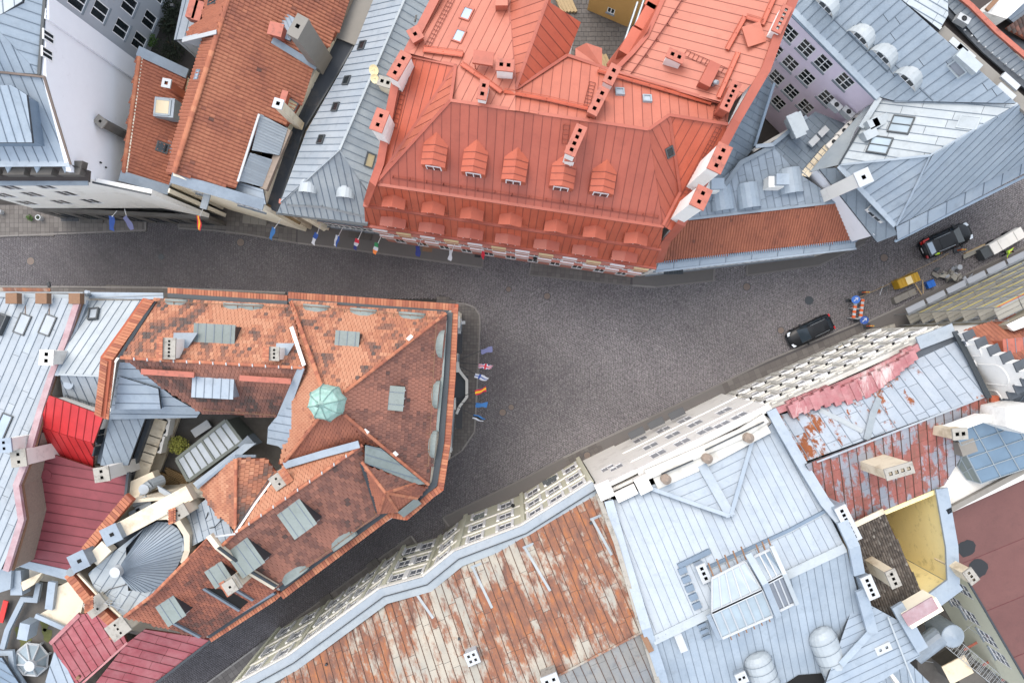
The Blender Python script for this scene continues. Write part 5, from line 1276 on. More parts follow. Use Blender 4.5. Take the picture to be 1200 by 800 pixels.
# tile topped west gable parapet
for path in ([(176, 351, 16), (127, 420, 19.6)], [(123, 421, 19.4), (115, 487, 17)], [(131, 423, 19), (124, 490, 16.8)]):
    tile_ledge(b, path, .55 if path[0][0] != 176 else .75, TC, step=.26)
sweep(b, [(176, 351, 15.6), (127, 420, 19.2), (120, 488, 16.6)], .8, .4, 'brick_wall', 'gable_parapet', -.1)
sweep(b, [(182, 353, 15.9), (140, 419, 19.9)], .25, .12, 'gutter_dark', 'valley_flashing')
# low blue roofs in the angle
q1 = seam_roof(b, [(140, 424, 18.2), (152, 425, 18.2), (206, 465, 15.6), (234, 483, 15), (230, 489, 14.6), (128, 491, 14.6)], 'metal_blue', (1, .02), .7)
seam_roof(b, [(139, 441, 17.6), (187, 455, 16.6), (187, 479, 16.2), (135, 479, 16.2)], 'metal_sky', (1, .02), .7, name='raised_roof_panel')
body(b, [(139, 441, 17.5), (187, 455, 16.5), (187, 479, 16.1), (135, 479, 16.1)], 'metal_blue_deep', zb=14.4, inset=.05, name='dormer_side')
seam_roof(b, [(128, 491, 14.4), (170, 490, 14.4), (150, 545, 14), (118, 545, 14)], 'metal_slate', (.35, 1), .6)
# walls
body(b, [(533, 359, 15), (516, 572, 15), (506, 579, 15), (476, 605, 15), (330, 698, 15), (246, 748, 15), (148, 724, 15), (130, 700, 15), (170, 690, 15), (230, 600, 15), (330, 540, 15), (330, 490, 14.6), (115, 489, 14.6), (125, 420, 15), (176, 350, 15)], 'plaster_pale', inset=.45, skip=(0,))
facade(b, (533, 359), (516, 572), 15, 'plaster_cream', inset=.5, grid=(8, .8, [(.4, 3.4), (5, 7.2), (8.6, 10.4), (11.6, 13.2)]), w=1.3)
# balcony over the door and shop awnings on the east front
bal = thing('balcony', 'stone bay balcony with dark railings between the flags on the corner building', 'balcony', P(536, 455, 5))
cc = P(534, 455, 5.2)
m = MB(); m.prism([cc + V3(-.6, 1.6, 0), cc + V3(.35, 1.6, 0), cc + V3(1.0, .8, 0), cc + V3(1.0, -.8, 0), cc + V3(.35, -1.6, 0), cc + V3(-.6, -1.6, 0)], (0, 0, -.35)); m.build('floor', 'gutter_dark', bal)
m = MB(); m.sweep([cc + V3(.1, 2.2, .6), cc + V3(.4, 1.5, .6), cc + V3(1.0, .75, .6), cc + V3(1.0, -.75, .6), cc + V3(.4, -1.5, .6), cc + V3(.1, -2.2, .6)], .22, .4, -.5); m.build('parapet', 'stone_pale', bal)
for (y0, y1, lb) in ((388, 414, 'black awning over the shop front north of the balcony'), (474, 502, 'dark awning over the shop front south of the balcony')):
    t = thing('awning', lb, 'awning', P(539, (y0 + y1) / 2, 3.2), 'awnings on the corner building')
    m = MB(); a, c = P(535, y0, 3.6), P(534, y1, 3.6); m.prism([a, c, P(541.5, y1, 3.0), P(542, y0, 3.0)], (0, 0, -.08)); m.build('canopy', 'dark_metal', t)
    m = MB(); m.tube(a, a - V3(0, 0, 1), .03, 5); m.tube(c, c - V3(0, 0, 1), .03, 5); m.tube(a - V3(0, 0, 1), P(542, y0, 3.0), .02, 5); m.build('brackets', 'steel', t)
for (x, y0, y1) in ((536, 370, 384), (535, 424, 436), (531, 466, 480), (526, 505, 530)): 
    m = MB(); m.prism([P(x - 3, y0, 6), P(x + 3, y0, 6), P(x + 3, y1, 6), P(x - 3, y1, 6)], (0, 0, -.4)); m.build('stone_ledge', 'stone_pale', b)
for x, y in ((543, 378), (538, 389), (528, 526)): m = MB(); m.tube(P(x - 3, y, 4), P(x, y, 4.1), .03, 5); m.box(P(x, y, 4.0), .35, .28, .3); m.build('wall_lamp', 'cap_white', b)
m = MB(); m.box(P(545, 447, .12), .6, 1.1, .02); m.build('door_mat', 'dark_metal', None) and tag(bpy.data.objects['door_mat'], 'dark doormat on the pavement before the balcony entrance', 'doormat')
# dome
dm = bpy.data.objects.new('dome', None)
def dome():
    c = P(388, 470, 21.2); c = V3(c.x, c.y, 21.2); n = 8
    rings = [(1.15, 0), (1.15, 1.0), (1.24, 1.05), (1.22, 1.2), (1.14, 1.6), (1.0, 2.05), (.6, 2.4), (.25, 2.6), (.1, 2.9), (.05, 3.4)]
    m = MB(); vs = []
    for r, h in rings:
        for k in range(n * 2):
            rr = r * (1.0 if k % 2 == 0 else .9); a = 2 * math.pi * (k + .5) / (n * 2); vs.append(c + V3(math.cos(a) * rr, math.sin(a) * rr, h))
    N2 = n * 2
    m.add(vs, [(i * N2 + k, i * N2 + (k + 1) % N2, (i + 1) * N2 + (k + 1) % N2, (i + 1) * N2 + k) for i in range(len(rings) - 1) for k in range(N2)])
    o = m.build('dome', 'metal_verdigris', b)
    m = MB()
    for k in range(n):
        a = 2 * math.pi * (k * 2 + .5) / N2
        pr = [c + V3(math.cos(a) * r * 1.01, math.sin(a) * r * 1.01, h + .02) for r, h in rings[2:8]]
        for p, q in zip(pr, pr[1:]): m.tube(p, q, .035, 4)
    m.build('dome_rib', 'metal_copper', o)
    m = MB(); m.tube(c + V3(0, 0, 3.3), c + V3(0, 0, 4.1), .03, 6); m.tube(c + V3(0, 0, 3.4), c + V3(0, 0, 3.6), .12, 8, r2=.05); m.build('finial', 'metal_copper', o)
dome(); bpy.data.objects.remove(dm)
# dormers: flat topped slate dormers and rounded eave dormers
shed = lambda w, h: [(-w / 2, h), (w / 2, h)]
kd = dict(roofm='metal_patina', wall='gutter_dark', seam='seam_dark')
dormer(b, L1, (260, 382), shed(2.9, 1.25), ribs=5, win=(2.2, .7), **kd)
dormer(b, N_, (411, 390), shed(1.7, .95), ribs=3, win=(1.2, .5), **kd)
dormer(b, L2, (257, 463), shed(2.9, 1.2), ribs=5, win=(2.2, .7), roofm='metal_sky', wall='metal_blue', seam='seam_dark')
dormer(b, E_, (474, 466), shed(1.7, 1.0), ribs=2, win=(1.2, .6), **kd)
for p in ((365, 614), (306, 658)): dormer(b, A1, p, shed(1.9, 1.6), ribs=3, win=(1.4, .9), back=2.9, **kd)
dormer(b, A2, (216, 718), shed(1.5, 1.2), ribs=2, win=(1.0, .7), back=1.9, **kd)
dormer(b, A2, (268, 676), shed(1.4, 1.0), ribs=2, win=(.9, .5), back=1.6, **kd)
low = lambda r: arc(r, 8, .42)
for p in ((207, 352.5), (275, 357), (296, 358)): dormer(b, L1, p, low(.85), ribs=0, win=None, roofm='metal_patina', wall='gutter_dark', back=.8)
for p in ((371, 359), (426, 363.5), (483, 368)): dormer(b, N_, p, low(1.0), ribs=0, win=None, roofm='metal_patina', wall='gutter_dark', back=.8)
for p in ((518, 403), (512.5, 462), (509, 520)): dormer(b, E_, p, low(1.05), ribs=0, win=None, roofm='metal_patina', wall='gutter_dark', back=.9)
for p in ((404, 634), (347, 674)): dormer(b, A1, p, low(1.1), ribs=0, win=None, roofm='metal_patina', wall='gutter_dark', back=1.1)
m = MB(); m.prism([P(466, 600, 16.5), P(473, 606, 15.6), P(494, 590, 15.6), P(487, 583, 16.5)], (0, 0, -.1)); m.build('turret_window_hood', 'metal_patina', b)
# chimneys with tiled caps
def tilecap_chimney(f, base, top, lx, ly, d, nt=5, tside=1, body_='plaster_pale'):
    o = chimney(b, f, base, top, lx, ly, d, body_, 'cap_stone', (1, nt), fl=.15)
    X = wd(d); Y = V3(-X.y, X.x); rb = P(0, 0, 0)
    B = f.at(*base); zt = H - F * math.hypot(B.x, B.y) / math.hypot(top[0] - 600, top[1] - 400); m = MB()
    for k in range(9):
        for j in range(2): m.obox(V3(B.x, B.y, zt + .08 - .1 * j) - X * tside * (lx * .5 + .16 + .22 * j) + Y * ((k + .5) / 9 - .5) * ly * 1.25, X * .14 + V3(0, 0, .06 * tside), Y * ly * .06, V3(0, 0, .03), 0, random.random() * .7)
    tag(m.build('cap_tiles', 'tile_cap', o, tone=True), kind='stuff')
tilecap_chimney(L1, (210, 408), (198, 406), .7, 1.3, (1, .03)); tilecap_chimney(L1, (330, 414), (321, 412), .55, .8, (1, .03), 3)
m = MB()
for x, y, wd_, ht in ((207, 406, 2.2, 1.1), (326, 412, 1.4, .8)): pass
tilecap_chimney(B1, (330, 561), (325, 563), .8, .9, (-.8, .55), 2)
for (x, y, a, c) in ((208, 405, 1.8, 1.3), (328, 413, 1.3, .8)): m = MB(); p = L1.at(x, y); m.prism([p + V3(-.2, a / 2, .15), p + V3(a * .8, a / 2, .1), p + V3(.3, -a / 2, .25), p + V3(-.3, -a / 2, .25)], (0, 0, -.15)); m.build('chimney_flashing', 'zinc', b)
chimney(b, A1, (285, 674), (268, 686), .7, .75, (.8, -.5), 'plaster_beige', 'cap_stone', (1, 1), fl=.16)
tilecap_chimney(A2, (287, 672), (272, 682), .7, .9, (.8, -.5), 1, 1, 'plaster_beige')
# firewalls of the south wing
sweep(b, [(245, 627, 20.5), (256, 641, 20.4), (290, 668, 18.4), (323, 688, 16.6)], .35, .5, 'plaster_beige', 'firewall', -.35)
sweep(b, [(257, 640, 20.6), (291, 666, 18.6), (325, 686, 16.8)], .2, .12, 'gutter_dark', 'firewall_flashing', .1)
sweep(b, [(247, 629, 20.2), (276, 625, 20.3)], .12, .05, 'cap_white', 'flashing', 0)
# loggia: shaded recess painted as a flat black sheet on the tiles
lp = Face([(241, 688, 18.1), (260, 690, 17.2), (291, 703, 15.7), (283, 713, 15.4), (262, 704, 16.4)])
m = MB(); m.prism([A2.at(242, 688) + A2.n * .06, A2.at(266, 690) + A2.n * .06, A2.at(291, 704) + A2.n * .06, A2.at(281, 713) + A2.n * .06], A2.n * -.05); m.build('loggia_shade', 'soot', b)
for p, q in (((240, 688), (282, 714)), ((273, 687), (298, 702)), ((193, 722), (236, 745))): sweep(b, [A2.at(*p) + V3(0, 0, .1), A2.at(*q) + V3(0, 0, .1)], .16, .25, 'metal_slate', 'loggia_edge', -.05)
m = MB(); m.prism([P(283, 713, 15.5), P(318, 692, 15.5), P(322, 696, 15.3), P(284, 718, 15.3)], (0, 0, -.1)); m.build('gutter_apron', 'zinc', b)
# white gutter line on the small ridge
sweep(b, [C2.at(326, 554) + V3(0, 0, .15), C2.at(301, 588) + V3(0, 0, .2), (277, 623, 20.2)], .14, .1, 'white_paint', 'flashing'); sweep(b, [C2.at(322, 552) + V3(0, 0, .2), (275, 621, 20.3)], .05, .06, 'dark_metal', 'flashing')
sweep(b, [(232, 571, 16.4), (276, 534, 18.4), (300, 534, 17.6)], .18, .14, 'zinc', 'gutter', -.05)
# ------------------------------------------------------------------ courtyard of the corner building and the west block
m = MB(); m.prism([P(x, y, 9.0) for x, y in ((150, 478), (335, 478), (350, 545), (250, 600), (150, 640))], (0, 0, -9)); struct(m.build('courtyard_floor', 'concrete_dark'))
t = thing('glass_canopy', 'glazed lean-to roof in the middle of the courtyard with two rows of panes', 'glass roof', P(243, 528, 9))
ga, gb, gc, gd = P(207, 538, 11.6), P(265, 492, 11.6), P(284, 517, 12.4), P(221, 563, 12.4)
m = MB()
for a, c in ((ga, gb), (gb, gc), (gc, gd), (gd, ga)): m.obox((a + c) / 2, (c - a) / 2, (c - a).cross(V3(0, 0, 1)).normalized() * .12, V3(0, 0, .12))
for k, w_ in ((.5, .09),): a, c = ga.lerp(gb, k), gd.lerp(gc, k); m.obox((a + c) / 2, (c - a) / 2, (c - a).cross(V3(0, 0, 1)).normalized() * w_, V3(0, 0, .11))
for k in (.125, .25, .375, .625, .75, .875): a, c = ga.lerp(gb, k), gd.lerp(gc, k); m.obox((a + c) / 2, (c - a) / 2, (c - a).cross(V3(0, 0, 1)).normalized() * .035, V3(0, 0, .1))
m.build('frame', 'frame_steel', t)
for k in range(8):
    a0, a1, c1, c0 = ga.lerp(gb, k / 8 + .005), ga.lerp(gb, (k + 1) / 8 - .005), gd.lerp(gc, (k + 1) / 8 - .005), gd.lerp(gc, k / 8 + .005); m = MB(); m.prism([a0, a1, c1, c0], (0, 0, -.03)); m.build('pane', 'glass_white', t)
m = MB()
for a, c in ((ga, gb), (gb, gc), (gc, gd), (gd, ga)): m.prism([a - V3(0, 0, .12), c - V3(0, 0, .12), V3(c.x, c.y, 9), V3(a.x, a.y, 9)], (c - a).cross(V3(0, 0, 1)).normalized() * .1)
m.build('side_wall', 'frame_steel', t)
m = MB(); m.prism([P(226, 566, 13.5), P(286, 520, 13.5), P(300, 519, 13.8), P(232, 573, 13.8)], (0, 0, -.2)); bb = bpy.data.objects['corner_building']; m.build('side_roof', 'metal_sky', bb)
m = MB(); m.prism([P(278, 522, 13), P(290, 510, 13), P(300, 521, 13), P(286, 527, 13)], (0, 0, -1.5)); m.build('roof_box', 'metal_slate', bb)
ac_unit('air_conditioner', 'upper twin fan air conditioner at the courtyard wall', P(198, 498, 10.6), (.2, -1), 1.4, .9, .85, 2, 'twin fan units in the courtyard', 'plaster_pale')
ac_unit('air_conditioner', 'lower twin fan air conditioner beside the yellow shrub', P(191, 518, 10.6), (.25, -1), 1.4, .9, .85, 2, 'twin fan units in the courtyard', 'plaster_pale')
leaf_clump('yellow_shrub', 'yellow green shrub in a pot in the courtyard', 'shrub', P(213, 520, 9.8), .75, 1.2, 'leaf_yellow', 600, .1)
t = thing('bench', 'grey boxy bench near the glass canopy in the courtyard', 'bench', P(236, 502, 9)); m = MB(); m.obox(P(236, 502, 9.6), wd((.85, -.55)) * .8, wd((.55, .85)) * .35, V3(0, 0, .08)); m.build('seat', 'cap_white', t); m = MB(); m.obox(P(236, 502, 9.25), wd((.85, -.55)) * .7, wd((.55, .85)) * .28, V3(0, 0, .26)); m.build('base', 'dark_metal', t)
for i, (x, y, lb) in enumerate(((200, 563, 'lower slatted wooden box in the courtyard corner'), (208, 558, 'upper slatted wooden box in the courtyard corner'))):
    t = thing('wooden_box', lb, 'box', P(x, y, 9), 'slatted boxes in the courtyard')
    for k in range(5): m = MB(); m.obox(P(x, y, 9.9) + wd((.45, .9)) * (-.45 + k * .22) * .9, wd((.9, .42)) * .85, wd((.45, .9)) * .075, V3(0, 0, .05)); m.build('slat', 'wood_dark', t)
    m = MB(); m.obox(P(x, y, 9.4), wd((.9, .42)) * .8, wd((.45, .9)) * .42, V3(0, 0, .45)); m.build('carcass', 'wood_dark', t)
# beige wall on the courtyard's west side, with ledge stones
wb = thing('courtyard_wall', 'beige stained wall with capping slabs along the west of the courtyard', 'wall', P(172, 530, 9))
sweep(wb, [(188, 490, 11.5), (162, 562, 11.5)], 1.2, .3, 'plaster_sand', 'wall', -2.4)
sweep(wb, [(177, 489, 12), (150, 566, 12)], .35, .5, 'metal_grey_dark', 'coping', -.3)
for k in range(7):
    p = P(188, 492, 11.62).lerp(P(164, 560, 11.62), (k + .5) / 7); m = MB(); m.obox(p, wd((-.32, 1)) * .39, wd((1, .32)) * .55, V3(0, 0, .06)); m.build('coping_slab', 'plaster_sand', wb)
m = MB(); m.obox(P(170, 568, 12.5), wd((1, -.45)) * 1.2, wd((.45, 1)) * .7, V3(0, 0, .5)); m.build('wall_end', 'plaster_sand', wb)
pp = [P(190, 562, 12.5), P(176, 568, 13.4), P(171, 572, 13.6), P(165, 585, 13.4), P(143, 605, 13.2)]
t = thing('flue_pipe', 'thick grey flue pipe with a bend running over the beige wall', 'pipe', pp[2])
m = MB(); m.tube(pp[0], pp[1], .42, 12); m.tube(pp[1], pp[2], .42, 12); m.build('duct', 'pipe_grey', t, smooth=False); m = MB(); m.tube(pp[2], pp[3], .24, 10); m.tube(pp[3], pp[4], .22, 10); m.build('pipe', 'pipe_grey', t)
m = MB(); m.tube(pp[2] + V3(0, 0, .2), pp[2] + V3(0, 0, .35), .4, 12); m.build('collar', 'steel', t)
# --- round conical roof
b = thing('round_tower_house', 'pale metal roofs with a fan shaped cone roof and beige parapets, lower left', 'house', P(160, 650))
cz = P(137, 669, 17.4)
arcp = [(170, 618), (184, 611), (198, 612), (209, 620), (215, 633), (214, 650), (208, 663), (198, 676), (186, 688), (170, 694), (154, 691)]
A3 = [P(x, y, 15.4) for x, y in arcp]
for i in range(len(A3) - 1):
    for j in range(3):
        p, q = A3[i].lerp(A3[i + 1], j / 3 + .008), A3[i].lerp(A3[i + 1], (j + 1) / 3 - .008); m = MB(); r0 = cz + (p - cz).normalized() * .25; r1 = cz + (q - cz).normalized() * .25
        m.prism([r0, p, q, r1], (0, 0, -.05)); m.build('roof_panel', 'metal_blue', b)
m = MB()
for i in range(len(A3) - 1):
    for j in range(3): p = A3[i].lerp(A3[i + 1], j / 3); m.tube(cz + V3(0, 0, .02), p + V3(0, 0, .02), .025, 4)
tag(m.build('seam_upstands', 'seam_dark', b), kind='stuff')
m = MB(); m.tube(cz - V3(0, 0, .3), cz + V3(0, 0, .25), .42, 14, r2=.34); m.tube(cz + V3(0, 0, .25), cz + V3(0, 0, .3), .38, 14); m.build('cone_cap', 'cap_white', b)
m = MB(); m.prism([p - V3(0, 0, .1) for p in A3] + [P(130, 640, 15.3), P(168, 612, 15.3)], (0, 0, -.2)); m.build('roof_deck', 'deck_dark', b)
seam_roof(b, [(102, 672, 16.2), (128, 650, 16.2), (170, 618, 15.6), (150, 640, 15.5), (150, 692, 15.5), (187, 690, 15.3), (146, 722, 15.2), (118, 702, 15.6)], 'metal_white', (.55, -.85), .62, joint=2.4)
r_ = seam_roof(b, [(212, 612, 15.4), (225, 597, 16), (251, 578, 16.4), (275, 624, 18.6), (255, 640, 18.4), (243, 630, 17), (215, 645, 15.2), (216, 630, 15.3)], 'metal_silver', (.45, .9), .7, joint=1.6)
sweep(b, [(180, 606, 16.6), (196, 605, 16.6), (209, 612, 16.6), (219, 628, 16.6), (219, 645, 16.6), (214, 660, 16.2)], .4, 1.0, 'plaster_beige', 'curved_parapet', -1.0)
sweep(b, [(139, 622, 16.8), (180, 600, 16.8), (222, 577, 16.8)], 1.15, .9, 'plaster_beige', 'parapet_beam', -.9)
sweep(b, [(107, 657, 16.6), (124, 640, 16.6)], 1.0, .8, 'plaster_beige', 'parapet_beam', -.9)
for (x, y, s, a) in ((131, 626, 1.15, .5), (93, 657, 1.15, .5)):
    m = MB(); m.box(P(x, y, 17.4) - V3(0, 0, 1.6), s, s, 1.6, .45); o = m.build('chimney', 'zinc', b); m = MB(); m.box(P(x, y, 17.4), s * 1.12, s * 1.12, .12, .45); m.box(P(x, y, 17.52), .3, .25, .03, .45, 1); m.build('chimney_cap', ['zinc', 'soot'], o)
m = MB(); m.tube(P(84, 669, 16), P(83, 670, 16.8), .3, 10); m.build('vent_pipe', 'pipe_grey', b)
chimney(b, 16, (222, 594), (209, 602), 1.2, .8, (.85, -.5), 'plaster_beige', 'cap_stone', (1, 2), fl=.15)
m = MB()
for k in range(6):
    for j in range(3): m.obox(P(199 + j * 2.6, 598 + k * 2.9 - j * 1, 18.1 - abs(j - 1) * .05), wd((.85, -.5)) * .1, wd((.5, .85)) * .09, V3(0, 0, .03), 0, random.random() * .8)
tag(m.build('cap_tiles', 'tile_cap', b, tone=True), kind='stuff')
for (bx, by, tx, ty, tw) in ((122, 703, 110, 707, 2), (158, 722, 139, 738, 3)):
    chimney(b, 15.2, (bx, by), (tx, ty), 1.4, 1.1, (.8, -.6), 'plaster_beige', 'cap_stone', (1, tw), fl=.16)
    m = MB()
    for k in range(6):
        for j in range(3): m.obox(P(tx - 9 + j * 3.2, ty + 2 + k * 2.6 - 2 * j - 6, 17.2), wd((.8, -.6)) * .13, wd((.6, .8)) * .08, V3(0, 0, .03), 0, random.random() * .8)
    tag(m.build('cap_tiles', 'tile_cap', b, tone=True), kind='stuff')
for path in ([(152, 582, 16), (122, 618, 16), (100, 645, 16)], [(80, 672, 16), (104, 703, 16), (130, 728, 15.6), (146, 738, 15.4)]):
    tile_ledge(b, path, .7, 'tile_cap', step=.26); sweep(b, path, .7, .4, 'brick_wall', 'parapet', -.4)
sweep(b, [(92, 671, 16.2), (116, 697, 16), (144, 723, 15.8)], .14, .2, 'plaster_beige', 'parapet_lip', -.05)
body(b, [(80, 672, 15.4), (150, 584, 15.4), (222, 577, 15.4), (250, 578, 15.6), (276, 624, 15), (146, 740, 14.8)], 'plaster_beige')
for pts_ in ([P(244, 600, 17), P(240, 612, 16.6), P(243, 620, 16.8), P(236, 628, 16), P(222, 640, 15.6)], [P(243, 619, 16.8), P(252, 617, 17.8), P(262, 606, 18), P(272, 606, 18.6)], [P(120, 697, 15.9), P(128, 690, 15.9), P(150, 684, 15.6)]): 
    t = wire(pts_, .035, 'black_paint', 'cable', b, 5)
m = MB(); a = P(122, 706, 17.4)
for k in range(4): m.tube(a + V3(.1 * k, .1 * k, 0), a + V3(1.6 - .2 * k, -.5 + .45 * k, .1), .018, 4)
for k in range(3): m.tube(a + V3(.4 + k * .35, -.35, .06), a + V3(.5 + k * .35, .55, .06), .015, 4)
m.build('aerial', 'steel', b)
for (x0, y0, x1, y1) in ((156, 590, 172, 584), (160, 598, 178, 590), (186, 572, 205, 583), (152, 603, 165, 598)): m = MB(); m.obox((P(x0, y0, 14.6) + P(x1, y1, 14.6)) / 2, (P(x1, y1, 14.6) - P(x0, y0, 14.6)) / 2, wd((.3, 1)) * .25, V3(0, 0, .1)); m.build('lower_ledge', 'metal_silver', b)

# --- west block: pale metal roof, skylights
b = thing('long_pale_roof_house', 'long pale blue metal roof with two white skylights at the left edge', 'house', P(30, 470))
w1 = seam_roof(b, [(-60, 348, 13), (96, 350, 13), (62, 440, None), (34, 530, 15.6), (22, 560, None), (27, 610, None), (6, 665, 15.4), (-60, 660, 15.6)], 'metal_silver', (-.34, .94), .62, joint=5)
sweep(b, [(-60, 344, 13.1), (98, 348, 13.1)], .35, .25, 'metal_pale', 'parapet_coping', -.05); sweep(b, [(-60, 338.5, 12.9), (60, 340, 12.9)], .3, .12, 'metal_rusty', 'outer_flashing'); sweep(b, [(-60, 341.5, 12.9), (98, 343, 12.9)], .1, .12, 'pipe_grey', 'gutter')
sweep(b, [(92, 352, 13.6), (78, 395, 14), (60, 442, 14.6), (48, 480, 15), (31, 540, 15.7), (20, 568, 15.8), (26, 608, 15.8), (8, 668, 15.6)], .45, .3, 'metal_pink_pale', 'party_wall_coping', -.15)
sweep(b, [(96, 352, 13.4), (82, 395, 13.8), (64, 442, 14.4), (52, 480, 14.8), (36, 540, 15.5), (25, 568, 15.5), (31, 608, 15.5), (14, 668, 15.3)], .16, .2, 'rusty_iron', 'coping_edge', -.2)
m = MB(); m.prism([P(44, 508, 14.9), P(49, 530, 13.6), P(22, 656, 13.4), P(12, 668, 15), P(30, 605, 15.2), P(27, 566, 15.2)], (0, 0, -3)); m.build('rubble_wall', 'stone_rubble', b)
for p in ((27, 380), (56.5, 381)): skylight(b, w1, p, .95, 1.6, (-.34, .94), frame='frame_dark', pm='glass_white', h=.15)
skylight(b, w1, (2, 380), .9, 1.6, (-.34, .94), frame='frame_dark', pm='glass_dark', h=.5)
skylight(b, w1, (4, 500), .9, 2.0, (-.34, .94), frame='frame_dark', pm='glass_sky', h=.15)
for (bx, tx) in ((25, 13), (59, 48), (95, 87)):
    o = chimney(b, 13, (bx, 350.5), (tx, 349), .8, .75, (1, 0), 'plaster_white', 'rusty_iron', (0, 0), band=.6, over=.03)
for k, x in enumerate((30, 58)): m = MB(); m.tube(w1.at(x, 357) + V3(0, 0, .05), w1.at(x, 370) + V3(0, 0, .05), .03, 4); m.build('rust_streak_pipe', 'rusty_iron', b)
chimney(b, w1, (76, 418), (54, 417), .9, 1.0, (1, .05), 'plaster_pale', 'plaster_pale', (1, 2), fl=.28)
chimney(b, w1, (33, 516), (5, 525), .95, .9, (1, -.1), 'plaster_pale', 'metal_sky', (1, 2), fl=.2)
body(b, [(-60, 341, 12.8), (98, 343, 12.8), (60, 440, 14), (30, 545, 15), (10, 668, 14.8), (-60, 668, 14.8)], 'plaster_pale')
# --- neighbour
b = thing('pale_hip_roof_house', 'small pale metal roof between the long left roof and the orange tiles', 'house', P(110, 400))
e1 = seam_roof(b, [(98, 352, 12.4), (180, 352, 12.4), (128, 418, None), (119, 440, 15.2), (69, 438, 15.2)], 'metal_white', (-.36, .93), .62)
e2 = seam_roof(b, [(69, 439, 15.1), (119, 441, 15.1), (114, 478, 13.4), (76, 464, 13.4)], 'metal_silver', (.02, 1), .7)
sweep(b, [(105, 346, 12.5), (192, 347, 12.5)], .5, .12, 'metal_sky', 'eave_flashing'); sweep(b, [(105, 349, 12.6), (192, 345, 12.6)], .08, .12, 'pipe_grey', 'gutter')
sweep(b, [(103, 352, 12.8), (86, 395, 13.6), (68, 440, 15)], .3, .2, 'metal_sky', 'verge_flashing'); sweep(b, [(69, 438.5, 15.2), (119, 440.5, 15.2)], .14, .08, 'metal_white', 'ridge_cap')
skylight(b, e1, (111, 369), .75, 1.0, (.1, 1), frame='frame_dark', pm='glass_white', h=.35)
m = MB(); c = e2.at(81, 450); m.tube(c, c + V3(0, 0, .12), .38, 14); m.build('round_hatch', 'metal_sky', b)
ladder(b, e2, (78, 464), (114, 475), .45, 'frame_dark', 'walkway_grating', step=.12)
body(b, [(98, 352, 12.2), (180, 352, 12.2), (119, 440, 13), (114, 478, 13), (74, 464, 13), (68, 440, 13)], 'plaster_sand')
t = thing('roof_post', 'tall pale double pipe standing at the roof corner by the left street', 'pipe', P(101, 344, 12.6)); m = MB(); m.tube(P(102, 347, 12.4), P(101, 342, 14.4), .14, 8); m.tube(P(106, 346, 12.4), P(104, 342, 14.2), .1, 8); m.build('pipe', 'steel', t)
# --- bright red roof
b = thing('bright_red_roof_house', 'small house with a vivid red standing seam roof, the brightest roof in view', 'house', P(85, 505))
kr = dict(seam='seam_hotred', deckmat='deck_red')
seam_roof(b, [(58, 463, 15.8), (121, 487, 15.8), (110, 519, 14.6), (45, 499, 14.6)], 'metal_bright_red', (-.38, .92), .62, **kr)
seam_roof(b, [(45, 499.5, 14.5), (110, 519.5, 14.5), (109, 548, 12.4), (45, 528, 12.4)], 'metal_bright_red', (.0, 1), .62, **kr)
body(b, [(59, 465, 15.4), (120, 488, 15.4), (110, 519, 14.2), (109, 546, 12.2), (46, 527, 12.2), (46, 499, 14.2)], 'plaster_pale', inset=.1)
for (x, y) in ((119, 503), (117, 515), (113, 528)): m = MB(); m.obox(P(x, y, 14), wd((-.25, 1)) * .35, wd((1, .25)) * .05, V3(0, 0, .4)); m.build('window', 'glass_dark', b)
seam_roof(b, [(121, 500, 13), (132, 492, 13), (150, 492, 13), (152, 552, 12.4), (114, 542, 12.4)], 'metal_slate', (-.2, 1), .5)
chimney(b, 12.6, (62, 527), (21, 535), 1.0, 1.15, (1, -.12), 'plaster_pale', 'cap_stone', (1, 2), fl=.22)
bpy.data.objects['bright_red_roof_house']
chimney(b, 12.6, (149, 546), (118, 553), 1.0, .95, (1, -.15), 'plaster_pale', 'cap_stone', (1, 2), fl=.22)
m = MB(); m.obox(P(153, 494, 13.4), V3(.45, 0, 0), V3(0, .25, 0), V3(0, 0, .3)); m.build('roof_box', 'cap_white', b)
# --- maroon roof
b = thing('maroon_roof_house', 'wide maroon standing seam roof below the bright red one', 'house', P(85, 600))
mr = seam_roof(b, [(48, 530, 13.2), (50, 528, 13.2), (112, 549, 13.2), (152, 553, 13.2), (149, 584, None), (80, 668, 12.2), (21, 654, 12.2)], 'metal_maroon', (1, .16), .78, seam='seam_deepred', deckmat='deck_red')
m = MB(); c = mr.at(55, 556); m.tube(c, c + V3(0, 0, .12), .42, 14); m.build('round_hatch', 'metal_maroon', b)
m = MB(); m.prism([P(22, 655, 12.3), P(81, 668, 12.3), P(84, 681, 12.2), P(14, 661, 12.2)], (0, 0, -.25)); m.build('eave_flashing', 'metal_blue', b)
body(b, [(22, 655, 12), (81, 668, 12), (150, 584, 12), (152, 553, 12), (50, 530, 12)], 'plaster_cream', inset=.1)
sweep(b, [(152, 553, 13.4), (149, 582, 13.3)], .2, .4, 'metal_grey_dark', 'verge_strip', -.1)
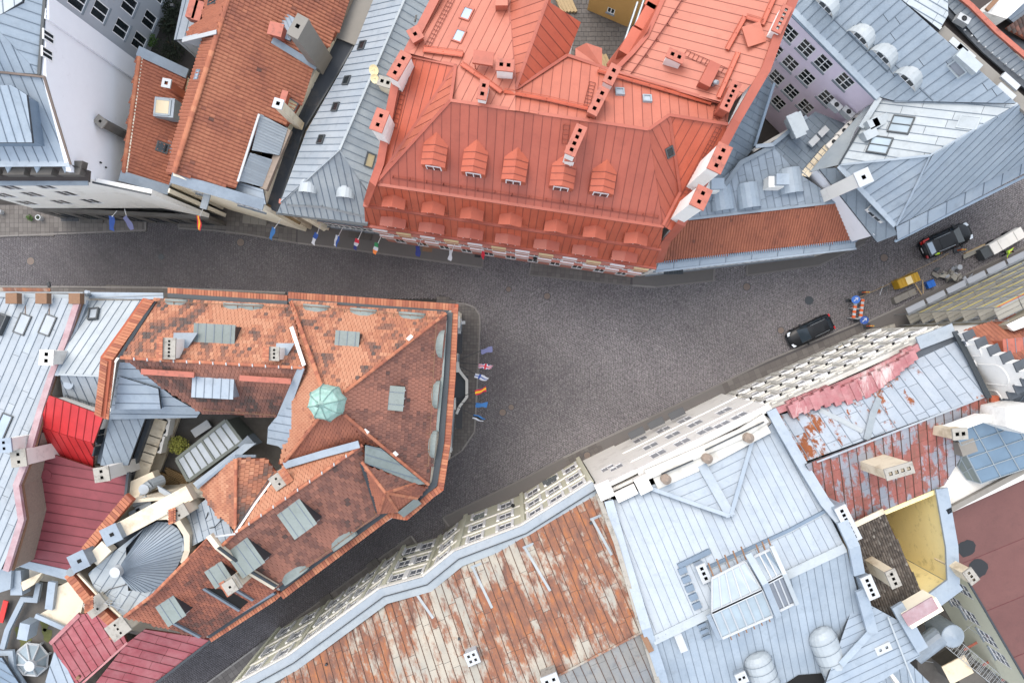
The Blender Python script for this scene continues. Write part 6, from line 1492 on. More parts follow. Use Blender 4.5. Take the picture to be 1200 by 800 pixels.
# --- faded red roofs at the bottom left
b = thing('faded_red_roof_house', 'weathered pinkish red metal roofs at the bottom left by the street', 'house', P(150, 760))
kf = dict(seam='seam_deepred', deckmat='deck_red')
p1 = seam_roof(b, [(60, 752, 12.8), (93, 719, 13.6), (118, 716, 14.4), (140, 736, 14.6), (150, 752, 14.2), (92, 800, None), (80, 826, None), (70, 790, None)], 'metal_faded_red', (.5, .86), .8, joint=1.7, **kf)
p2 = seam_roof(b, [(150, 752, 14.2), (168, 738, 14.6), (247, 748, 12.2), (180, 800, 12.2), (140, 840, None), (80, 840, None)], 'metal_faded_red', (.85, .5), .8, joint=1.7, **kf)
sweep(b, [(60, 753, 12.9), (94, 719, 13.8)], .3, .25, 'metal_pink', 'parapet_coping', -.1); sweep(b, [(150, 752, 14.3), (90, 806, 14.3)], .16, .1, 'metal_pink', 'ridge_cap'); sweep(b, [(247, 750, 12.2), (150, 826, 12.2)], .18, .12, 'gutter_dark', 'gutter')
body(b, [(60, 752, 12.4), (94, 719, 12.4), (168, 738, 12), (247, 748, 12), (130, 850, 12), (70, 850, 12)], 'plaster_pale', inset=.3)
seam_roof(b, [(64, 762, 12.6), (72, 768, 12.6), (92, 810, 12.6), (84, 830, 12.6), (44, 830, 12.6)], 'metal_sky', (.4, 1), .8)
m = MB(); m.tube(P(93, 792, 14), P(91, 794, 14.5), .14, 8); m.build('vent_pipe', 'rusty_iron', b)
# --- terrace bottom left
b = thing('roof_terrace', 'grey mossy roof terrace with white capped parapets and a small lantern, bottom left corner', 'terrace', P(35, 740))
ft = Face([(-60, 670, 10), (40, 680, 10), (100, 690, 10), (95, 720, 10), (62, 755, 10), (70, 775, 10), (50, 840, 10), (-60, 840, 10)]); deck(b, ft, 'concrete_dark', name='floor')
body(b, [(-60, 670, 9.8), (100, 690, 9.8), (62, 755, 9.8), (50, 840, 9.8), (-60, 840, 9.8)], 'plaster_pale')
sweep(b, [(2, 760, 10.9), (8, 738, 10.9), (26, 702, 10.9), (41, 703, 10.9), (45, 683, 10.9)], .4, .3, 'metal_sky', 'parapet', -.3)
sweep(b, [(-20, 765, 10.9), (12, 765, 10.9), (14, 785, 10.9), (28, 806, 10.9)], .4, .3, 'metal_sky', 'parapet', -.3)
sweep(b, [(64, 680, 12.2), (60, 712, 12)], .6, .35, 'metal_sky', 'wall_coping', 0)
m = MB(); m.prism([P(66, 688, 12.1), P(82, 680, 12.1), P(100, 697, 12.1), P(94, 720, 12.1), P(76, 736, 11.9), P(45, 720, 11.9), P(60, 712, 12)], (0, 0, -2)); m.build('stair_room', 'plaster_beige', b)
sweep(b, [(43, 720, 12.2), (76, 735, 12.2)], .35, .2, 'metal_sky', 'wall_coping'); m = MB(); m.box(P(39, 733, 11), .8, 1.3, 1.2, -.2); m.build('vent_box', 'metal_sky', b)
m = MB(); m.prism([P(13, 668, 12), P(24, 668, 12), P(26, 697, 12), P(12, 697, 12)], (0, 0, -1)); m.build('pier', 'metal_sky', b)
m = MB(); m.prism([P(24, 682, 12), P(50, 670, 12), P(40, 684, 12), P(27, 692, 12)], (0, 0, -.6)); m.build('roof_slab', 'plaster_sand', b)
m = MB(); m.prism([P(-20, 662, 12.4), P(14, 662, 12.4), P(12, 690, 12.4), P(-20, 700, 12.4)], (0, 0, -.3)); m.build('side_roof', 'metal_sky', b)
for (x, y, s) in ((22, 740, .5), (29, 750, .8), (55, 743, .6), (52, 732, .5)):
    m = MB(); c = P(x, y, 10.02); m.add([c + V3(math.cos(a * .7) * s * (.7 + .3 * math.sin(a * 2.3)), math.sin(a * .7) * s * 1.2 * (.8 + .2 * math.cos(a * 1.7)), 0) for a in range(9)], [tuple(range(9))]); m.build('moss_patch', 'moss', b)
t = thing('roof_lantern', 'small white framed glass lantern on the mossy terrace', 'roof lantern', P(42, 772, 10)); c = P(41, 770, 10)
m = MB(); top = P(36, 779, 12.1); rg = [c + V3(math.cos(a * math.pi / 4 + .3) * 1.35, math.sin(a * math.pi / 4 + .3) * 1.35, .4) for a in range(8)]
for k in range(8): m.tube(rg[k], rg[(k + 1) % 8], .1, 5); m.tube(rg[k], top, .08, 5); m.tube(rg[k], rg[k] - V3(0, 0, .4), .1, 5)
m.build('frame', 'cap_white', t)
for k in range(8): m = MB(); q = [rg[k] - V3(0, 0, .05), rg[(k + 1) % 8] - V3(0, 0, .05), top - V3(0, 0, .1)]; m.add(q, [(0, 1, 2)]); m.build('pane', 'glass_conserv', t)
m = MB(); m.tube(top - V3(0, 0, .1), top + V3(0, 0, .2), .42, 14); m.build('cap', 'cap_white', t)
b = thing('blue_roof_house', 'corner of a blue metal roof at the very bottom left', 'house', P(5, 790))
seam_roof(b, [(-60, 770, 11.5), (2, 770, 11.5), (22, 800, 11.3), (30, 840, 11), (-60, 840, 11)], 'metal_blue_deep', (.8, .5), .6)
body(b, [(-60, 770, 11.2), (2, 770, 11.2), (30, 840, 10.8), (-60, 840, 10.8)], 'plaster_pale')
t = thing('red_bench', 'red bench at the left edge beneath the pale roof', 'bench', P(4, 718, 10)); m = MB(); m.obox(P(4, 716, 10.5), wd((.25, -1)) * .9, wd((1, .25)) * .2, V3(0, 0, .05)); m.build('seat', 'red_paint', t); m = MB(); m.obox(P(4, 716, 10.25), wd((.25, -1)) * .7, wd((1, .25)) * .1, V3(0, 0, .22)); m.build('leg', 'dark_metal', t)
# ------------------------------------------------------------------ south-east side of the street
b = thing('rusty_roof_house', 'cream house with a long rusty, flaking metal roof at the bottom centre', 'house', P(560, 720))
E1 = [(270, 816), (343, 776), (449, 698), (500, 684), (537, 654), (616, 624), (699, 572)]
I1 = [(300, 836), (356, 780), (413, 740), (457, 702), (504, 689), (542, 659), (623, 630), (706, 588)]
ro = seam_roof(b, [(290, 836, 13), (347, 780, 13), (410, 733, 13), (454, 699, 13), (501, 687, 13), (540, 657, 13), (619, 627, 13), (702, 575, 13), (712, 590, 13.2), (755, 738, 17), (640, 798, 17), (560, 850, 17)], 'metal_rusty', (.4, .92), .6, joint=3.0, seam='seam_rust', rib=.05, ribh=.06)
rb = seam_roof(b, [(755, 739, 17), (640, 799, 17), (560, 850, 17), (790, 850, 15.6), (776, 800, 16)], 'metal_weathered', (.4, .92), .62, joint=2.0, seam='seam_rust')
sweep(b, [(755, 738.5, 17.1), (640, 798, 17.1), (560, 850, 17.1)], .14, .08, 'metal_rusty', 'ridge_cap')
sweep(b, [(x + 3, y + 4.5, 13.1) for x, y in E1], .6, .1, 'metal_pale', 'inner_gutter_band', -.04)
sweep(b, [(x - 2, y - 3.5, 13.15) for x, y in E1], .7, .12, 'metal_silver', 'cornice_flashing', -.06)
sweep(b, [(x + .5, y + .5, 13.2) for x, y in E1], .06, .1, 'dark_metal', 'lightning_wire', 0)
sweep(b, [(x - 5.5, y - 8, 12.6) for x, y in E1], .3, .5, 'plaster_pale', 'cornice', -.3)
pts = [(x - 4, y - 7) for x, y in E1]
for a, c in zip(pts, pts[1:]):
    L = (P(c[0], c[1], 12.5) - P(a[0], a[1], 12.5)).length; n = max(1, round(L / 2.3))
    facade(b, a, c, 12.5, 'plaster_green', inset=.12, grid=(n, .2, [(1.0, 3.4), (5.2, 7.2), (8.9, 10.7)]), w=1.15, fm='white_paint', pm='glass_lav', sill=None)
    A, C, t, nn, _ = (*wall_frame(a, c, 12.5, .12), 0)
    for z in (4.4, 8.1, 11.3): sweep(b, [A + nn * .05 + V3(0, 0, z), C + nn * .05 + V3(0, 0, z)], .12, .18, 'plaster_pale', 'string_course')
    for i in range(n):
        u = .2 + (L - .4) * (i + .5) / n
        for z0 in (.95, 5.15, 8.85): 
            for s in (-1, 1): m = MB(); m.obox(A + t * (u + s * .68) + nn * .07 + V3(0, 0, z0 + 1.0), t * .11, nn * .07, V3(0, 0, 1.05)); m.build('window_surround', 'white_paint', b)
    for i in range(n + 1):
        if i % 3 == 0: m = MB(); m.obox(A + t * (.1 + (L - .2) * i / n) + nn * .1 + V3(0, 0, 6), t * .18, nn * .1, V3(0, 0, 6)); m.build('pilaster', 'plaster_green', b)
body(b, [(300, 836, 12.6), (413, 742, 12.6), (542, 662, 12.6), (706, 592, 12.6), (776, 800, 15), (790, 850, 15), (560, 850, 15)], 'plaster_pale', inset=.4)
for (a, c) in (((615, 641), (645, 692)), ((554, 664), (577, 712)), ((694, 608), (717, 650)), ((488, 695), (508, 724))): 
    m = MB(); A, C = ro.at(*a), ro.at(*c); m.obox((A + C) / 2 + ro.n * .08, (C - A) / 2, ro.n.cross(C - A).normalized() * .1, ro.n * .02); m.build('patch_strip', 'metal_pale', b)
    m = MB(); m.obox(A + ro.n * .08 + wd((1, -.4)) * .3, wd((1, -.4)) * .45, wd((.4, 1)) * .1, ro.n * .02); m.build('patch_strip', 'metal_pale', b)
chimney(b, ro, (554, 765), (555, 771), .85, .85, (.95, -.4), 'cap_white', 'cap_white', (2, 2), fl=.2)
chimney(b, rb, (644, 790), (648, 797), .7, 1.1, (.4, 1), 'cap_stone', 'cap_white', (1, 2), fl=.22)
chimney(b, 15.5, (766, 772), (772, 779), .7, .8, (.95, -.4), 'cap_stone', 'cap_white', (1, 1), fl=.25)
sweep(b, [(700, 578, 13.6), (722, 636, 15), (752, 738, 17.4), (768, 790, 16.6), (780, 830, 16)], .35, .25, 'cap_stone', 'party_wall', -.2)
m = MB(); p = P(758, 752, 17.3); m.obox(p, wd((.5, 1)) * .7, wd((1, -.5)) * .2, V3(0, 0, .15)); m.build('rubble', 'rusty_iron', b)
for (x, y) in ((383, 777), (538, 747), (692, 612)): m = MB(); c = ro.at(x, y); m.tube(c, c + V3(0, 0, .25), .1, 6); m.build('vent_stub', 'dark_metal', b)
# --- S2 white house with the big blue roof
b = thing('big_blue_roof_house', 'white house with the largest light blue metal roof, glazed lantern and barrel dormers', 'house', P(860, 650))
KB = dict(seam='seam_dark', rib=.03, ribh=.06)
M = seam_roof(b, [(708, 590, 13.2), (722, 585, 13.2), (760, 571, 13.4), (855, 604, None), (881, 518, 13.2), (906, 494, 13), (962, 584, None), (990, 640, 17.2), (765, 750, 17.2), (735, 668, None)], 'metal_sky', (.36, .93), .6, joint=None, **KB)
fa = seam_roof(b, [(760, 570, 13.6), (822, 545, 13.6), (855, 603, 15.6)], 'metal_sky', (1, -.42), .62, **KB)
fb = seam_roof(b, [(823, 545, 13.6), (881, 517, 13.5), (856, 603, 15.6)], 'metal_sky', (1, -.48), .62, **KB)
S = seam_roof(b, [(765, 751, 17.1), (990, 641, 17.1), (1004, 690, None), (1030, 740, 14.2), (1090, 800, None), (1100, 860, None), (790, 860, 13.4)], 'metal_blue', (.3, .95), .6, **KB)
hp = seam_roof(b, [(1004, 700, 15.2), (1050, 725, 14.6), (1076, 765, 14.2), (1040, 800, 15.4), (1000, 850, 15), (965, 800, 15)], 'metal_sky', (1, -.4), .6, **KB)
sweep(b, [(758, 570, 13.8), (800, 585, 14.7), (855, 604, 15.8)], .3, .1, 'metal_sky', 'ridge_cap'); sweep(b, [(822, 544, 13.8), (856, 604, 15.8)], .7, .1, 'metal_blue', 'valley_flashing'); sweep(b, [(881, 517, 13.7), (856, 604, 15.8)], .3, .1, 'metal_sky', 'ridge_cap')
sweep(b, [(765, 750, 17.2), (835, 716, 17.25)], .65, .1, 'metal_white', 'ridge_cap'); sweep(b, [(916, 676, 17.25), (990, 641, 17.2)], .65, .1, 'metal_white', 'ridge_cap')
sweep(b, [M.at(794, 662) + V3(0, 0, .05), M.at(831, 644) + V3(0, 0, .05)], .35, .3, 'metal_blue_deep', 'snow_board')
sweep(b, [M.at(828, 664) + V3(0, 0, .05), M.at(924, 620) + V3(0, 0, .05), M.at(967, 597) + V3(0, 0, .05)], .22, .22, 'metal_blue_deep', 'roof_ledge'); sweep(b, [M.at(828, 667) + V3(0, 0, .05), M.at(924, 623) + V3(0, 0, .05), M.at(967, 600) + V3(0, 0, .05)], .1, .12, 'metal_white', 'roof_ledge')
for k in range(5): m = MB(); c = M.at(799 + k * 4.2, 667 + k * 10.2); m.obox(c + V3(0, 0, .22), wd((1, -.42)) * .3, wd((.42, 1)) * .22, V3(0, 0, .12)); m.build('roof_step', 'metal_blue_deep', b)
for k in range(3): m = MB(); c = S.at(822 + k * 2.5, 731 + k * 7); m.obox(c + V3(0, 0, .15), wd((1, -.42)) * .3, wd((.42, 1)) * .12, V3(0, 0, .1)); m.build('roof_step', 'metal_blue_deep', b)
m = MB(); c = S.at(796, 749); m.obox(c + V3(0, 0, .25), wd((.4, 1)) * .75, wd((1, -.4)) * .28, V3(0, 0, .2)); m.build('chimney_stub', 'cap_white', b)
for p in ((839, 540),): pass
sweep(b, [(713, 586, 13.8), (726, 632, 14.6), (757, 735, 17.4), (775, 790, 16.4), (785, 830, 15)], .7, .3, 'metal_sky', 'parapet_coping', -.1)
sweep(b, [(903, 480, 14), (915, 502, 14.4), (940, 545, 15.2), (966, 588, 16.2), (985, 610, 17)], .75, .3, 'metal_sky', 'parapet_coping', -.1)
sweep(b, [(986, 610, 17.2), (1000, 640, 17.6), (1006, 672, 17)], .8, .3, 'metal_sky', 'parapet_coping', -.1); sweep(b, [(1008, 690, 16.6), (1022, 742, 15)], .8, .3, 'metal_sky', 'parapet_coping', -.1); sweep(b, [(1050, 708, 15.2), (1080, 760, 14.9)], .9, .3, 'metal_sky', 'parapet_coping', -.1)
sweep(b, [(1040, 722, 15.1), (1075, 812, 14.7)], .12, .08, 'metal_white', 'hip_cap'); sweep(b, [(1018, 742, 15.3), (985, 778, 15.4)], .5, .08, 'metal_blue', 'valley_flashing')
chimney(b, 16.0, (984, 608), (994, 614), 2.6, .75, (.45, .9), 'metal_sky', 'cap_white', (7, 1), fl=.24)
chimney(b, 15.6, (1008, 680), (1020, 688), 1.6, .7, (.4, .92), 'metal_sky', 'cap_white', (4, 1), fl=.24)
chimney(b, M, (821, 667), (824, 672.5), 1.25, .6, (.4, .92), 'metal_sky', 'cap_white', (3, 1), fl=.24)
chimney(b, S, (1026, 752), (1037, 758), .5, 1.1, (.4, .9), 'metal_sky', 'cap_white', (1, 2), fl=.2)
chimney(b, S, (865, 788), (870, 794), .7, .7, (.4, .9), 'metal_sky', 'cap_white', (1, 2), fl=.2)
# glazed lantern
def glaz(q, n, pm, name='glazing'):
    q = [W(p) for p in q]; m = MB()
    for k in range(n + 1): a, c = q[0].lerp(q[1], k / n), q[3].lerp(q[2], k / n); m.obox((a + c) / 2 + V3(0, 0, .04), (c - a) / 2, (c - a).cross(V3(0, 0, 1)).normalized() * .05, V3(0, 0, .06))
    for a, c in ((q[0], q[1]), (q[3], q[2])): m.obox((a + c) / 2 + V3(0, 0, .04), (c - a) / 2, (c - a).cross(V3(0, 0, 1)).normalized() * .09, V3(0, 0, .07))
    o = m.build(name, 'cap_white', b)
    for k in range(n):
        m = MB(); m.prism([q[0].lerp(q[1], k / n), q[0].lerp(q[1], (k + 1) / n), q[3].lerp(q[2], (k + 1) / n), q[3].lerp(q[2], k / n)], (0, 0, -.04)); m.build('pane', pm, o)
    return o
glaz([(834, 677, 17.2), (873, 657, 17.2), (892, 690, 18.4), (834, 717, 18.4)], 5, 'glass_conserv')
glaz([(834, 718, 18.4), (893, 691, 18.4), (905, 721, 17.0), (846, 747, 17.0)], 6, 'glass_conserv')
glaz([(883, 652, 17.6), (902, 643, 17.6), (917, 672, 18.6), (898, 682, 18.6)], 3, 'glass_blue')
glaz([(899, 683, 18.6), (918, 673, 18.6), (931, 706, 17.2), (913, 715, 17.2)], 3, 'glass_lav')
sweep(b, [(876, 648, 18), (896, 683, 18.9), (912, 722, 17.2)], .45, .25, 'metal_sky', 'lantern_wall', -.1); sweep(b, [(830, 720, 18.4), (843, 749, 17)], .3, .2, 'metal_sky', 'lantern_wall', -.1); sweep(b, [(904, 639, 17.8), (919, 672, 18.8), (934, 708, 17.4)], .3, .2, 'metal_white', 'lantern_wall', -.1)
for k in range(5): m = MB(); m.obox(P(833 + k * 9.6, 667 - k * 4.8, 17.2), wd((.36, .93)) * .5, wd((1, -.4)) * .05, V3(0, 0, .05)); m.build('rusty_bracket', 'rusty_iron', b)
for k in range(6): m = MB(); m.obox(P(855 + k * 9, 743 - k * 4.2, 16.9), wd((.36, .93)) * .4, wd((1, -.4)) * .04, V3(0, 0, .05)); m.build('rusty_bracket', 'rusty_iron', b)
for k in range(3): m = MB(); m.obox(P(888 + k * 7, 643 - k * 3.4, 17.5), wd((.36, .93)) * .35, wd((1, -.4)) * .05, V3(0, 0, .05)); m.build('rusty_bracket', 'rusty_iron', b)
for (bx, by, fx_, fy_) in ((884, 764, 903, 822), (958, 735, 988, 812)):
    A, C = S.at(bx, by) + V3(0, 0, .25), S.at(fx_, fy_) + V3(0, 0, 1.0); d = (C - A).normalized(); X = V3(-d.y, d.x).normalized(); m = MB(); n = 9; rs_ = [(0, .3), (.03, .7), (.08, .95), (.16, 1.05), (1, 1.1)]
    vs = [A.lerp(C, k) + X * math.cos(math.pi * i / n) * r + V3(0, 0, math.sin(math.pi * i / n) * r * .95 - .15) for k, r in rs_ for i in range(n + 1)]
    m.add(vs, [(k * (n + 1) + i, k * (n + 1) + i + 1, (k + 1) * (n + 1) + i + 1, (k + 1) * (n + 1) + i) for k in range(4) for i in range(n)] + [tuple(range(n + 1))]); o = m.build('barrel_dormer', 'metal_white', b)
    m = MB()
    for q in range(1, 7):
        p = A.lerp(C, q / 7)
        for i in range(n): a_, b_ = math.pi * i / n, math.pi * (i + 1) / n; m.tube(p + X * math.cos(a_) * 1.1 + V3(0, 0, math.sin(a_) * 1.045 - .15), p + X * math.cos(b_) * 1.1 + V3(0, 0, math.sin(b_) * 1.045 - .15), .02, 4)
    tag(m.build('seam_upstands', 'seam_dark', o), kind='stuff')
m = MB(); m.prism([S.at(920, 800) + V3(0, 0, .1), S.at(935, 790) + V3(0, 0, .1), S.at(962, 788) + V3(0, 0, .1), S.at(975, 800) + V3(0, 0, .1), S.at(980, 860) + V3(0, 0, .1), S.at(920, 860) + V3(0, 0, .1)], (0, 0, -.05)); m.build('roof_opening_shade', 'soot', b)  # flat black sheet painted for the shade of the opening
# parapet urns and street front
sweep(b, [(722, 583, 13.8), (745, 572, 13.8)], .8, .35, 'plaster_pale', 'parapet', -.2); sweep(b, [(746, 570, 13.9), (760, 563, 13.9)], 1.3, .7, 'plaster_pale', 'parapet_block', -.3); sweep(b, [(700, 577, 13.8), (716, 570, 13.8)], 1.3, .6, 'plaster_pale', 'parapet_block', -.3)
sweep(b, [(757, 556, 14), (815, 531, 14), (868, 508, 14), (897, 489, 14)], .75, .35, 'stone_pale', 'parapet', -.2); sweep(b, [(768, 566, 13.9), (822, 542, 13.9), (900, 500, 13.9)], 1.0, .1, 'stone_pale', 'parapet_step', -.1)
sweep(b, [(775, 555, 14.2), (812, 539, 14.2)], .1, .12, 'dark_metal', 'lightning_wire'); sweep(b, [(826, 527, 14.2), (895, 494, 14.2)], .08, .12, 'dark_metal', 'lightning_wire')
def urn(x, y, lb):
    t = thing('stone_urn', lb, 'urn', P(x, y, 14), 'round stone finials on the white parapet'); c = P(x, y, 14.1); m = MB()
    pr = [(.36, 0), (.36, .2), (.2, .25), (.2, .4), (.36, .55), (.38, .65), (.22, .8), (.08, .95)]
    vs = [c + V3(math.cos(k * math.pi / 8) * r, math.sin(k * math.pi / 8) * r, h) for r, h in pr for k in range(16)]
    m.add(vs, [(i * 16 + k, i * 16 + (k + 1) % 16, i * 16 + 16 + (k + 1) % 16, i * 16 + 16 + k) for i in range(7) for k in range(16)] + [tuple(range(112, 128))]); m.build('finial', 'stone_rubble', t)
urn(779, 560, 'left stone urn on the parapet of the white house'); urn(827, 536, 'right stone urn on the parapet of the white house'); urn(875, 512, 'small stone urn nearest the pink cornice')
facade(b, (700, 568), (745, 546), 12.9, 'plaster_white', inset=.2, px=[(722, 547), (731, 556), (712, 548)], w=1.2, h=1.5, style=1, pm='glass_pale', sill=None)
facade(b, (746, 551), (902, 474), 13.3, 'plaster_white', inset=.1, px=[(750, 514.5), (777, 503), (802, 491.5), (762, 522), (788, 509), (814, 496), (771, 531), (799, 517.5), (826, 504), (848, 481), (866, 487), (846, 497), (884, 478)], w=1.35, h=1.7, style=1, pm='glass_pale', sill=None)
A, C, t_, n_ = wall_frame((746, 551), (902, 474), 13.3, .1)
for z, q in ((4.7, .04), (9.2, .04), (12.9, .1)): sweep(b, [A + n_ * q / 2 + V3(0, 0, z), C + n_ * q / 2 + V3(0, 0, z)], q + .1, .22, 'plaster_white', 'string_course')
body(b, [(700, 572, 12.8), (745, 551, 12.8), (902, 480, 12.8), (1000, 640, 15), (1022, 742, 13.6), (1100, 850, 13), (785, 850, 13), (757, 735, 15)], 'plaster_pale', skip=(), inset=.5)
for (x, y) in ((746, 507), (769, 495.5), (793, 484.5)):
    t = thing('awning', {746: 'left dark window awning under the white front', 769: 'middle dark window awning under the white front', 793: 'right dark window awning under the white front'}[x], 'awning', P(x, y, 3), 'small dark awnings on the white house')
    m = MB(); c = P(x, y, 3.0); m.obox(c, wd((1, -.48)) * .75, wd((.48, 1)) * .32 + V3(0, 0, .1), V3(0, 0, .04)); m.build('canopy', 'dark_metal', t)
# --- S3 house with pink cornice
b = thing('pink_cornice_house', 'stone house with a faded pink scalloped cornice and a blue grey roof spotted with rust', 'house', P(1030, 500))
q3 = seam_roof(b, [(908, 487, 12.8), (960, 475, 12.9), (1010, 458, 12.9), (1040, 440, 13), (1078, 400, 13), (1120, 389, 13), (1156, 463, 15.5), (944, 544, 15.8)], 'metal_rusty_blue', (.38, .92), .85, joint=2.2, seam='seam_dark')
q4 = seam_roof(b, [(944, 544, 15.8), (1156, 463, 15.5), (1160, 478, 15), (1106, 568, 13), (1098, 571, 13), (1036, 597, 13), (1002, 612, 13.4), (972, 592, 14)], 'metal_flaking', (.3, .95), .7, joint=1.0, seam='seam_rust')
sweep(b, [(957, 541, 15.9), (1156, 463.5, 15.6)], .12, .08, 'metal_silver', 'ridge_cap')
sweep(b, [(1118, 388, 13.4), (1135, 420, 14.4), (1158, 466, 15.9)], .4, .15, 'gutter_dark', 'verge_flashing'); sweep(b, [(1030, 466, 14), (1022, 485, 14.6), (1015, 515, 15.4)], .5, .12, 'metal_pale', 'valley_flashing'); sweep(b, [(960, 480, 13.4), (985, 492, 14.2), (1010, 505, 15)], .35, .1, 'metal_pale', 'valley_flashing')
sweep(b, [(925, 488, 13.1), (970, 474, 13.1), (1030, 448, 13.1), (1082, 412, 13.1), (1119, 394, 13.1)], 1.1, .12, 'metal_grey_dark', 'gutter_strip', -.05); sweep(b, [(1075, 402, 13.3), (1117, 386, 13.3)], 1.0, .2, 'metal_silver', 'parapet_coping', -.05)
m = MB()
for (x, y, r) in ((928, 481, .7), (941, 476, .75), (953, 471, .8), (965, 467, .85), (977, 465, .9), (990, 463, .95), (1001, 458, 1.0), (1011, 455, 1.0), (1021, 449, .95), (1031, 443, .8), (1041, 437, .75), (1052, 429, .6), (1063, 421, .55)):
    X = wd((1, -.46)); Yc = wd((.46, 1))
    for j in (0, 1):
        q = random.uniform(-.03, .03); m = MB(); m.obox(P(x + j * 6, y - j * 2.9, 13.55 + q) - Yc * (.12 * j), X * .24, Yc * (r * .72 + q), V3(0, 0, .3 + q)); m.build('cornice_block', 'metal_pink', b)
        m = MB(); m.obox(P(x - 3 + j * 6, y - 7 - j * 2.9, 13.1), X * .2, Yc * .36, V3(0, 0, .2 + q)); m.build('cornice_block', 'metal_pink', b)
sweep(b, [(908, 482, 13.2), (960, 462, 13.2), (1020, 436, 13.2), (1070, 410, 13.2), (1106, 387, 13.2)], .5, .4, 'metal_pink', 'cornice', -.25)
facade(b, (880, 484), (1108, 381), 12.6, 'stone_pale', inset=.15, grid=(11, .5, [(1.0, 3.0), (5, 6.8), (8.5, 10.3)]), w=1.2, style=1, pm='glass_pale', sill=None)
A, C, t_, n_ = wall_frame((880, 484), (1108, 381), 12.6, .15); L = (C - A).length
for z, q in ((4.2, .06), (7.8, .08), (11.4, .12)): sweep(b, [A + n_ * q / 2 + V3(0, 0, z), C + n_ * q / 2 + V3(0, 0, z)], q + .1, .22, 'stone_pale', 'string_course')
for i in range(11):
    u = .5 + (L - 1) * (i + .5) / 11
    for z in (3.2, 7.0, 10.5): m = MB(); m.obox(A + t_ * u + n_ * .08 + V3(0, 0, z), t_ * .85, n_ * .1, V3(0, 0, .12)); m.build('window_hood', 'white_paint' if (i + int(z)) % 3 else 'stone_pale', b)
    m = MB(); m.obox(A + t_ * (u + .95) + n_ * .05 + V3(0, 0, 6.3), t_ * .2, n_ * .06, V3(0, 0, 5.8)); m.build('pilaster', 'stone_pale', b)
body(b, [(880, 486, 12.4), (1108, 384, 12.4), (1156, 464, 14.5), (1106, 566, 12.6), (1036, 596, 12.6), (960, 545, 13)], 'plaster_pale', inset=.4, skip=(0,))
ck = dict(mat='plaster_sand', capm='cap_stone')
chimney(b, q4, (1022, 541), (1055, 550), 1.9, .7, (.97, -.28), flues=(4, 1), fl=.26, **ck)
chimney(b, q4, (1100, 503), (1126, 506), .95, .7, (1, -.1), flues=(2, 1), fl=.26, **ck)
for (x, y) in ((919, 424), (893, 445)): pass
# entrances along the street
for (x0, y0, x1, y1, lb) in ((913, 455, 945, 440, 'green glazed basement hood at the foot of the stone house, long one'), (968, 420, 990, 409, 'cream entrance hood at the foot of the stone house')):
    t = thing('entrance_hood', lb, 'canopy', P(x0, y0, 2)); m = MB(); A, C = P(x0, y0, 2.2), P(x1, y1, 2.2); m.obox((A + C) / 2, (C - A) / 2, wd((.46, 1)) * .4 + V3(0, 0, .1), V3(0, 0, .05)); m.build('canopy', 'metal_patina' if x0 < 950 else 'cream_paint', t); m = MB(); m.tube(A - V3(0, 0, 2), A, .04, 5); m.tube(C - V3(0, 0, 2), C, .04, 5); m.build('post', 'dark_metal', t)

# --- white stepped gable
b = thing('stepped_gable_house', 'brilliant white stepped gable with slate grey step caps and an orange pantiled roof behind', 'house', P(1180, 430))
ga_, gb_ = P(1122, 389, 13.2), P(1161, 478, 13.2); gd_ = (gb_ - ga_); gL = gd_.length; gu = gd_.normalized(); gn = Vector((-gu.y, gu.x, 0));
if gn.dot(-ga_) < 0: gn = -gn
NS = 11
for k in range(NS):
    hc = 13.4 + 5.8 * (1 - abs((k + .5) / NS * 2 - 1)) + .5
    p = ga_ + gu * gL * (k + .5) / NS; p.z = 0
    m = MB(); m.obox(V3(p.x, p.y, hc / 2), gu * gL / NS / 2, gn * .3, V3(0, 0, hc / 2)); m.build('gable_wall', 'plaster_white', b)
    m = MB(); m.obox(V3(p.x, p.y, hc + .06), gu * (gL / NS / 2 + .06), gn * .42, V3(0, 0, .06)); m.build('step_cap', 'metal_grey_dark', b)
for (u, wdt, z0, z1) in ((.22, .9, 13.8, 15.6), (.52, 1.6, 13.8, 17.4), (.8, .9, 13.8, 15.6)):
    m = MB(); c = ga_ + gu * gL * u + gn * .31; pts = [V3(c.x, c.y, z0) - gu * wdt / 2, V3(c.x, c.y, z1 - wdt / 2) - gu * wdt / 2] + [V3(c.x, c.y, z1 - wdt / 2) + gu * -math.cos(a) * wdt / 2 + V3(0, 0, math.sin(a) * wdt / 2) for a in [math.pi * j / 8 for j in range(1, 8)]] + [V3(c.x, c.y, z1 - wdt / 2) + gu * wdt / 2, V3(c.x, c.y, z0) + gu * wdt / 2]
    for p, q in zip(pts, pts[1:]): m.tube(p, q, .06, 5)
    m.build('blind_arch', 'plaster_white', b)
for u in (.12, .38, .7): window(b, ga_ * 1 + gu * gL * u + gn * .3 + V3(0, 0, .35), gn, .5, .8, 0, rec=-.03, sill=None, pm='glass_lav')
ra = ga_ + gu * gL * .5 + V3(0, 0, 5.2)
t1 = tile_roof(b, [(1128, 388, 13.6), (1150, 380, 13.6), (1270, 352, 13.6), (1270, 432, 18.4), (1207, 438, 18.4)], 'tile_orange', 'pan', .32, .4, (-.3, -1), seed=50, dark=.5, base=.2)
seam_roof(b, [(1208, 439, 18.3), (1270, 433, 18.3), (1270, 520, 13.6), (1168, 480, 13.6)], 'metal_grey_dark', (.1, 1), .6)
dormer(b, t1, (1176, 398), shed(1.8, 1.2), wall='brick_wall', roofm='cap_red', win=None, ribs=3, back=1.4, uphill=wd((.1, 1)))
for k in range(3): m = MB(); c = P(1178 + k * 9, 407 + k * 1, 16.3); 
